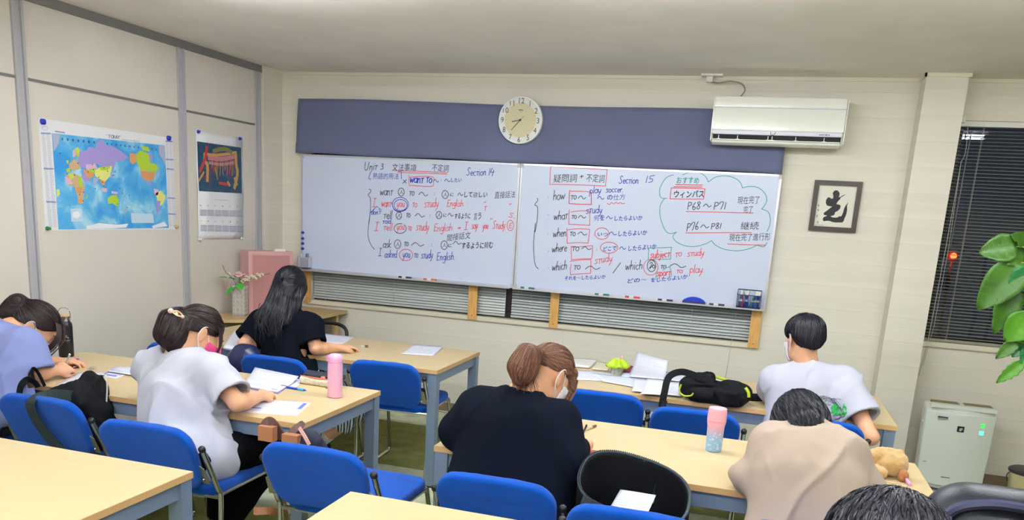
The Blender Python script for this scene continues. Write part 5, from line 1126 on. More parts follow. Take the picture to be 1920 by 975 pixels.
# --- the boy in the white T-shirt, back turned, at the front right table
def person_boy():
    J = dict(pelvis=(4.11, -1.735, .55), chest=(4.095, -1.675, .79), neck=(4.065, -1.625, .905), front=(4.05, -1.50, .80), shL=(3.925, -1.63, .835), shR=(4.238, -1.65, .868), elL=(3.915, -1.52, .742), wrL=(4.02, -1.34, .735), elR=(4.372, -1.845, .655), wrR=(4.30, -1.60, .732),
             knL=(3.99, -1.33, .50), anL=(3.99, -1.35, .085), knR=(4.20, -1.33, .50), anR=(4.20, -1.33, .085), hd=(4.03, -1.6, 1.19))
    p = Person('boy in a white T-shirt with a scribble print, upright at the front right table', J)
    R = basis((-.42, .86, -.22), (0, .1, 1)); hc = V3(4.028, -1.60, 1.055)
    p.body(hc, R, .95, hands={'L': ((.3, .9, -.05), (0, 0, 1), 1), 'R': ((-.5, .8, -.02), (0, 0, 1), -1)}); p.face_bits(M_mask); p.build_skin()
    wt = fabric('white T-shirt cotton', (190, 191, 206))
    def ex(q): q.cap((3.955, -1.68, .80), (3.965, -1.72, .58), .07, .085, .05); q.cap((4.25, -1.70, .80), (4.27, -1.76, .56), .075, .08, .05)
    tee = p.shirt(wt, 'tshirt', w=.188, wt=.17, d=.68, sleeve=.66, sr=(.082, .088), amp=.0045, f=7, dirs=(.6, 1, 1.1), seed=3., neck=.062, extra=ex)
    # prints on the back: laid on the cloth surface
    def onback(x, y):
        pt = at(x, y, y=-1.95); d = pt-CAM_P; d = d/np.linalg.norm(d); P = pt.copy()
        for _ in range(900):
            sv = float(p.q.sample(P[None])[0])
            if sv < .0008: break
            P = P+d*max(sv*.3, .0006)
        return P-d*.0032
    ik = Ink(onback, (0, -1, 0), .0022, .0)
    rr = random.Random(3)
    for k in range(5): ik.circle(1552, 766, 32-2*k, 14+2*k, 'k', .0018, tilt=.35, a0=20*k, tot=365)
    ik.circle(1552, 772, 26, 26, 'k', .0018)
    for k in range(26):
        x, y = 1552+rr.uniform(-22, 22), 768+rr.uniform(-22, 22); ik.line([(x, y), (x+rr.uniform(-9, 9), y+rr.uniform(-7, 7)), (x+rr.uniform(-10, 10), y+rr.uniform(-7, 7))], 'k', .0018)
    for k in range(34):
        x, y = 1574+rr.uniform(-13, 11), 768+rr.uniform(-8, 9); ik.line([(x, y), (x+rr.uniform(-4, 4), y+rr.uniform(-5, 5)), (x+rr.uniform(-5, 5), y+rr.uniform(-4, 4))], 'g', .006)
    for k in range(8):
        x, y = 1574+rr.uniform(-12, 10), 768+rr.uniform(-8, 8); ik.line([(x, y), (x+rr.uniform(-6, 6), y+rr.uniform(-5, 5))], 'k', .0015)
    ik.line([(1561, 779), (1570, 777), (1584, 775)], 'k', .003); ik.line([(1562, 781), (1572, 779), (1583, 777)], 'k', .003)
    for c, (V, Fc) in ik.d.items():
        me = bpy.data.meshes.new('print'); me.from_pydata([tuple(v) for v in V], [], Fc); me.update(); o = mobj('scribble_print' if c == 'k' else 'green_print', me, mat('print charcoal', (70, 74, 88), .7) if c == 'k' else mat('print leaf green', (40, 180, 80), .7), tee)
        o.matrix_parent_inverse = Matrix(); o['kind'] = 'stuff'; o.matrix_parent_inverse = (p.t.matrix_world @ tee.matrix_parent_inverse).inverted()
    p.trousers(fabric('navy trousers', (40, 44, 60))); p.shoes(M_black)
    def top(q, W, R): q.ell(W(0, -.01, .050), (.091, .103, .076), R, .02); q.ell(W(0, -.055, .0), (.068, .050, .056), R, .03)
    hr = p.hair_base([dict(f=top)], H_black, nape=-.066, side=.004, off=.011, narrow=.06, wave=radial_wave(0, -.03, .1), amp=.003, brow=.04)
    W = lambda x, y, z: hc+R@V3(x, y, z)
    strands_on(p, H_black, 5200, flow(W, (.005, -.045, .135), -R[:, 2], .35), (.05, .10), width=.0019, seed=2)
    return p
# --- the woman with long black hair at the front left table
def person_longhair():
    J = dict(pelvis=(1.22, -1.80, .55), chest=(1.16, -1.735, .80), neck=(1.125, -1.69, .915), front=(1.10, -1.55, .80), shL=(.965, -1.70, .855), shR=(1.295, -1.72, .872), elL=(.925, -1.83, .735), wrL=(1.02, -1.60, .732), elR=(1.365, -1.765, .752), wrR=(1.415, -1.585, .735),
             knL=(1.12, -1.36, .50), anL=(1.12, -1.42, .085), knR=(1.57, -1.59, .375), anR=(1.27, -1.55, .115), hd=(1.12, -1.66, 1.22))
    p = Person('woman in a black T-shirt with long black hair at the front left table', J)
    R = basis((-.12, .90, -.38), (0, .3, 1)); hc = V3(1.125, -1.645, 1.070)
    p.body(hc, R, .9, hands={'L': ((.5, .8, -.02), (0, 0, 1), 1), 'R': ((.42, .90, -.02), (0, 0, 1), -1, dict(curl=(.3, .25, .3, .35)))}); p.face_bits(M_mask); p.build_skin()
    bt = fabric('black T-shirt cotton', (13, 18, 28)); p.shirt(bt, 'tshirt', w=.165, wt=.15, d=.70, sleeve=.80, sr=(.072, .072), amp=.0045, f=7, seed=11., neck=.058)
    # striped skirt over the thighs
    q = SDF(p.lo, p.hi, .007); q.ell(J['pelvis']-V3(0, 0, .01), (.17, .14, .11), None, .03)
    q.cap(V3(1.28, -1.76, .54), V3(1.56, -1.62, .42), .10, .080, .04, cut=False); q.cap(V3(1.16, -1.76, .54), V3(1.12, -1.40, .50), .10, .085, .05); q.cap(V3(1.57, -1.60, .405), V3(1.435, -1.60, .275), .080, .088, .03, cut=True)
    q.disp(lambda x, y, z: .006*np.sin((x*.8+y)*130), .03)
    m = bpy.data.materials.new('striped skirt'); m.use_nodes = True; N = m.node_tree.nodes; L = m.node_tree.links; tc = N.new('ShaderNodeTexCoord'); wv = N.new('ShaderNodeTexWave'); wv.inputs['Scale'].default_value = 26; wv.bands_direction = 'DIAGONAL'; wv.inputs['Distortion'].default_value = .5
    mp_ = N.new('ShaderNodeMapping'); mp_.inputs['Scale'].default_value = (1, 1, .15); L.new(tc.outputs['Object'], mp_.inputs[0]); L.new(mp_.outputs[0], wv.inputs[0]); cr = N.new('ShaderNodeValToRGB'); cr.color_ramp.interpolation = 'CONSTANT'; cr.color_ramp.elements[0].color = srgb(52, 66, 82); cr.color_ramp.elements[1].position = .55; cr.color_ramp.elements[1].color = srgb(206, 212, 214); L.new(wv.outputs[0], cr.inputs[0]); L.new(cr.outputs[0], N['Principled BSDF'].inputs['Base Color']); N['Principled BSDF'].inputs['Roughness'].default_value = .9
    p.fix(q.mesh('skirt', m, p.t))
    for a in ('L', 'R'):
        kn, an = p.J['kn'+a], p.J['an'+a]; q = SDF(an-.1, an+.16, .0055); d = (kn-an)/np.linalg.norm(kn-an); q.cap(an-d*.02, an+d*.10, .042, .044, .0, cut=True); q.disp(lambda x, y, z: .0015*np.sin(z*500), .02); o = p.fix(q.mesh('sock', fabric('white sock', (224, 224, 226)), p.t))
    p.shoes(fabric('dark blue canvas', (34, 40, 62)))
    W = lambda x, y, z: hc+R@V3(x, y, z)
    def long(q, W, R):
        q.ell(W(0, -.02, .03), (.085, .098, .088), R, .02)
        q.chain([W(0, -.070, .02), V3(1.135, -1.785, .98), V3(1.150, -1.850, .90), V3(1.150, -1.875, .830)], [.060, .062, .050, .014], .03, flat=((0, 1, 0), .45))
        q.chain([W(.070, -.01, .0), V3(1.205, -1.74, .98), V3(1.205, -1.82, .89)], [.030, .032, .016], .03); q.chain([W(-.070, -.01, .0), V3(1.07, -1.74, .98), V3(1.08, -1.83, .89)], [.030, .036, .02], .03)
        q.chain([W(-.03, -.08, -.03), V3(1.085, -1.825, .945), V3(1.045, -1.85, .915), V3(1.02, -1.85, .90)], [.05, .045, .028, .008], .02, flat=((0, 1, 0), .5))
        q.cap(W(-.078, -.03, .018), W(.078, -.03, .018), .012, .012, .006, 'add'); q.cap(W(-.05, -.105, .022), W(.05, -.105, .022), .010, .010, .012)
    hr = p.hair_base([dict(f=long, p=(1.13, -1.87, .80)), dict(f=lambda *a: 0, p=(1.0, -1.8, .85))], H_black, nape=-.11, side=-.08, off=.013, ear=False, wave=lambda a, b, g: noise3(a*130, b*20, g*8), amp=.0025)
    def d(P):
        z = P[:, 2]; t = unit(W(0, -.10, .02)-P); dn = V3(.0, -.35, -1.)[None]+0*P; k = np.clip((z-1.07)/.05, 0, 1)[:, None]; return unit(t*k+dn*(1-k))
    strands_on(p, H_black, 7500, d, (.06, .14), width=.0019, seed=5, jit=.08)
    rr = random.Random(8); ls = []
    for i in range(70):
        x = 1.05+rr.random()*.17; z = .86+rr.random()*.08; ls.append([(x, -1.865, z+.06), (x+rr.uniform(-.01, .01), -1.90, z), (x+rr.uniform(-.03, .03), -1.905, z-.05-rr.random()*.05)])
    p.fix(free_strands('loose_strands', ls, .0016, H_black, p.t)); return p
# --- the girl in the white blouse with the hair clip, middle table
def person_clip():
    J = dict(pelvis=(1.63, -3.20, .55), chest=(1.515, -3.075, .785), neck=(1.432, -3.005, .905), front=(1.47, -2.92, .76), shL=(1.300, -3.03, .835), shR=(1.630, -3.075, .870), elL=(1.365, -2.985, .748), wrL=(1.50, -2.80, .735), elR=(1.800, -3.125, .765), wrR=(1.735, -2.865, .735),
             knL=(1.52, -2.82, .52), anL=(1.50, -2.86, .085), knR=(1.80, -2.86, .52), anR=(1.56, -2.92, .085), hd=(1.42, -2.9, 1.14))
    p = Person('girl in a white T-shirt with a gold hair clip, writing at the middle left table', J)
    R = basis((.46, .66, -.62), (.2, .5, 1)); hc = V3(1.472, -2.935, .992)
    p.body(hc, R, .9, hands={'L': ((.5, .8, -.02), (0, 0, 1), 1), 'R': ((-.18, .95, -.02), (.25, .1, 1), -1, dict(curl=(.75, .85, .9, .95), thumb=(.1, .7)))}); p.face_bits(M_pinkmask); p.build_skin()
    wt = fabric('white blouse cotton', (192, 193, 208))
    def ex(q):
        q.cap((1.47, -3.14, .74), (1.56, -3.24, .56), .12, .13, .05, flat=((0, 1, 0), .75)); q.cap((1.64, -3.15, .70), (1.745, -3.19, .54), .07, .085, .05); q.ell((1.63, -3.225, .565), (.185, .135, .105), None, .04); q.cap((1.37, -3.08, .80), (1.42, -3.14, .62), .06, .08, .05)
    p.shirt(wt, 'tshirt', w=.16, wt=.155, d=.72, sleeve=.84, sr=(.072, .086), amp=.0065, f=7.5, dirs=(1, 1, .7), seed=21., neck=.070, extra=ex, neck_dir=(-.1, -.25, 1))
    p.trousers(fabric('black trousers', (10, 10, 14)), to=.92); p.shoes(M_black)
    W = lambda x, y, z: hc+R@V3(x, y, z); tail = [V3(*at(336, 590, y=-3.00)), V3(*at(325, 603, y=-3.035)), V3(*at(321, 625, y=-3.045)), V3(*at(328, 650, y=-3.04))]
    def pony(q, W, R): q.chain(tail, [.032, .056, .064, .034], .02)
    hr = p.hair_base([dict(f=pony, p=tail[1]), dict(f=lambda *a: 0, p=tail[3])], H_dbrown, nape=-.03, side=-.004, off=.010, amp=.0045, wave=lambda a, b, g: noise3(a*110, b*16, g*16))
    tie = tail[0]; tl = np.array(tail)
    def d(P):
        td = unit(tail[2]-tail[0]); onskull = ((P-tie)@td < .0)[:, None] | (np.linalg.norm(P-(tail[1]+tail[2])/2, axis=1) > .10)[:, None]; a = unit(tie-P); b = unit((-R[:, 2]*1.0+R[:, 1]*.1)[None]+0*P); return np.where(onskull, a, b)
    strands_on(p, H_dbrown, 6000, d, (.05, .10), width=.0019, seed=6, jit=.06)
    # side strands by the cheek
    ls = [[W(.062+.004*k, .058-.004*k, .055), W(.072, .082, .01-.003*k), W(.066-.003*k, .094, -.055)] for k in range(8)]+[[W(-.062, .058, .055), W(-.072, .080, .01), W(-.066, .09, -.05)]]
    p.fix(free_strands('side_lock', ls, .0036, H_dbrown, p.t))
    gold = mat('gold clip', (236, 200, 160), .3, .5)
    def CP(u, v, d=0.):
        pt = at(u, v, y=-3.3); dr = (pt-CAM_P)/np.linalg.norm(pt-CAM_P); P_ = pt.copy()
        for _ in range(900):
            sv = float(p.hq.sample(P_[None])[0])
            if sv < .001: break
            P_ = P_+dr*max(sv*.3, .0006)
        return P_-dr*(.004+d)
    bm = bmesh.new(); tube(bm, catmull([CP(*q, .003) for q in ((321, 584), (326, 584), (331, 583), (337, 586), (341, 590), (342, 594), (337, 593), (331, 591), (327, 588), (324, 586))], 4), .0034, 8)
    cp = p.fix(obj('hair_clip', bm, gold, p.t, True))
    for q_, r_ in (((320, 583), .012), ((331, 588), .007), ((342, 594), .008)):
        bm = bmesh.new(); bmesh.ops.create_uvsphere(bm, u_segments=14, v_segments=10, radius=r_, matrix=Matrix.Translation(CP(*q_))); o = obj('pearl', bm, mat('pearl pink', (238, 200, 186), .25), cp, True); o.matrix_parent_inverse = (p.t.matrix_world @ cp.matrix_parent_inverse).inverted()
    return p
# --- the girl in lavender at the left edge
def person_lavender():
    J = dict(pelvis=(.46, -3.28, .55), chest=(.49, -3.10, .80), neck=(.475, -2.985, .915), front=(.52, -2.92, .76), shL=(.33, -2.98, .85), shR=(.640, -3.075, .870), elL=(.36, -3.02, .735), wrL=(.50, -2.76, .735), elR=(.700, -3.075, .755), wrR=(.688, -2.955, .745),
             knL=(.36, -2.90, .52), anL=(.38, -2.90, .085), knR=(.56, -2.90, .52), anR=(.56, -2.90, .085), hd=(.5, -2.87, 1.07))
    p = Person('girl in a loose lavender T-shirt bent low over her writing at the left edge', J)
    R = basis((.62, .42, -.66), (.3, .3, 1)); hc = V3(.525, -2.900, .925)
    p.body(hc, R, .9, hands={'L': ((.6, .7, -.02), (0, 0, 1), 1), 'R': ((.0, .96, .10), (.55, -.1, .8), -1, dict(curl=(.8, .95, 1., 1.), thumb=(.05, .8)))}); p.face_bits(M_mask); p.build_skin()
    lv = fabric('lavender cotton', (134, 144, 196))
    def ex(q): q.cap((.44, -3.12, .80), (.50, -3.30, .56), .17, .17, .06, flat=((0, 1, 0), .8)); q.cap((.30, -3.05, .82), (.36, -3.2, .6), .1, .11, .06); q.cap((.64, -3.12, .80), (.70, -3.19, .62), .085, .08, .06)
    p.shirt(lv, 'tshirt', w=.17, wt=.155, d=.75, sleeve=.98, sr=(.085, .078), amp=.006, f=6.5, dirs=(1, 1, .6), seed=31., neck=.064, extra=ex, neck_dir=(.3, .5, 1))
    p.trousers(fabric('grey trousers', (70, 72, 84)), to=.92); p.shoes(M_black)
    W = lambda x, y, z: hc+R@V3(x, y, z)
    def bun(q, W, R): q.ell(W(.0, -.125, .035), (.052, .046, .052), R, .02); q.ell(W(.0, -.135, -.010), (.042, .035, .05), R, .02)
    hr = p.hair_base([dict(f=bun, p=W(0, -.14, .04))], H_dbrown, nape=-.03, side=.0, off=.009, amp=.002, wave=lambda a, b, g: noise3(a*110, b*16, g*16)); tie = W(0, -.105, .05)
    def d(P):
        loc = (P-hc)@R; k = (loc[:, 1] > -.10)[:, None]; return np.where(k, unit(tie-P), unit(np.cross(P-W(0, -.14, .04), R[:, 0][None]+R[:, 2][None]*.5)))
    strands_on(p, H_dbrown, 4600, d, (.05, .09), width=.0019, seed=7, jit=.06)
    ls = []; rr = random.Random(2)
    for k in range(26):
        e = 1 if k < 20 else -1; a = rr.random(); ls.append([W((.030+.035*a)*e, .074-.02*a, .085), W((.050+.030*a)*e, .112-.02*a, .045), W((.058+.022*a)*e, .128-.03*a, -.01-.02*a), W((.050+.02*a)*e, .110-.03*a, -.085-.05*rr.random())])
    for k in range(14): ls.append([W(-.03+.06*rr.random(), .075, .088), W(-.03+.06*rr.random(), .115, .05), W(-.02+.05*rr.random(), .135, .0), W(-.02+.05*rr.random(), .13, -.07-.05*rr.random())])
    p.fix(free_strands('fringe', ls, .0030, H_dbrown, p.t)); return p
# --- the student in the black sweatshirt
def person_black():
    J = dict(pelvis=(3.00, -3.22, .55), chest=(2.985, -3.125, .79), neck=(2.985, -3.03, .925), front=(3.0, -2.95, .76), shL=(2.835, -3.06, .850), shR=(3.145, -3.09, .860), elL=(2.755, -3.065, .752), wrL=(2.93, -2.90, .738), elR=(3.215, -3.175, .742), wrR=(3.200, -2.955, .742),
             knL=(2.90, -2.80, .52), anL=(2.90, -2.84, .085), knR=(3.12, -2.80, .52), anR=(3.12, -2.84, .085), hd=(3.0, -2.92, 1.13))
    p = Person('student in a black sweatshirt with a reddish brown ponytail, bent over the desk', J)
    R = basis((.50, .62, -.60), (.25, .45, 1)); hc = V3(3.060, -2.950, .992)
    p.body(hc, R, .95, hands={'L': ((.7, .6, -.02), (0, 0, 1), 1), 'R': ((.05, .95, .02), (.3, 0, 1), -1, dict(curl=(.75, .9, .95, 1.), thumb=(.1, .7)))}); p.face_bits(M_mask); p.build_skin()
    bk = fabric('black sweatshirt fleece', (13, 19, 32))
    def ex(q):
        q.cap((2.87, -3.12, .76), (2.885, -3.26, .54), .10, .12, .05, flat=((0, 1, 0), .8)); q.cap((3.12, -3.15, .76), (3.135, -3.27, .54), .10, .12, .05, flat=((0, 1, 0), .8)); q.cap((2.81, -3.08, .82), (2.755, -3.09, .775), .060, .052, .05)
    sw = p.shirt(bk, 'sweatshirt', w=.175, wt=.16, d=.72, sleeve=1.86, sr=(.072, .062), amp=.0055, f=6., dirs=(1, 1, .6), seed=41., neck=.070, extra=ex, neck_dir=(.1, .3, 1))
    p.trousers(fabric('dark jeans', (44, 50, 70)), to=.95); p.shoes(M_black)
    W = lambda x, y, z: hc+R@V3(x, y, z); tie = V3(*at(1006, 664, y=-3.03)); tail = [tie, V3(*at(990, 667, y=-3.07)), V3(*at(981, 688, y=-3.085)), V3(*at(980, 706, y=-3.085))]
    def pony(q, W, R): q.chain(tail, [.026, .042, .052, .036], .02); q.chain([W(.058, .055, .06), W(.070, .072, .0), W(.066, .080, -.07)], [.014, .010, .005], .012)
    hr = p.hair_base([dict(f=pony, p=tail[2]), dict(f=lambda *a: 0, p=tail[3])], H_red, nape=.0, side=.015, off=.007, amp=.0048, wave=lambda a, b, g: noise3(a*110, b*16, g*16))
    def d(P):
        ton = (np.minimum(np.linalg.norm(P-tail[1], axis=1), np.linalg.norm(P-tail[2], axis=1)) < .068)[:, None]; return np.where(ton, unit(V3(-.2, -.1, -1.)[None]+0*P), unit(tie-P))
    strands_on(p, H_red, 6500, d, (.05, .10), width=.0019, seed=9, jit=.10)
    rr = random.Random(12); ls = []
    for i in range(110):
        a = rr.random()*6.28; r = rr.random()*.045; b = tail[2]+V3(math.cos(a)*r, math.sin(a)*r*.7, 0); ls.append([tail[1]+V3(math.cos(a)*r*.8, math.sin(a)*r*.6, .03), b, b+V3(rr.uniform(-.015, .03), rr.uniform(-.01, .01), -.055-rr.random()*.05)])
    for i in range(22): ls.append([W(.066+.01*rr.random(), .068, .04), W(.078+.008*rr.random(), .078, -.01), W(.07+.01*rr.random(), .085, -.07-.04*rr.random())])
    p.fix(free_strands('loose_strands', ls, .0024, H_red, p.t)); return p
# --- the student in the beige top, head down
def person_beige():
    J = dict(pelvis=(4.03, -3.20, .55), chest=(4.005, -3.135, .79), neck=(4.000, -3.035, .925), front=(4.0, -2.95, .74), shL=(3.880, -3.07, .862), shR=(4.115, -3.08, .872), elL=(3.835, -3.10, .752), wrL=(3.90, -2.83, .735), elR=(4.195, -3.07, .765), wrR=(4.10, -2.86, .735),
             knL=(3.93, -2.80, .52), anL=(3.93, -2.84, .085), knR=(4.13, -2.80, .52), anR=(4.13, -2.84, .085), hd=(4.0, -2.85, 1.05))
    p = Person('student in a loose beige T-shirt slumped over the desk, only black hair above the collar', J)
    R = basis((-.10, .50, -.90), (-.25, .8, .6)); hc = V3(3.975, -2.915, .905)
    p.body(hc, R, .95, hands={'L': ((.5, .8, -.02), (0, 0, 1), 1), 'R': ((-.6, .7, -.02), (0, 0, 1), -1)}); p.face_bits(None); p.build_skin()
    bg = fabric('beige cotton', (184, 166, 152))
    def ex(q):
        q.cap((3.92, -3.15, .78), (3.95, -3.24, .55), .09, .115, .05, flat=((0, 1, 0), .8)); q.cap((4.09, -3.16, .78), (4.10, -3.26, .55), .09, .115, .05, flat=((0, 1, 0), .8)); q.cap((3.81, -3.10, .765), (3.785, -3.06, .752), .045, .036, .03)
    p.shirt(bg, 'tshirt', w=.150, wt=.140, d=.72, sleeve=1.30, sr=(.062, .060), sh_r=.058, collar=False, hole=False, amp=.0065, f=6.5, dirs=(1, 1, .8), seed=52., neck=.060, extra=ex, neck_dir=(.0, .95, .25))
    p.trousers(fabric('khaki trousers', (110, 100, 84)), to=.92); p.shoes(M_black)
    W = lambda x, y, z: hc+R@V3(x, y, z)
    def top(q, W, R): q.ell(W(0, -.02, .03), (.086, .102, .088), R, .02); q.ell(W(.0, -.06, -.03), (.080, .058, .075), R, .03); q.cap(W(0, -.07, -.03), (3.985, -3.040, .945), .068, .062, .03)
    hr = p.hair_base([dict(f=top), dict(f=lambda *a: 0, p=(3.98, -3.01, .93))], H_black, nape=-.10, side=-.06, off=.014, ear=False, wave=radial_wave(-.02, -.04, .1), amp=.004)
    strands_on(p, H_black, 6000, flow(W, (-.03, -.02, .13), -R[:, 2]-R[:, 1]*.4, .5), (.06, .12), width=.0019, seed=14); return p
# --- the head at the bottom edge
def person_front():
    J = dict(pelvis=(4.02, -4.88, .55), chest=(4.01, -4.80, .80), neck=(4.01, -4.70, .93), front=(4.0, -4.6, .80), shL=(3.84, -4.72, .87), shR=(4.18, -4.72, .87), elL=(3.80, -4.62, .74), wrL=(3.92, -4.36, .732), elR=(4.22, -4.62, .74), wrR=(4.10, -4.36, .732),
             knL=(3.92, -4.47, .52), anL=(3.92, -4.5, .085), knR=(4.12, -4.47, .52), anR=(4.12, -4.5, .085), hd=(4.0, -4.6, 1.27))
    p = Person('person at the bottom edge, only the top of the black hair in view', J)
    R = basis((-.05, .90, -.42), (0, .4, 1)); hc = V3(4.005, -4.615, 1.085)
    p.body(hc, R, .95, hands={'L': ((.4, .8, -.02), (0, 0, 1), 1), 'R': ((-.4, .8, -.02), (0, 0, 1), -1)}); p.face_bits(M_mask); p.build_skin()
    p.shirt(fabric('dark grey cotton', (52, 54, 66)), 'tshirt', seed=61.); p.trousers(fabric('black trousers', (10, 10, 14))); p.shoes(M_black)
    W = lambda x, y, z: hc+R@V3(x, y, z)
    def top(q, W, R): q.ell(W(0, -.01, .045), (.092, .108, .092), R, .02); q.ell(W(0, -.06, -.01), (.080, .060, .075), R, .03)
    hr = p.hair_base([dict(f=top)], H_black, nape=-.09, side=-.03, off=.014, ear=False, wave=radial_wave(.0, -.03, .1), amp=.004)
    strands_on(p, H_black, 9000, flow(W, (.02, -.01, .14), -R[:, 2], .4), (.06, .12), width=.0019, seed=17, jit=.2)
    rr = random.Random(5); ls = []
    for i in range(0):
        a = rr.random()*6.28; r = .03+.06*rr.random(); b = W(math.cos(a)*r, -.01+math.sin(a)*r, .13-r*.4); ls.append([b, b+R@V3(math.cos(a)*.016, math.sin(a)*.016, .003), b+R@V3(math.cos(a)*.034+rr.uniform(-.006, .006), math.sin(a)*.034, -.006)])
    return p
for fnp in (person_boy, person_longhair, person_clip, person_lavender, person_black, person_beige, person_front): fnp()
# ------------------------------------------------------------------ things on tables, chairs and floor
TT = .7
M_navyb = mat('black nylon', (10, 12, 18), .7, bump=.4, bscale=700, sheen=.0, spec=.2); M_pinkb = mat('pink steel', (236, 178, 206), .35)
def sheet(name, corners, label, z=TT, parent=None, text=True, curl=0., col=(224, 226, 240), lines=14, seed=1, group=None, cat='paper', blue=None, nx=8, ny=6, wave=0., thick=.0012, margin=.08):
    """sheet with four table-plane corners given as pixels (near-left, near-right, far-right, far-left)"""
    P = [np.array(at(*c, z=z)) if len(c) == 2 else np.array(c, float) for c in corners]; o0 = sum(P)/4
    def f(u, v):
        p = (P[0]*(1-u)+P[1]*u)*(1-v)+(P[3]*(1-u)+P[2]*u)*v; h = curl*max(0, v-.45)**2*4+wave*math.sin(u*5+seed)*math.sin(v*3)+abs(wave)
        return V3(p[0], p[1], p[2]+h+thick)
    bm = bmesh.new(); rows = [[bm.verts.new(f(i/nx, j/ny)-o0) for i in range(nx+1)] for j in range(ny+1)]
    for j in range(ny):
        for i in range(nx): bm.faces.new((rows[j][i], rows[j][i+1], rows[j+1][i+1], rows[j+1][i])).smooth = True
    o = obj(name, bm, mat('paper %d' % sum(col), col, .65), parent, loc=o0); md = o.modifiers.new('t', 'SOLIDIFY'); md.thickness = thick; md.offset = -1
    if label: tag(o, label, cat, group)
    if text:
        ik = Ink(lambda u, v: f(u, v)-o0, (0, 0, 1), .0016, .0006); rr = random.Random(seed)
        for k in range(lines):
            v = 1-margin-(1-2*margin)*k/lines; u = margin
            if rr.random() < .12: continue
            while u < 1-margin:
                w = rr.uniform(.03, .14); e = min(u+w, 1-margin); ik.line([(u, v), (e, v)], 't', .0017, False); u = e+rr.uniform(.012, .03)
                if rr.random() < .08: break
        if blue:
            for b in blue: ik.rect(*b, 'b')
        for c, (V, Fc) in ik.d.items():
            me = bpy.data.meshes.new('printed_text'); me.from_pydata([tuple(q) for q in V], [], Fc); me.update(); t_ = mobj('printed_text', me, mat('paper ink', (120, 124, 150), .7) if c == 't' else mat('paper blue', (96, 110, 206), .7), o); t_['kind'] = 'stuff'
    return o
# papers, left side tables
sheet('worksheet', [(445, 772), (557, 780), (584, 755), (480, 748)], 'printed worksheet under the hand of the girl with the hair clip', seed=3, blue=[(.02, .30, .30, .36), (.88, .45, .95, .9)])
sheet('worksheet', [(452, 724), (520, 736), (560, 712), (478, 695)], 'curling printed pages left of the pink bottle', curl=.012, seed=4, z=TT+.006, lines=16, thick=.004)
sheet('exercise_book', [(452, 727), (521, 739), (546, 722), (470, 705)], 'purple edged exercise book under the curling pages', col=(150, 140, 214), text=False, thick=.005)
sheet('worksheet', [(510, 716), (553, 728), (569, 714), (530, 702)], 'small worksheet showing behind the curling pages', seed=8, lines=8)
sheet('worksheet', [(105, 722), (178, 724), (202, 698), (150, 698)], 'worksheet under the hand of the girl in lavender', seed=5, blue=[(.7, .12, .95, .2)])
sheet('worksheet', [(186, 705), (218, 710), (236, 702), (205, 698)], 'corner of a worksheet beside the black tote', seed=15, lines=6, blue=[(.2, .3, .8, .5)])
sheet('worksheet', [(200, 697), (256, 706), (262, 690), (215, 688)], 'loose pages left of the girl with the hair clip', seed=6, z=TT+.004, wave=.003)
sheet('notebook', [(419, 655), (454, 661), (461, 633), (440, 624)], 'stack of printed pages left of the long haired woman', seed=7, thick=.016, lines=9)
sheet('worksheet', [(594, 641), (642, 645), (665, 632), (602, 625)], 'printed sheet in front of the long haired woman, right side', seed=9, lines=8)
sheet('worksheet', [(751, 664), (812, 668), (830, 653), (775, 649)], 'single worksheet near the right end of the front left table', seed=10, curl=.008, lines=9, wave=.002)
sheet('bookmark', [(423, 632), (433, 634), (445, 629), (432, 627)], 'pink card at the back left of the front left table', col=(226, 190, 190), text=False)
# right side tables
sheet('worksheet', [(1082, 848), (1103, 856), (1113, 829), (1096, 827)], 'white sheet under the hand of the student in the black sweatshirt', seed=11, z=TT+.006, lines=9)
sheet('notebook', [(1098, 862), (1108, 866), (1130, 850), (1104, 845)], 'red notebook sticking out from the black sweatshirt sleeve', col=(150, 56, 72), text=False, thick=.006)
sheet('worksheet', [(1056, 712), (1155, 716), (1165, 700), (1058, 693)], 'wide worksheet at the left of the front right table', seed=12, lines=7, wave=.002)
sheet('worksheet', [(1130, 716), (1220, 732), (1215, 712), (1110, 700)], 'overlapping worksheet behind the left blue chair of the front right table', seed=13, lines=8, z=TT+.003, wave=.002)
sheet('worksheet', [(1185, 735), (1275, 745), (1290, 720), (1190, 712)], 'crumpled sheet in the middle of the front right table', seed=14, lines=8, z=TT+.006, wave=.006)
sheet('worksheet', [(1200, 740), (1240, 742), (1250, 728), (1212, 724)], 'folded sheet left of the black backpack', seed=24, lines=5, z=TT+.012, curl=.03, wave=.004)
sheet('worksheet', [(1230, 712), (1378, 728), (1383, 713), (1245, 698)], 'long pages lying open behind the black backpack', seed=16, lines=8, z=TT+.010, wave=.005)
sheet('worksheet', [(1180, 706), (1246, 712), (1250, 695), (1192, 678)], 'large page curling up beside the green lidded jar', seed=17, lines=12, z=TT+.016, curl=.05, nx=10, ny=12, thick=.002)
sheet('textbook', [(1165, 708), (1240, 716), (1232, 698), (1175, 690)], 'stacked pages under the large curling page', seed=18, col=(190, 200, 226), text=False, thick=.014)
sheet('pencil_pouch', [(1168, 702), (1180, 704), (1186, 692), (1172, 690)], 'dark red pouch beside the green lidded jar', col=(120, 40, 60), text=False, thick=.02, cat='pouch')
ob = sheet('open_book', [(1062, 688), (1105, 692), (1120, 678), (1080, 675)], 'open book lying at the back left of the front right table', seed=19, col=(222, 222, 214), lines=8, thick=.010, curl=.0, wave=.004)
sheet('page', [(1105, 692), (1140, 694), (1142, 684), (1120, 678)], None, seed=20, col=(222, 222, 206), lines=6, thick=.010, wave=.005, parent=None) if 0 else None
sheet('notebook', [(1110, 694), (1140, 697), (1144, 684), (1122, 681)], 'thin cream booklet beside the open book', seed=20, col=(220, 212, 186), lines=5, thick=.006, wave=.004)
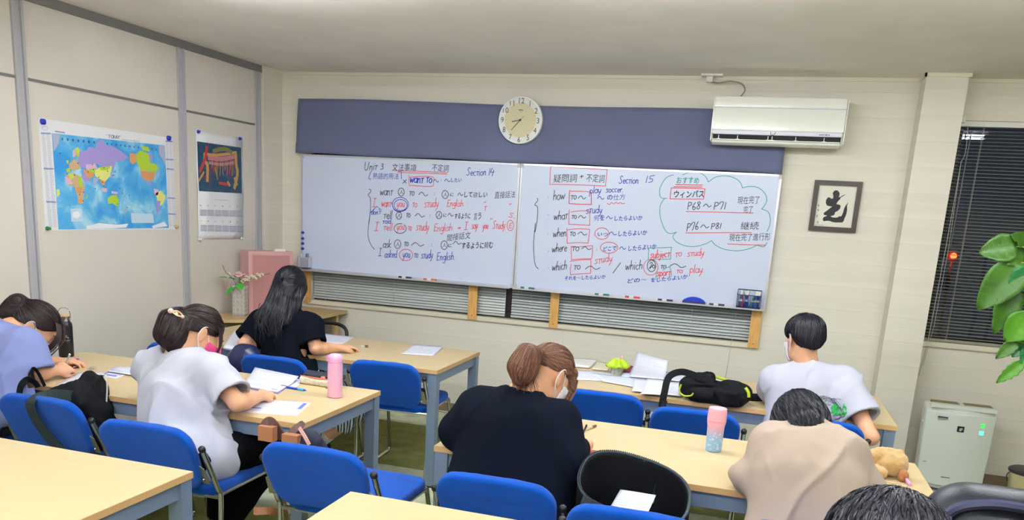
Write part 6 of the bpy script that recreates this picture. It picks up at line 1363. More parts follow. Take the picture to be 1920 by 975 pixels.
# ---- bottles
def at_table(px): return at(px[0], px[1], z=TT)
p = at_table((628, 744)); b = empty('pink_bottle', p, label='tall pink vacuum bottle on the right end of the middle left table', cat='bottle')
bm = bmesh.new(); lathe(bm, [(.030, 0), (.034, .003), (.0345, .01), (.0345, .150), (.0335, .168), (.0335, .172)], 36); obj('body', bm, M_pinkb, b, True)
bm = bmesh.new(); lathe(bm, [(.0330, .172), (.0338, .174), (.0338, .186), (.0310, .196), (.024, .203), (.010, .206)], 36); obj('lid', bm, mat('pink lid', (240, 176, 214), .4), b, True)
bm = bmesh.new(); box(bm, -.040, -.030, -.012, .012, .168, .194); obj('latch', bm, mat('pink latch', (226, 140, 196), .4), b, bevel=.003)
bm = bmesh.new(); lathe(bm, [(.0349, .166), (.0349, .1685)], 36, cap=False); obj('ring', bm, mat('pink ring', (214, 150, 184), .4), b)
p = at_table((1337, 845)); b = empty('gradient_bottle', p, label='pink to pale blue bottle with small flowers on the middle right table', cat='bottle')
def grad():
    m = bpy.data.materials.new('pink blue gradient print'); m.use_nodes = True; N = m.node_tree.nodes; L = m.node_tree.links; tc = N.new('ShaderNodeTexCoord'); sp = N.new('ShaderNodeSeparateXYZ'); L.new(tc.outputs['Object'], sp.inputs[0])
    mr = N.new('ShaderNodeMapRange'); mr.inputs[1].default_value = .055; mr.inputs[2].default_value = .115; L.new(sp.outputs[2], mr.inputs[0]); mx = N.new('ShaderNodeMix'); mx.data_type = 'RGBA'; mx.inputs[6].default_value = srgb(140, 190, 226); mx.inputs[7].default_value = srgb(236, 170, 188); L.new(mr.outputs[0], mx.inputs[0]); L.new(mx.outputs[2], N['Principled BSDF'].inputs['Base Color']); N['Principled BSDF'].inputs['Roughness'].default_value = .35; return m
bm = bmesh.new(); lathe(bm, [(.028, 0), (.0315, .003), (.0325, .06), (.0335, .10), (.0365, .118), (.0375, .126)], 36); obj('body', bm, grad(), b, True)
bm = bmesh.new(); lathe(bm, [(.0375, .127), (.0378, .130), (.0370, .160), (.0352, .176), (.034, .1785), (.032, .1788)], 36); obj('lid', bm, mat('pink cap', (240, 178, 192), .4), b, True)
bm = bmesh.new(); rr = random.Random(3)
for i in range(24):
    a = rr.uniform(-2.6, -.2); z = rr.uniform(.012, .085); R_ = .0332 if z < .06 else .034
    for k in range(5):
        t = k*1.2566; c = V3(math.cos(a)*R_, math.sin(a)*R_, z); u = V3(-math.sin(a), math.cos(a), 0); q = c+u*math.cos(t)*.0026+V3(0, 0, 1)*math.sin(t)*.0026
        bmesh.ops.create_circle(bm, cap_ends=True, segments=6, radius=.0015, matrix=Matrix.Translation(q) @ Matrix.Rotation(a, 4, 'Z') @ Matrix.Rotation(math.pi/2, 4, 'Y'))
o = obj('flower_print', bm, mat('print pale pink', (244, 214, 222), .5), b); o['kind'] = 'stuff'
p = at_table((125, 668)); b = empty('black_bottle', p, label='black steel bottle with a wooden cap and wire handle by the left wall', cat='bottle')
bm = bmesh.new(); lathe(bm, [(.034, 0), (.0365, .004), (.0365, .165), (.034, .180), (.026, .190), (.025, .195)], 36); obj('body', bm, mat('matt black steel', (20, 22, 30), .35), b, True)
bm = bmesh.new(); lathe(bm, [(.0275, .192), (.0280, .194), (.0280, .207), (.030, .208), (.030, .2165), (.027, .217)], 36); obj('neck_ring', bm, mat('polished steel', (200, 200, 200), .2, 1.), b, True)
bm = bmesh.new(); lathe(bm, [(.030, .217), (.0305, .219), (.0305, .227), (.029, .2285)], 36); obj('cap', bm, mat('bamboo', (214, 190, 150), .5), b, True)
bm = bmesh.new(); tube(bm, catmull([(-.032, 0, .212), (-.034, 0, .226), (-.030, 0, .246), (-.015, 0, .258), (0, 0, .261), (.015, 0, .258), (.030, 0, .246), (.034, 0, .226), (.032, 0, .212)], 4), .0022, 8); h_ = obj('handle', bm, M_chrome, b, True, rot=(0, 0, .2))
ang = math.atan2(CAM_P[1]-p[1], CAM_P[0]-p[0])
def onb(x, y): a = ang+x/.0365; return V3(math.cos(a)*.0369, math.sin(a)*.0369, y)
ik = Ink(lambda x, y: onb(x, -y), (0, 0, 0), .0022, 0.)
ik.n = V3(math.cos(ang), math.sin(ang), 0)
for tri in ([(-.015, .104), (-.004, .122), (.002, .112)], [(-.003, .104), (.004, .119), (.015, .104)], [(-.012, .104), (0, .110), (.012, .104)]): ik.line([(x, -y) for x, y in tri], 'k', .0022, False)
for i, ch in enumerate('VASTLAND'):
    v, f = cjk(ch); V, Fc = ik.store('k'); q0 = len(V)
    for (a_, c_) in v: V.append(onb(-.020+i*.0051+a_*.0068, .088+c_*.0095))
    Fc += [tuple(q0+z for z in q) for q in f]
ik.line([(-.010, -.082), (.010, -.082)], 'k', .0012, False)
V, Fc = ik.d['k']; me = bpy.data.meshes.new('logo'); me.from_pydata([tuple(q) for q in V], [], Fc); o = mobj('logo_print', me, mat('silver print', (206, 204, 196), .5), b); o['kind'] = 'stuff'
# ---- pens and small things
def pen(px0, px1, z0, z1, r, col, nm, lab, tip=None, clipc=None, cat='pen'):
    a, b_ = V3(*at(*px0, z=z0)), V3(*at(*px1, z=z1)); t = empty(nm, a, label=lab, cat=cat); d = b_-a; L = np.linalg.norm(d); Mq = Vector(d).to_track_quat('Z', 'Y').to_matrix().to_4x4()
    bm = bmesh.new(); lathe(bm, [(.0008, 0), (r*.5, .006), (r, .016), (r, L-.004), (r*.7, L)], 12, Mq); obj('barrel', bm, mat(nm+' '+str(col), col, .35), t, True)
    bm = bmesh.new(); lathe(bm, [(r*1.06, .016), (r*1.12, .022), (r*1.12, .045), (r*1.02, .05)], 12, Mq, cap=False); obj('grip', bm, mat('grip '+str(tip or col), tip or col, .5), t, True)
    bm = bmesh.new(); box(bm, -.0015, .0015, r*.9, r+.003, L-.04, L-.006, Mq); obj('pen_clip', bm, mat('clip '+str(clipc or (180, 180, 184)), clipc or (180, 180, 184), .3), t)
    return t
pen((487, 727), (522, 734), TT+.005, TT+.005, .0045, (26, 84, 180), 'ballpoint_pen', 'blue pen showing beyond the hand at the middle left table')
pen((575, 732), (526, 724), TT+.006, TT+.006, .0055, (34, 70, 196), 'highlighter', 'blue highlighter pen left of the pencil case', (60, 170, 220), cat='pen')
pen((160, 686), (136, 690), TT+.005, TT+.005, .0045, (110, 26, 50), 'ballpoint_pen', 'dark red pen lying beside the lavender girl hand')
pen((150, 674), (132, 672), TT+.006, TT+.014, .0050, (120, 60, 170), 'ballpoint_pen', 'purple and pink pen by the black bottle', (230, 110, 150))
pen((1088, 825), (1100, 797), TT+.010, TT+.11, .0042, (26, 26, 32), 'mechanical_pencil', 'black pencil held upright by the student in the black sweatshirt', cat='pencil')
pen((1120, 797), (1094, 806), TT+.006, TT+.008, .0050, (206, 196, 176), 'mechanical_pencil', 'cream pencil lying behind the black pencil', (120, 90, 60), cat='pencil')
pen((120, 692), (131, 664), TT+.008, TT+.10, .0048, (222, 224, 232), 'mechanical_pencil', 'white pencil in the hand of the girl in lavender', cat='pencil')
p = at_table((173, 693)); e_ = empty('eraser', p, .3, 'grey sleeved eraser on the table by the girl in lavender', 'eraser'); obj('rubber', B(-.018, .014, -.0095, .0095, 0, .014), mat('eraser cream', (214, 210, 196), .6), e_, bevel=.004); obj('sleeve', B(-.010, .016, -.0102, .0102, -.0, .0146), mat('eraser grey', (178, 172, 160), .5), e_, bevel=.002)
p = at_table((684, 651)); e_ = empty('eraser', p, -.4, 'small clear wrapped eraser on the front left table', 'eraser'); obj('rubber', B(-.028, .008, -.006, .006, 0, .010), mat('clear wrap', (216, 208, 200), .2), e_, bevel=.003); bm = bmesh.new(); box(bm, .008, .020, -.007, .010, 0, .016); obj('sleeve', bm, mat('brown sleeve', (110, 90, 80), .4), e_, bevel=.004)
# pencil case at the middle left table
p0 = V3(*at(600, 722, z=TT)); pc = empty('pencil_case', p0, -.06, 'open pencil case with a cream speckled body, left of the pink bottle', 'pencil case')
s_ = SDF((-.13, -.06, -.005), (.14, .06, .07), .003); s_.rbox((0, 0, .019), (.105, .036, .019), .017); s_.rbox((.0, .0, .034), (.090, .018, .012), .008, mode='sub'); s_.disp(lambda x, y, z: .0016*noise3(x*60, y*60, z*60)); s_.mesh('body', mat('cream speckled cloth', (216, 204, 182), .8, vary=.12, vscale=90), pc)
s_ = SDF((-.13, -.06, .0), (.14, .07, .09), .003); s_.rbox((.01, .022, .044), (.112, .024, .010), .008, rotm(.35, 0, 0)); s_.disp(lambda x, y, z: .0018*noise3(x*40, y*40, z*40)); s_.mesh('flap', mat('dark navy cloth', (38, 40, 56), .8), pc)
bm = bmesh.new(); tube(bm, catmull([(-.100, -.02, .038), (0, -.028, .040), (.098, -.02, .038)], 5), .0032, 8); tube(bm, catmull([(-.100, .012, .042), (0, .010, .046), (.10, .010, .044)], 5), .0032, 8); obj('zip', bm, mat('orange zip', (206, 116, 70), .5), pc, True)
bm = bmesh.new(); lathe(bm, [(.006, 0), (.010, .004), (.010, .018), (.006, .022)], 12, Matrix.Translation((.01, -.005, .036)) @ Matrix.Rotation(1.4, 4, 'Y')); obj('pink_charm', bm, mat('salmon rubber', (236, 130, 120), .5), pc, True)
bm = bmesh.new(); tube(bm, [(.06, -.05, .003), (.092, -.052, .003)], .0032, 8); tube(bm, [(.085, -.056, .003), (.10, -.05, .003)], .0045, 8); o = obj('scissors', bm, M_chrome, None, True, loc=p0); tag(o, 'silver scissor tips poking out beside the pink bottle', 'scissors')
# jar with green lid cover
p = at_table((1156, 702)); j = empty('pen_jar', p, label='glass jar with a bright green petal shaped cover on the front right table', cat='jar')
bm = bmesh.new(); lathe(bm, [(.031, 0), (.034, .004), (.034, .060), (.030, .070), (.030, .078)], 28); obj('jar', bm, mat('cloudy glass', (196, 196, 176), .12, trans=.25, vary=.15, vscale=60), j, True)
for i, (c, a_) in enumerate((((60, 150, 130), .3), ((200, 70, 90), 1.2), ((230, 230, 220), 2.2), ((90, 120, 200), 3.5))):
    bm = bmesh.new(); tube(bm, [(math.cos(a_)*.0345, math.sin(a_)*.0345-.0, .006), (math.cos(a_+.3)*.0345, math.sin(a_+.3)*.0345, .066)], .0028, 6); obj('jar_stripe', bm, mat('jar c%d' % i, c, .4), j, True)
bm = bmesh.new(); n = 60; rings = []
for k, (r, z) in enumerate(((.004, .092), (.02, .091), (.036, .084), (.052, .066), (.062, .050))):
    rg_ = []
    for i in range(n): a_ = 2*math.pi*i/n; pet = math.cos(5*a_); rr_ = r*(1+.22*pet*(k/4)**1.3); rg_.append(bm.verts.new((rr_*math.cos(a_), rr_*math.sin(a_), z+.006*pet*(k/4)-.008*(k/4)*(1-abs(pet)))))
    rings.append(rg_)
for k in range(4):
    for i in range(n): bm.faces.new((rings[k][i], rings[k][(i+1) % n], rings[k+1][(i+1) % n], rings[k+1][i])).smooth = True
bm.faces.new(rings[0]); o = obj('petal_cover', bm, mat('lime plastic', (172, 206, 30), .4), j); md = o.modifiers.new('t', 'SOLIDIFY'); md.thickness = .002
for (dx, dy, c, h_) in ((.015, .0, (230, 140, 120), .018), (.022, .004, (236, 190, 180), .022), (.006, .006, (230, 230, 226), .010), (-.012, .002, (230, 230, 226), .008), (-.002, -.008, (226, 230, 210), .008)):
    bm = bmesh.new(); lathe(bm, [(.004, 0), (.005, h_*.6), (.002, h_)], 8, Matrix.Translation((dx, dy, .088))); obj('figurine', bm, mat('fig%d' % c[1], c, .5), j, True)
p = at(1418, 752, z=TT)
s_ = SDF((-.07, -.04, -.004), (.07, .04, .06), .003); s_.rbox((0, 0, .020), (.052, .020, .020), .014, rotm(0, -.15, 0)); s_.disp(lambda x, y, z: .002*noise3(x*40, y*40, z*40)); o = s_.mesh('pouch', M_navyb); o.location = p; tag(o, 'small black pouch on the table left of the boy in white', 'pouch')
# ---- bags
# black tote on the chair at the left, leaning on the table
tb = empty('tote_bag', (1.12, -3.10, .47), label='black tote bag standing on the blue chair beside the girl in lavender', cat='bag')
q = SDF((-.42, -.30, -.02), (.20, .28, .42), .006); TB = V3(1.12, -3.10, .47)
def tp(u, v, y): return V3(*at(u, v, y=y))-TB
q.cap((-.12, -.02, .06), (.04, .0, .06), .065, .07, .03); q.chain([tp(110, 745, -3.18), tp(150, 745, -3.16), tp(182, 768, -3.12)], [.045, .058, .055], .04); q.cap((-.06, -.02, .06), tp(165, 775, -3.14), .07, .065, .05); q.chain([tp(150, 728, -3.10), tp(172, 722, -3.08), tp(186, 728, -3.08)], [.040, .046, .036], .04, flat=((0, 1, 0), .6)); q.cap(tp(186, 725, -3.08), tp(188, 765, -3.10), .034, .034, .03, flat=((0, 1, 0), .6))
q.disp(folds(.005, 9, (1, 1, 1), 5.)); o = q.mesh('body', M_navyb, tb)
bm = bmesh.new(); tube(bm, catmull([tp(190, 702, -3.09), tp(199, 706, -3.09), tp(201, 728, -3.10), tp(199, 762, -3.11)], 5), .0035, 6); obj('white_piping', bm, mat('white piping', (214, 208, 206), .6), tb, True)
def strap(nm, pts, w, th, m, parent, nrm=(0, -1, .2), n=6):
    P = [V3(*p) for p in catmull(pts, n)]; bm = bmesh.new(); prev = None; rows = []; nv = V3(*nrm)
    for i in range(len(P)):
        t = P[min(i+1, len(P)-1)]-P[max(i-1, 0)]; t /= np.linalg.norm(t)+1e-9; s__ = np.cross(t, nv); s__ /= np.linalg.norm(s__)+1e-9; u = np.cross(s__, t)
        rows.append([bm.verts.new(P[i]+s__*w/2*a+u*th/2*b) for a, b in ((-1, -1), (1, -1), (1, 1), (-1, 1))])
    for i in range(len(rows)-1):
        for k in range(4): bm.faces.new((rows[i][k], rows[i][(k+1) % 4], rows[i+1][(k+1) % 4], rows[i+1][k])).smooth = False
    bm.faces.new(rows[0]); bm.faces.new(list(reversed(rows[-1]))); bmesh.ops.recalc_face_normals(bm, faces=bm.faces); return obj(nm, bm, m, parent, bevel=0)
yb = -3.36
strap('strap', [(-.05, -.10, .245), (-.11, -.17, .262), (-.13, -.245, .262), (-.13, -.280, .235), (-.115, -.262, .16), (-.07, -.232, .07), (-.01, -.205, -.01), (.03, -.19, -.06)], .044, .004, mat('dark green webbing', (24, 40, 44), .8, bump=.4, bscale=900), tb, (0, -1, .3))
strap('handle', [tp(36, 738, -3.22), tp(40, 722, -3.21), tp(52, 712, -3.19), tp(64, 716, -3.17), tp(72, 726, -3.16)], .030, .004, M_navyb, tb, (0, -1, .0)); strap('handle', [tp(64, 716, -3.17), tp(60, 697, -3.16), tp(64, 691, -3.15), tp(72, 700, -3.14), tp(84, 724, -3.14)], .016, .004, M_navyb, tb, (0, -1, .0))
# brown strapped bag on the seat of the middle chair
bb = empty('shoulder_bag', (2.18, -3.22, .47), label='brown bag with tan straps on the seat of the empty middle chair', cat='bag'); M_tan = mat('tan leather', (168, 112, 78), .5, bump=.15, bscale=300); M_brn = mat('brown leather', (100, 70, 66), .55); BBo = V3(2.18, -3.22, .47)
def bp_(u, v, y): return V3(*at(u, v, y=y))-BBo
q = SDF((-.20, -.14, -.02), (.22, .16, .32), .005); q.cap((-.06, .0, .07), (.06, .0, .07), .06, .065, .03); q.cap((-.03, .0, .08), bp_(556, 832, -3.20), .06, .045, .05); q.disp(folds(.005, 9, (1, 1, 1), 15.)); q.mesh('body', M_brn, bb)
q = SDF((-.06, -.12, .02), (.22, .16, .30), .005); q.chain([(.03, .0, .10), bp_(575, 832, -3.20), bp_(585, 838, -3.18)], [.05, .045, .035], .04, flat=((0, 1, 0), .6)); q.cap((.05, .0, .08), bp_(605, 842, -3.17), .03, .012, .03); q.disp(folds(.004, 9, (1, 1, 1), 19.)); q.mesh('navy_lining', mat('navy cloth', (34, 38, 60), .8), bb)
strap('strap', [bp_(492, 822, -3.27), bp_(495, 800, -3.26), bp_(505, 790, -3.25), bp_(517, 800, -3.24), bp_(530, 824, -3.22)], .036, .006, M_brn, bb, (0, -1, .2)); strap('strap', [bp_(536, 826, -3.24), bp_(552, 806, -3.22), bp_(566, 796, -3.20), bp_(560, 800, -3.18), bp_(545, 815, -3.17)], .028, .006, M_brn, bb, (0, -1, .2))
for (u0, v0, u1, v1, yy) in ((487, 824, 514, 801, -3.27), (531, 832, 560, 817, -3.25)):
    a_, b_ = bp_(u0, v0, yy), bp_(u1, v1, yy); obj('buckle_pad', B(a_[0], b_[0], yy+3.22-.012, yy+3.22+.022, a_[2], b_[2]), M_tan, bb, bevel=.008)
strap('pink_trim', [bp_(561, 802, -3.23), bp_(570, 816, -3.24), bp_(580, 834, -3.25)], .014, .004, mat('pink trim', (226, 170, 156), .6), bb, (0, -1, .2))
strap('strap', [bp_(476, 958, -3.30), bp_(490, 958, -3.29), bp_(510, 958, -3.26), bp_(535, 962, -3.20)], .03, .005, M_tan, bb, (0, -1, .3))
# open black bag on the bottom edge chair
ob_ = empty('open_bag', (3.458, -3.272, .47), label='wide open black bag on the chair at the bottom edge, papers inside', cat='bag')
q = SDF((-.26, -.21, -.02), (.27, .21, .40), .005)
def bagf(x, y, z):
    tl = (y+.16)*.52+.0; xx = x/1.; rx, ry = .184+.0*z, .140; r_ = ((np.abs(xx)/rx)**2.6+(np.abs(y)/ry)**2.6)**(1/2.6); d = (r_-1)*.15
    wall = np.abs(d)-.005; topz = .235+np.clip((y+.02)*.42, -.06, .08)-.035*np.clip((x-.0)/.2, -1, 1); w_ = np.maximum(wall, z-topz); bot = np.maximum(d, np.abs(z-.012)-.012); return np.minimum(w_, bot)
q.fn(bagf); q.disp(lambda x, y, z: .004*noise3(x*14, y*14, z*12), .02); q.mesh('body', M_navyb, ob_)
pts = []
for i in range(41):
    a_ = 2*math.pi*i/40; ca, sa = math.cos(a_), math.sin(a_); k_ = (abs(ca)**2.6+abs(sa)**2.6)**(-1/2.6); x, y = .186*ca*k_, .142*sa*k_; pts.append((x, y, .238+min(.08, max(-.06, (y+.02)*.42))-.035*min(1, max(-1, x/.2))))
bm = bmesh.new(); tube(bm, pts, .006, 8, caps=False); obj('rim', bm, mat('dark teal piping', (36, 52, 60), .6), ob_, True)
bm = bmesh.new()
for i in range(8, 34):
    a0 = V3(*pts[i % 40]); a1 = V3(*pts[(i+1) % 40])
    for t in (0, .25, .5, .75): c = a0+(a1-a0)*t; box(bm, c[0]-.0015, c[0]+.0015, c[1]-.002, c[1]+.002, c[2]+.004, c[2]+.0085)
o = obj('zip_teeth', bm, M_black, ob_); o['kind'] = 'stuff'
strap('front_flap', [(-.15, -.142, .215), (-.05, -.156, .19), (.06, -.156, .180), (.155, -.140, .160)], .05, .006, mat('worn black lining', (40, 46, 54), .5, bump=.6, bscale=60), ob_, (0, -1, .1))
def sh2(nm, C4, lab, **k): return sheet(nm, C4, lab, **k)
sh2('printout', [(3.37, -3.37, .60), (3.50, -3.38, .60), (3.53, -3.24, .685), (3.40, -3.18, .665)], 'folded printout sticking up inside the open black bag', seed=31, lines=12, wave=.002, text=True, blue=None)
sh2('printout', [(3.46, -3.38, .61), (3.585, -3.36, .605), (3.575, -3.32, .645), (3.46, -3.31, .645)], 'second folded page in front inside the open black bag', seed=32, lines=4, wave=.004)
# black backpack on the chair/table at the front right
bp = empty('backpack', (3.60, -1.69, .703), label='black backpack with lime zips on the front right table', cat='bag'); M_lime = mat('lime zip', (176, 190, 40), .5)
q = SDF((-.24, -.16, -.004), (.26, .22, .22), .005); q.cap((-.10, .02, .05), (.12, .02, .052), .05, .055, .03); q.cap((-.05, -.04, .04), (.14, -.05, .045), .045, .05, .03); q.cap((.10, .0, .07), (.165, -.01, .06), .045, .05, .03); q.cap((-.08, .02, .10), (.0, .0, .125), .035, .03, .03); q.rbox((.09, -.095, .048), (.060, .014, .036), .01, rotm(.2, 0, 0), .01); q.disp(folds(.005, 9, (1, 1, 1), 25.)); q.fn(lambda x, y, z: z-.002+0*x+0*y, 0, 'sub'); q.mesh('body', M_navyb, bp)
strap('top_strap', [(-.21, -.19, -.02), (-.205, -.175, .05), (-.195, -.13, .125), (-.14, -.08, .150), (-.06, -.07, .135), (.02, -.06, .115)], .034, .006, M_navyb, bp, (0, -1, .3), 6)
strap('hanging_strap', [(-.195, -.215, .02), (-.197, -.258, -.02), (-.197, -.268, -.07), (-.195, -.245, -.16)], .026, .005, M_navyb, bp, (0, -1, .1), 6)
obj('buckle', B(-.218, -.176, -.28, -.262, -.06, -.02), M_black, bp, bevel=.004)
bm = bmesh.new(); tube(bm, catmull([(.0, .03, .128), (.06, .03, .118), (.12, .02, .108), (.165, .01, .10)], 5), .008, 8, flat=.7); tube(bm, catmull([(.178, -.05, .10), (.195, -.055, .08), (.200, -.06, .055)], 5), .009, 8); obj('zip', bm, M_lime, bp, True)
bm = bmesh.new(); tube(bm, catmull([(-.135, -.075, .085), (-.14, -.08, .05), (-.115, -.085, .03), (-.08, -.09, .035), (-.07, -.088, .05)], 6), .0045, 8); obj('loop_trim', bm, M_lime, bp, True)
bm = bmesh.new(); tube(bm, catmull([(.130, -.02, .112), (.155, -.025, .108), (.172, -.04, .092)], 5), .005, 8); obj('red_trim', bm, mat('red trim', (214, 50, 70), .5), bp, True)
bm = bmesh.new(); bmesh.ops.create_uvsphere(bm, u_segments=24, v_segments=14, radius=.038, matrix=Matrix.Translation((-.02, .06, .108)) @ Matrix.Diagonal((1.25, 1, .85, 1))); o = obj('white_cap_crown', bm, mat('white knit', (216, 216, 214), .8), bp, True)
# navy cap at the left end of the front left table
cp = empty('drawstring_bag', (.98, -1.93, .50), label='rounded dark navy bag with an orange lining hanging at the front left table', cat='bag')
q = SDF((-.2, -.14, -.02), (.2, .22, .32), .005); q.ell((0, .02, .13), (.115, .085, .13), rotm(0, .35, 0)); q.ell((.055, -.045, .075), (.042, .05, .065), rotm(0, .35, 0), .01, 'sub'); q.disp(folds(.004, 9, (1, 1, 1), 35.)); q.mesh('shell', mat('navy satin', (26, 34, 74), .35), cp)
bm = bmesh.new(); bmesh.ops.create_uvsphere(bm, u_segments=20, v_segments=12, radius=1, matrix=Matrix.Translation((.052, -.02, .078)) @ Matrix(rotm(0, .35, 0)).to_4x4() @ Matrix.Diagonal((.036, .03, .058, 1))); obj('lining', bm, mat('orange lining', (150, 66, 24), .5), cp, True)
# backpack at the bottom right
bq = empty('backpack', (4.272, -4.17, .70), label='dark navy backpack standing on the table at the bottom right corner', cat='bag'); M_nv = mat('dark navy synthetic', (17, 20, 36), .38, bump=.2, bscale=300)
q = SDF((-.20, -.16, -.004), (.22, .16, .46), .006); q.rbox((0, 0, .215), (.135, .085, .215), .084); q.rbox((0.01, -.085, .14), (.10, .030, .12), .03, None, .01); q.disp(lambda x, y, z: .003*noise3(x*12, y*12, z*12), .02); q.fn(lambda x, y, z: z-.003+0*x+0*y, 0, 'sub'); q.mesh('body', M_nv, bq)
bm = bmesh.new(); tube(bm, catmull([(-.125, -.070, .18), (-.126, -.070, .30), (-.105, -.072, .385), (-.05, -.075, .415), (.03, -.075, .416), (.10, -.072, .395), (.126, -.070, .31), (.126, -.07, .2)], 6), .010, 8); obj('piping', bm, mat('blue grey piping', (44, 48, 78), .4), bq, True)
bm = bmesh.new(); lathe(bm, [(.055, 0), (.05, .02), (.03, .034), (.006, .040)], 24, Matrix.Translation((.03, -.115, .235)) @ Matrix.Rotation(math.pi/2, 4, 'X') if 0 else Matrix.Translation((.03, -.105, .25)) @ Matrix.Rotation(1.2, 4, 'X')); obj('round_pocket', bm, mat('blue grey pocket', (64, 70, 92), .45), bq, True)
# plush toy
pt = V3(*at(1668, 893, z=TT)); pl = empty('plush_toy', pt, -.2, 'golden brown plush toy slumped on the right end of the middle right table', 'toy'); M_pl = mat('golden plush', (214, 176, 116), .95, bump=1., bscale=420, vary=.08, vscale=30, sheen=.5)
q = SDF((-.13, -.11, -.004), (.11, .12, .14), .0035); q.ell((-.005, 0, .048), (.055, .044, .047)); q.ell((.034, -.002, .052), (.024, .036, .042), None, .006); q.cap((-.04, .03, .088), (.02, .012, .092), .014, .016, .01); q.cap((-.05, -.045, .024), (-.025, -.055, .022), .024, .020, .006); q.cap((-.07, .0, .06), (-.05, .0, .075), .03, .03, .01); q.disp(lambda x, y, z: .0022*noise3(x*90, y*90, z*90), .012); q.mesh('body', M_pl, pl)
q = SDF((.0, -.10, -.004), (.10, .05, .08), .003); q.ell((.046, -.044, .024), (.018, .018, .023)); q.disp(lambda x, y, z: .002*noise3(x*120, y*120, z*120), .01); q.mesh('muzzle', mat('rusty plush', (196, 132, 86), .95, bump=1., bscale=420), pl)
bm = bmesh.new(); tube(bm, catmull([(.058, -.055, .016), (.070, -.075, .008), (.074, -.09, .006)], 4), .006, 8); obj('ribbon', bm, mat('pink ribbon', (226, 160, 214), .4), pl, True)
kc = V3(*at(1668, 905, z=TT)); rr = random.Random(6); bm = bmesh.new(); tube(bm, catmull([kc+V3(-.04+.09*i/7, rr.uniform(-.012, .012), .003) for i in range(8)], 3), .0018, 6); o = obj('cord', bm, mat('cream cord', (214, 198, 160), .7)); tag(o, 'thin cream cord lying in front of the plush toy', 'cord')
# ---- office chair behind the front left table
oc = empty('office_chair', (.66, -.60, 0), label='black office chair with hoop armrests behind the front left table', cat='chair')
bm = bmesh.new(); tube(bm, catmull([(.02, .06, .655), (.02, .055, .69), (.09, .05, .705), (.20, .04, .702), (.265, .02, .67), (.275, .0, .60), (.22, .0, .52)], 6), .013, 10); obj('armrest', bm, M_black, oc, True)
bm = bmesh.new(); tube(bm, catmull([(.02, .02, .60), (.10, .02, .612), (.20, .01, .60), (.23, .0, .55)], 6), .016, 10, flat=.6); obj('armrest_pad', bm, M_black, oc, True)
s_ = SDF((-.27, -.27, .38), (.27, .27, .52), .008); s_.rbox((.02, 0, .44), (.22, .22, .04), .035); s_.mesh('seat', mat('black mesh cloth', (26, 26, 32), .8), oc); s_ = SDF((-.27, .08, .44), (.27, .32, .76), .008); s_.rbox((.02, .21, .50), (.18, .025, .06), .02, None); s_.mesh('backrest', mat('black mesh cloth', (26, 26, 32), .8), oc)
bm = bmesh.new(); tube(bm, [(.02, 0, .09), (.02, 0, .41)], .022, 12); obj('gas_lift', bm, M_chrome, oc, True)
for k in range(5):
    a_ = k*2*math.pi/5+.3; bm = bmesh.new(); tube(bm, [(.02, 0, .10), (.02+.26*math.cos(a_), .26*math.sin(a_), .065)], [.022, .013], 8); l = obj('leg', bm, M_black, oc, True); bm = bmesh.new(); lathe(bm, [(.026, -.011), (.026, .011)], 16, Matrix.Translation((.02+.27*math.cos(a_), .27*math.sin(a_), .026)) @ Matrix.Rotation(math.pi/2, 4, 'X')); obj('castor', bm, M_black, l, True)
# ---- corner shelf, pink box, vase
cs = empty('corner_desk', (.02, -.27, 0), label='light wooden corner desk against the left wall holding the flower vase', cat='desk')
bm = bmesh.new(); out = [(.01, -.76), (.05, -.805), (.12, -.82), (.20, -.79), (.46, -.58), (.62, -.28), (.62, .0), (.62, .24), (.02, .24), (.02, .01), (.0, .0)]
ta = [bm.verts.new((x, y, .735)) for x, y in out]; tb_ = [bm.verts.new((x, y, .711)) for x, y in out]; bm.faces.new(ta); bm.faces.new(list(reversed(tb_)))
for i in range(len(out)): bm.faces.new((ta[i], tb_[i], tb_[(i+1) % len(out)], ta[(i+1) % len(out)]))
bmesh.ops.recalc_face_normals(bm, faces=bm.faces); obj('desk_top', bm, mat('oak desk', (196, 166, 118), .5, vary=.05, vscale=12, stretch=(1, 6, 1)), cs)
bm = bmesh.new(); f4 = [(.05, -.70), (.42, -.48), (.58, -.18)]
for i in range(2):
    v = [bm.verts.new(c) for c in ((*f4[i], .02), (*f4[i+1], .02), (*f4[i+1], .711), (*f4[i], .711))]; bm.faces.new(v)
o = obj('front_board', bm, mat('grey brown board', (150, 136, 112), .6), cs); md = o.modifiers.new('t', 'SOLIDIFY'); md.thickness = .016
for (x, y) in ((.05, -.66), (.05, .15), (.56, .15), (.56, -.1)): obj('leg', B(x-.02, x+.02, y-.02, y+.02, 0, .711), mat('oak desk', (196, 166, 118), .5), cs)
a45 = math.radians(58); pf = V3(*at(467, 588, z=.735)); pb = empty('pink_heater', (pf[0], pf[1], .735), a45, 'pink box heater with a fine grille in the left corner', 'heater'); M_pk = mat('dusty pink metal', (210, 160, 160), .5)
WW, DD, HH = .355, .15, .462
bm = bmesh.new(); e = .03
for a_ in ((0, WW, 0, e), (0, WW, HH-e, HH), (0, e, e, HH-e), (WW-e, WW, e, HH-e)): box(bm, a_[0], a_[1], 0, .012, a_[2], a_[3])
obj('front_frame', bm, M_pk, pb, bevel=.003); bm = bmesh.new(); box(bm, 0, WW, .012, DD, 0, HH); obj('case', bm, M_pk, pb, bevel=.004)
obj('grille_back', B(e, WW-e, .008, .012, e, HH-e), mat('dark pink', (150, 96, 98), .7), pb)
bm = bmesh.new()
for i in range(46): x = e+(WW-2*e)*(i+.5)/46; box(bm, x-.0018, x+.0018, .003, .006, e, HH-e)
for i in range(62): z = e+(HH-2*e)*(i+.5)/62; box(bm, e, WW-e, .002, .005, z-.0018, z+.0018)
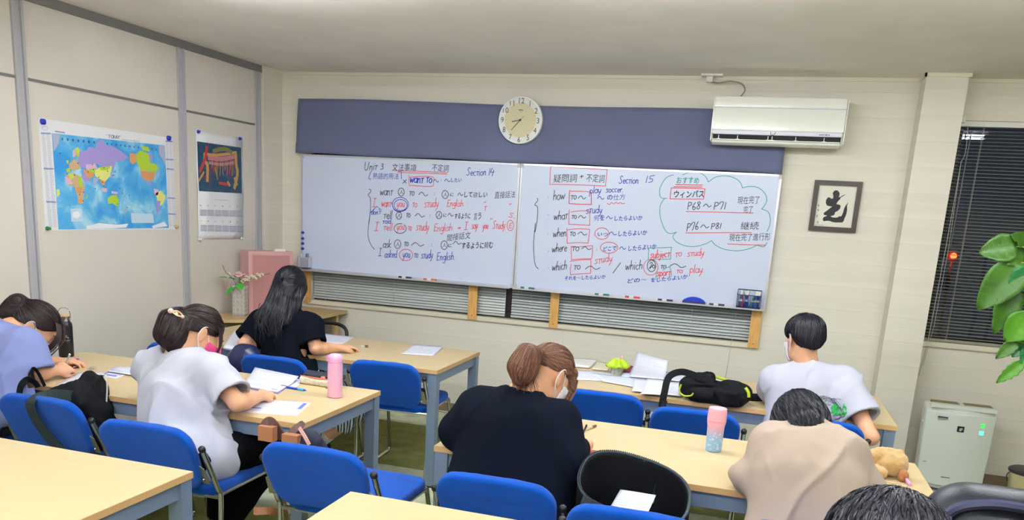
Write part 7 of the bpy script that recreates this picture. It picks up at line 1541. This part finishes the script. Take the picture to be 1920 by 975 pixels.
o = obj('grille', bm, mat('grille pink', (206, 148, 148), .55), pb); o['kind'] = 'stuff'
o = obj('remote', B(-.042, .042, -.02, .02, 0, .016), M_white, bevel=.003); tt = pb.matrix_world; bpy.context.view_layer.update(); o.matrix_world = pb.matrix_world @ Matrix.Translation((WW-.09, .05, HH)); tag(o, 'small white box lying on top of the pink heater', 'box')
pv = V3(*at(451, 591, z=.735)); vs = empty('flower_vase', pv, .3, 'square cut crystal vase in front of the pink heater', 'vase'); vs.scale = (1.3, 1.3, 1.36)
mg = mat('cut crystal', (236, 230, 222), .10, trans=.45, bump=.8, bscale=70, vary=.08, vscale=80)
bm = bmesh.new(); h2 = .162
for (x0, x1, y0, y1) in ((-.034, .034, -.034, -.030), (-.034, .034, .030, .034), (-.034, -.030, -.030, .030), (.030, .034, -.030, .030)): box(bm, x0, x1, y0, y1, 0, h2)
box(bm, -.034, .034, -.034, .034, 0, .012); obj('vase', bm, mg, vs)
bm = bmesh.new()
for sgn, ax in ((-1, 0), (1, 0), (-1, 1), (1, 1)):
    for i in range(3):
        for k in range(7):
            u, z = -.022+.022*i, .015+.022*k; c = (u, sgn*.0345, z) if ax == 0 else (sgn*.0345, u, z); bmesh.ops.create_icosphere(bm, subdivisions=1, radius=.009, matrix=Matrix.Translation(c) @ Matrix.Diagonal((1, .35, 1, 1) if ax == 0 else (.35, 1, 1, 1)))
o = obj('cut_facets', bm, mg, vs); o['kind'] = 'stuff'
fl_ = empty('rose', (pv[0], pv[1], .735+.235), label='pale pink rose with leaves standing in the crystal vase', cat='flower'); fl_.scale = (1.5, 1.5, 1.4); M_rose = mat('pale pink petal', (244, 208, 206), .7); M_lf = mat('fresh green leaf', (60, 170, 50), .5); M_st = mat('stem green', (70, 110, 50), .6)
bm = bmesh.new(); tube(bm, catmull([(0, 0, -.15), (.004, 0, -.05), (-.004, .0, .035)], 4), .0025, 6); obj('stem', bm, M_st, fl_, True)
rr = random.Random(9)
for k in range(17):                                     # nested cupped petals round a tight heart
    a_ = k*2.4; t_ = k/16; rb = .004+.010*t_; rt = .005+.030*t_; hh = .034-.010*t_; wd = 1.1-.25*t_; bm = bmesh.new(); rows = []
    for i in range(6):
        v_ = i/5; row = []
        for jx in range(7):
            u_ = jx/6-.5; aa = a_+u_*wd*(1.2+1.0*(1-abs(2*v_-1.1))); rad = rb+(rt-rb)*v_**.8+.004*t_*max(0, v_-.7)*4; zz = .030+hh*v_*(1-.35*(2*u_)**2)-.012*t_*v_**3
            row.append(bm.verts.new((math.cos(aa)*rad-.004, math.sin(aa)*rad, zz)))
        rows.append(row)
    for i in range(5):
        for jx in range(6): bm.faces.new((rows[i][jx], rows[i][jx+1], rows[i+1][jx+1], rows[i+1][jx])).smooth = True
    obj('petal', bm, M_rose, fl_)
def leaf_bm(L, W_, cup=.15, bend=.25, n=8, lob=0., seed=0):
    bm = bmesh.new(); rows = []; rr = random.Random(seed)
    for i in range(n+1):
        t = i/n; w_ = W_*(math.sin(math.pi*min(1, t*.92+.06))**.75)*(1+lob*math.sin(t*28)); row = []
        for j in range(7): s__ = j/3-1; row.append(bm.verts.new((s__*w_/2, t*L, -bend*L*t*t+cup*abs(s__)*w_*.5+(.012*W_*math.sin(t*24)*abs(s__)))))
        rows.append(row)
    for i in range(n):
        for j in range(6): bm.faces.new((rows[i][j], rows[i][j+1], rows[i+1][j+1], rows[i+1][j])).smooth = True
    return bm
for (x, y, z, az, el, L) in ((-.015, -.01, .015, 2.0, .35, .085), (-.005, -.02, -.010, 2.7, -.5, .07), (.01, -.01, .0, -2.6, -.4, .05)): obj('leaf', leaf_bm(L, L*.62), M_lf, fl_, loc=(x, y, z), rot=(el, 0, az))
sp_ = empty('white_blossom_spray', (pv[0], pv[1], .735+.235), label='spray of small white blossoms leaning right from the vase', cat='flower'); sp_.scale = (1.5, 1.5, 1.4); bm = bmesh.new(); tube(bm, catmull([(0, 0, -.14), (.01, .0, .0), (.05, .035, .03), (.11, .085, .055)], 5), .0018, 6); tube(bm, catmull([(0, 0, -.14), (-.02, -.01, .0), (-.055, -.035, .055), (-.06, -.05, .09)], 5), .0015, 6); obj('stem', bm, M_st, sp_, True)
for i in range(20):
    t = i/19; c = (V3(.012, .002, .012)*(1-t)+V3(.105, .083, .055)*t) if i < 15 else V3(-.045+rr.uniform(-.02, .02), -.03+rr.uniform(-.02, .02), .045+rr.uniform(-.02, .03)); bm = bmesh.new()
    for q_ in range(5): a_ = q_*1.2566; bmesh.ops.create_icosphere(bm, subdivisions=1, radius=.0052, matrix=Matrix.Translation((math.cos(a_)*.005, math.sin(a_)*.005, .002*q_ % 3)) @ Matrix.Diagonal((1, 1, .7, 1)))
    obj('blossom', bm, mat('white blossom', (232, 230, 206), .7), sp_, True, loc=(c[0]+rr.uniform(-.008, .008), c[1]+rr.uniform(-.008, .008), c[2]+rr.uniform(-.01, .012)))
# ---- floor standing air purifier
ap = empty('air_purifier', (5.09, -.28, 0), 0, 'white floor standing air purifier under the right window', 'air purifier'); M_ap = mat('off white purifier', (228, 232, 224), .35)
q = SDF((-.23, -.16, .0), (.23, .16, .58), .005)
def apf(x, y, z):
    t_ = .015*np.clip((z-.05)/.5, 0, 1); hx = .185+t_; d1 = np.abs(x)-hx+.03; fy = np.where(y < 0, .095-.10*(x/.2)**2*.5, .10); d2 = np.abs(y)-fy+.03; d3 = np.abs(z-.300)-.262-.012*(1-(x/.2)**2)+.03
    return np.sqrt(np.maximum(d1, 0)**2+np.maximum(d2, 0)**2+np.maximum(d3, 0)**2)+np.minimum(np.maximum(d1, np.maximum(d2, d3)), 0)-.03
q.fn(apf); q.mesh('body', M_ap, ap)
q = SDF((-.21, -.15, .04), (.21, .0, .56), .006); q.fn(lambda x, y, z: np.maximum(np.maximum(np.abs(x)-.188-.012*np.clip((z-.05)/.5, 0, 1), np.abs(z-.295)-.238), np.abs(y+.100-.05*(x/.2)**2)-.006)); q.mesh('front_panel', mat('purifier panel', (230, 236, 229), .3), ap)
for x0, x1 in ((-.165, -.012), (.022, .175)): obj('top_vent', B(x0, x1, -.045, .055, .555, .5755), mat('vent olive', (120, 112, 76), .7), ap, bevel=.004)
for x0, x1 in ((-.165, -.012), (.022, .175)):
    for k in range(7): obj('vent_louver', B(x0, x1, -.042+k*.0135, -.038+k*.0135, .572, .580), mat('louver olive', (140, 132, 96), .6), ap)
obj('control_panel', B(-.185, .185, -.094, -.045, .556, .5795), M_ap, ap, bevel=.006)
bm = bmesh.new(); box(bm, -.15, .15, -.10, .10, .0, .012); box(bm, -.03, .03, -.115, -.09, .012, .035); box(bm, -.15, .15, -.12, -.10, 0, .01); obj('base', bm, mat('purifier foot', (200, 206, 200), .4), ap, bevel=.003)
def dec(nm, x0, x1, z0, z1, m, dy=.0): yy = -.106+.05*((x0+x1)/2/.2)**2-dy; return obj(nm, B(x0, x1, yy-.003, yy+.004, z0, z1), m, ap)
dec('emblem_plate', -.020, .018, .420, .456, mat('purple black', (38, 24, 46), .3), .001); dec('label_strip', -.135, -.050, .4955, .503, mat('aubergine', (62, 40, 66), .5)); dec('label_strip', -.135, -.050, .484, .4955, mat('lilac grey', (160, 150, 160), .5)); dec('slot', -.06, -.01, .115, .119, mat('slot grey', (90, 84, 92), .5)); dec('small_slot', -.168, -.150, .196, .198, mat('slot grey', (90, 84, 92), .5))
dec('display', .108, .132, .462, .482, mat('green display', (60, 220, 90), .4, emis=(40, 230, 80), estr=1.3)); dec('status_light', .102, .134, .412, .438, mat('mint light', (120, 230, 200), .4, emis=(110, 240, 205), estr=1.0)); dec('status_window', .100, .136, .400, .452, mat('pale lilac', (206, 214, 232), .4), -.001)
bm = bmesh.new()
for (x, z, r_) in ((-.004, .440, .005), (.004, .444, .0042), (-.006, .432, .0042), (.002, .434, .0036), (.008, .437, .003), (-.001, .428, .003)): lathe(bm, [(r_, 0), (r_, .001)], 10, Matrix.Translation((x, -.1115, z)) @ Matrix.Rotation(math.pi/2, 4, 'X'))
o = obj('grape_emblem', bm, mat('silver dots', (214, 206, 220), .4), ap); o['kind'] = 'stuff'
obj('side_knob', B(-.206, -.198, -.02, .0, .44, .46), M_ap, ap, bevel=.003)
# bin
bn = empty('waste_bin', (5.535, -.28, 0), label='cream bucket with a dark lid at the right edge by the wall', cat='bin'); bm = bmesh.new(); lathe(bm, [(.085, 0), (.09, .01), (.105, .19)], 32); obj('bucket', bm, mat('cream plastic', (206, 196, 150), .5), bn, True); bm = bmesh.new(); lathe(bm, [(.108, .188), (.112, .192), (.112, .204), (.10, .212), (.02, .216)], 32); obj('lid', bm, mat('dark grey lid', (56, 54, 56), .5), bn, True)
bm = bmesh.new(); tube(bm, catmull([(-.11, -.02, .185), (-.125, -.03, .165), (-.118, -.04, .13)], 5), .003, 6); obj('handle', bm, M_black, bn, True)
# skirting cable
bm = bmesh.new(); tube(bm, catmull([(1.1, -.03, .008), (1.6, -.04, .008), (1.9, -.05, .008), (2.4, -.035, .008)], 8), .005, 6); o = obj('floor_cable', bm, mat('white cable', (206, 204, 196), .5)); tag(o, 'white cable running along the foot of the back wall', 'cable')
# ---- big leaved plant at the right edge
pn = empty('potted_plant', (5.47, -1.25, 0), label='large leaved green house plant reaching in from the right edge', cat='plant')
bm = bmesh.new(); lathe(bm, [(.13, 0), (.15, .02), (.18, .30), (.19, .31), (.18, .32), (.165, .32), (.16, .28)], 32); obj('pot', bm, mat('terracotta pot', (160, 110, 84), .7), pn, True); bm = bmesh.new(); lathe(bm, [(.001, .281), (.165, .28)], 24, cap=False); obj('soil', bm, mat('soil', (60, 46, 36), .95), pn)
bm = bmesh.new(); tube(bm, catmull([(0, 0, .28), (-.02, .01, .7), (.01, .0, 1.1), (.0, .02, 1.5), (.02, 0, 1.62)], 6), [.018-.00045*i for i in range(25)], 10); tube(bm, catmull([(0, 0, .30), (.06, .03, .6), (.10, .05, .95), (.09, .04, 1.2)], 6), .011, 8); obj('stem', bm, mat('plant stem', (110, 120, 60), .6), pn, True)
M_l1 = mat('leaf green', (62, 106, 30), .42, vary=.16, vscale=14); M_l2 = mat('leaf bright green', (84, 144, 36), .42, vary=.12, vscale=14); M_l3 = mat('leaf deep green', (34, 116, 62), .42, vary=.12, vscale=14); M_rib = mat('leaf vein', (110, 146, 62), .5)
YP = -1.25
def pleaf(base, tip, w, m, n=10, tw=0., stem_from=None, nrm=(0, -1, .3), lob=.0):
    a = V3(*at(*base, y=YP-.0)); b = V3(*at(*tip, y=YP-.03)); a[1] += tw; d = b-a; L = np.linalg.norm(d); d /= L; nv = V3(*nrm); s__ = np.cross(d, nv); s__ /= np.linalg.norm(s__); u = np.cross(s__, d); W_ = w*L
    bm = bmesh.new(); rows = []
    for i in range(n+1):
        t = i/n; ww = W_*(math.sin(math.pi*min(1, (t*.93+.05))**.72)**.8)*(1+lob*math.sin(t*34)); row = []
        for j in range(9): q_ = j/4-1; row.append(bm.verts.new(a+d*L*t+s__*q_*ww/2+u*(-.10*L*t*t+.08*L*(1-abs(q_))*-.0+abs(q_)**1.5*ww*.14+.006*math.sin(t*22+abs(q_)*5)*abs(q_))-V3(pn.location.x, pn.location.y, 0)))
        rows.append(row)
    for i in range(n):
        for j in range(8): bm.faces.new((rows[i][j], rows[i][j+1], rows[i+1][j+1], rows[i+1][j])).smooth = True
    o = obj('leaf', bm, m, pn); md = o.modifiers.new('t', 'SOLIDIFY'); md.thickness = .0015
    O = V3(pn.location.x, pn.location.y, 0); bm = bmesh.new(); P_ = [a+d*L*t+u*(-.10*L*t*t-.004)-O for t in (0, .3, .6, .95)]; tube(bm, [q for q in catmull(P_, 3)], .0014, 5)
    for k in range(1, 7):
        t = .08+.12*k; c = a+d*L*t+u*(-.10*L*t*t-.003)-O; ww = W_*(math.sin(math.pi*min(1, (t*.93+.05))**.72)**.8)*.42
        for sg in (-1, 1): tube(bm, [c, c+s__*sg*ww+d*L*.10-u*(-abs(1)**1.5*ww*.28+.0)-u*0], .0006, 4)
    o2 = obj('midrib', bm, M_rib, o, True); o2['kind'] = 'stuff'
    s0 = V3(5.47, YP, a[2]-.08) if stem_from is None else V3(*stem_from); bm = bmesh.new(); tube(bm, catmull([s0-O, (s0+a)/2+V3(0, 0, .02)-O, a-O], 4), .0032, 6); obj('petiole', bm, mat('petiole', (140, 166, 70), .5), pn, True)
pleaf((1906, 462), (1838, 472), .86, M_l1); pleaf((1925, 480), (1856, 474), .7, M_l1, tw=.03); pleaf((1912, 492), (1834, 580), .62, M_l1, tw=-.02); pleaf((1904, 538), (1868, 625), .55, M_l1, tw=.02, nrm=(.3, -1, .3)); pleaf((1932, 505), (1890, 545), .8, M_l3, tw=-.05, lob=.08)
pleaf((1930, 590), (1884, 640), .9, M_l2, tw=-.05); pleaf((1905, 640), (1868, 672), .55, M_l1, tw=-.01, lob=.05); pleaf((1915, 678), (1869, 718), .42, M_l2, tw=-.02, lob=.12); pleaf((1925, 640), (1900, 668), .8, M_l3, tw=.03); pleaf((1930, 455), (1900, 440), .7, M_l1, tw=.04); pleaf((1935, 650), (1915, 680), .7, M_l3)
pleaf((1960, 560), (2000, 620), .7, M_l1); pleaf((1960, 500), (2010, 520), .7, M_l1); pleaf((1955, 470), (1975, 400), .7, M_l2)
# striped pouch behind the black sweatshirt
p = at(893, 772, z=TT); q = SDF((-.09, -.05, -.004), (.09, .06, .09), .003); q.rbox((0, 0, .032), (.062, .024, .032), .022, rotm(0, -.1, .2)); q.disp(lambda x, y, z: .002*noise3(x*40, y*40, z*40))
m = bpy.data.materials.new('blue striped cloth'); m.use_nodes = True; N = m.node_tree.nodes; L = m.node_tree.links; tc = N.new('ShaderNodeTexCoord'); wv = N.new('ShaderNodeTexWave'); wv.inputs['Scale'].default_value = 16; L.new(tc.outputs['Object'], wv.inputs[0]); cr = N.new('ShaderNodeValToRGB'); cr.color_ramp.elements[0].position = .4; cr.color_ramp.elements[0].color = srgb(70, 130, 180); cr.color_ramp.elements[1].position = .55; cr.color_ramp.elements[1].color = srgb(222, 226, 228); L.new(wv.outputs[0], cr.inputs[0]); L.new(cr.outputs[0], N['Principled BSDF'].inputs['Base Color'])
o = q.mesh('pencil_pouch', m); o.location = p; tag(o, 'blue and white striped pouch behind the left shoulder of the black sweatshirt', 'pouch')
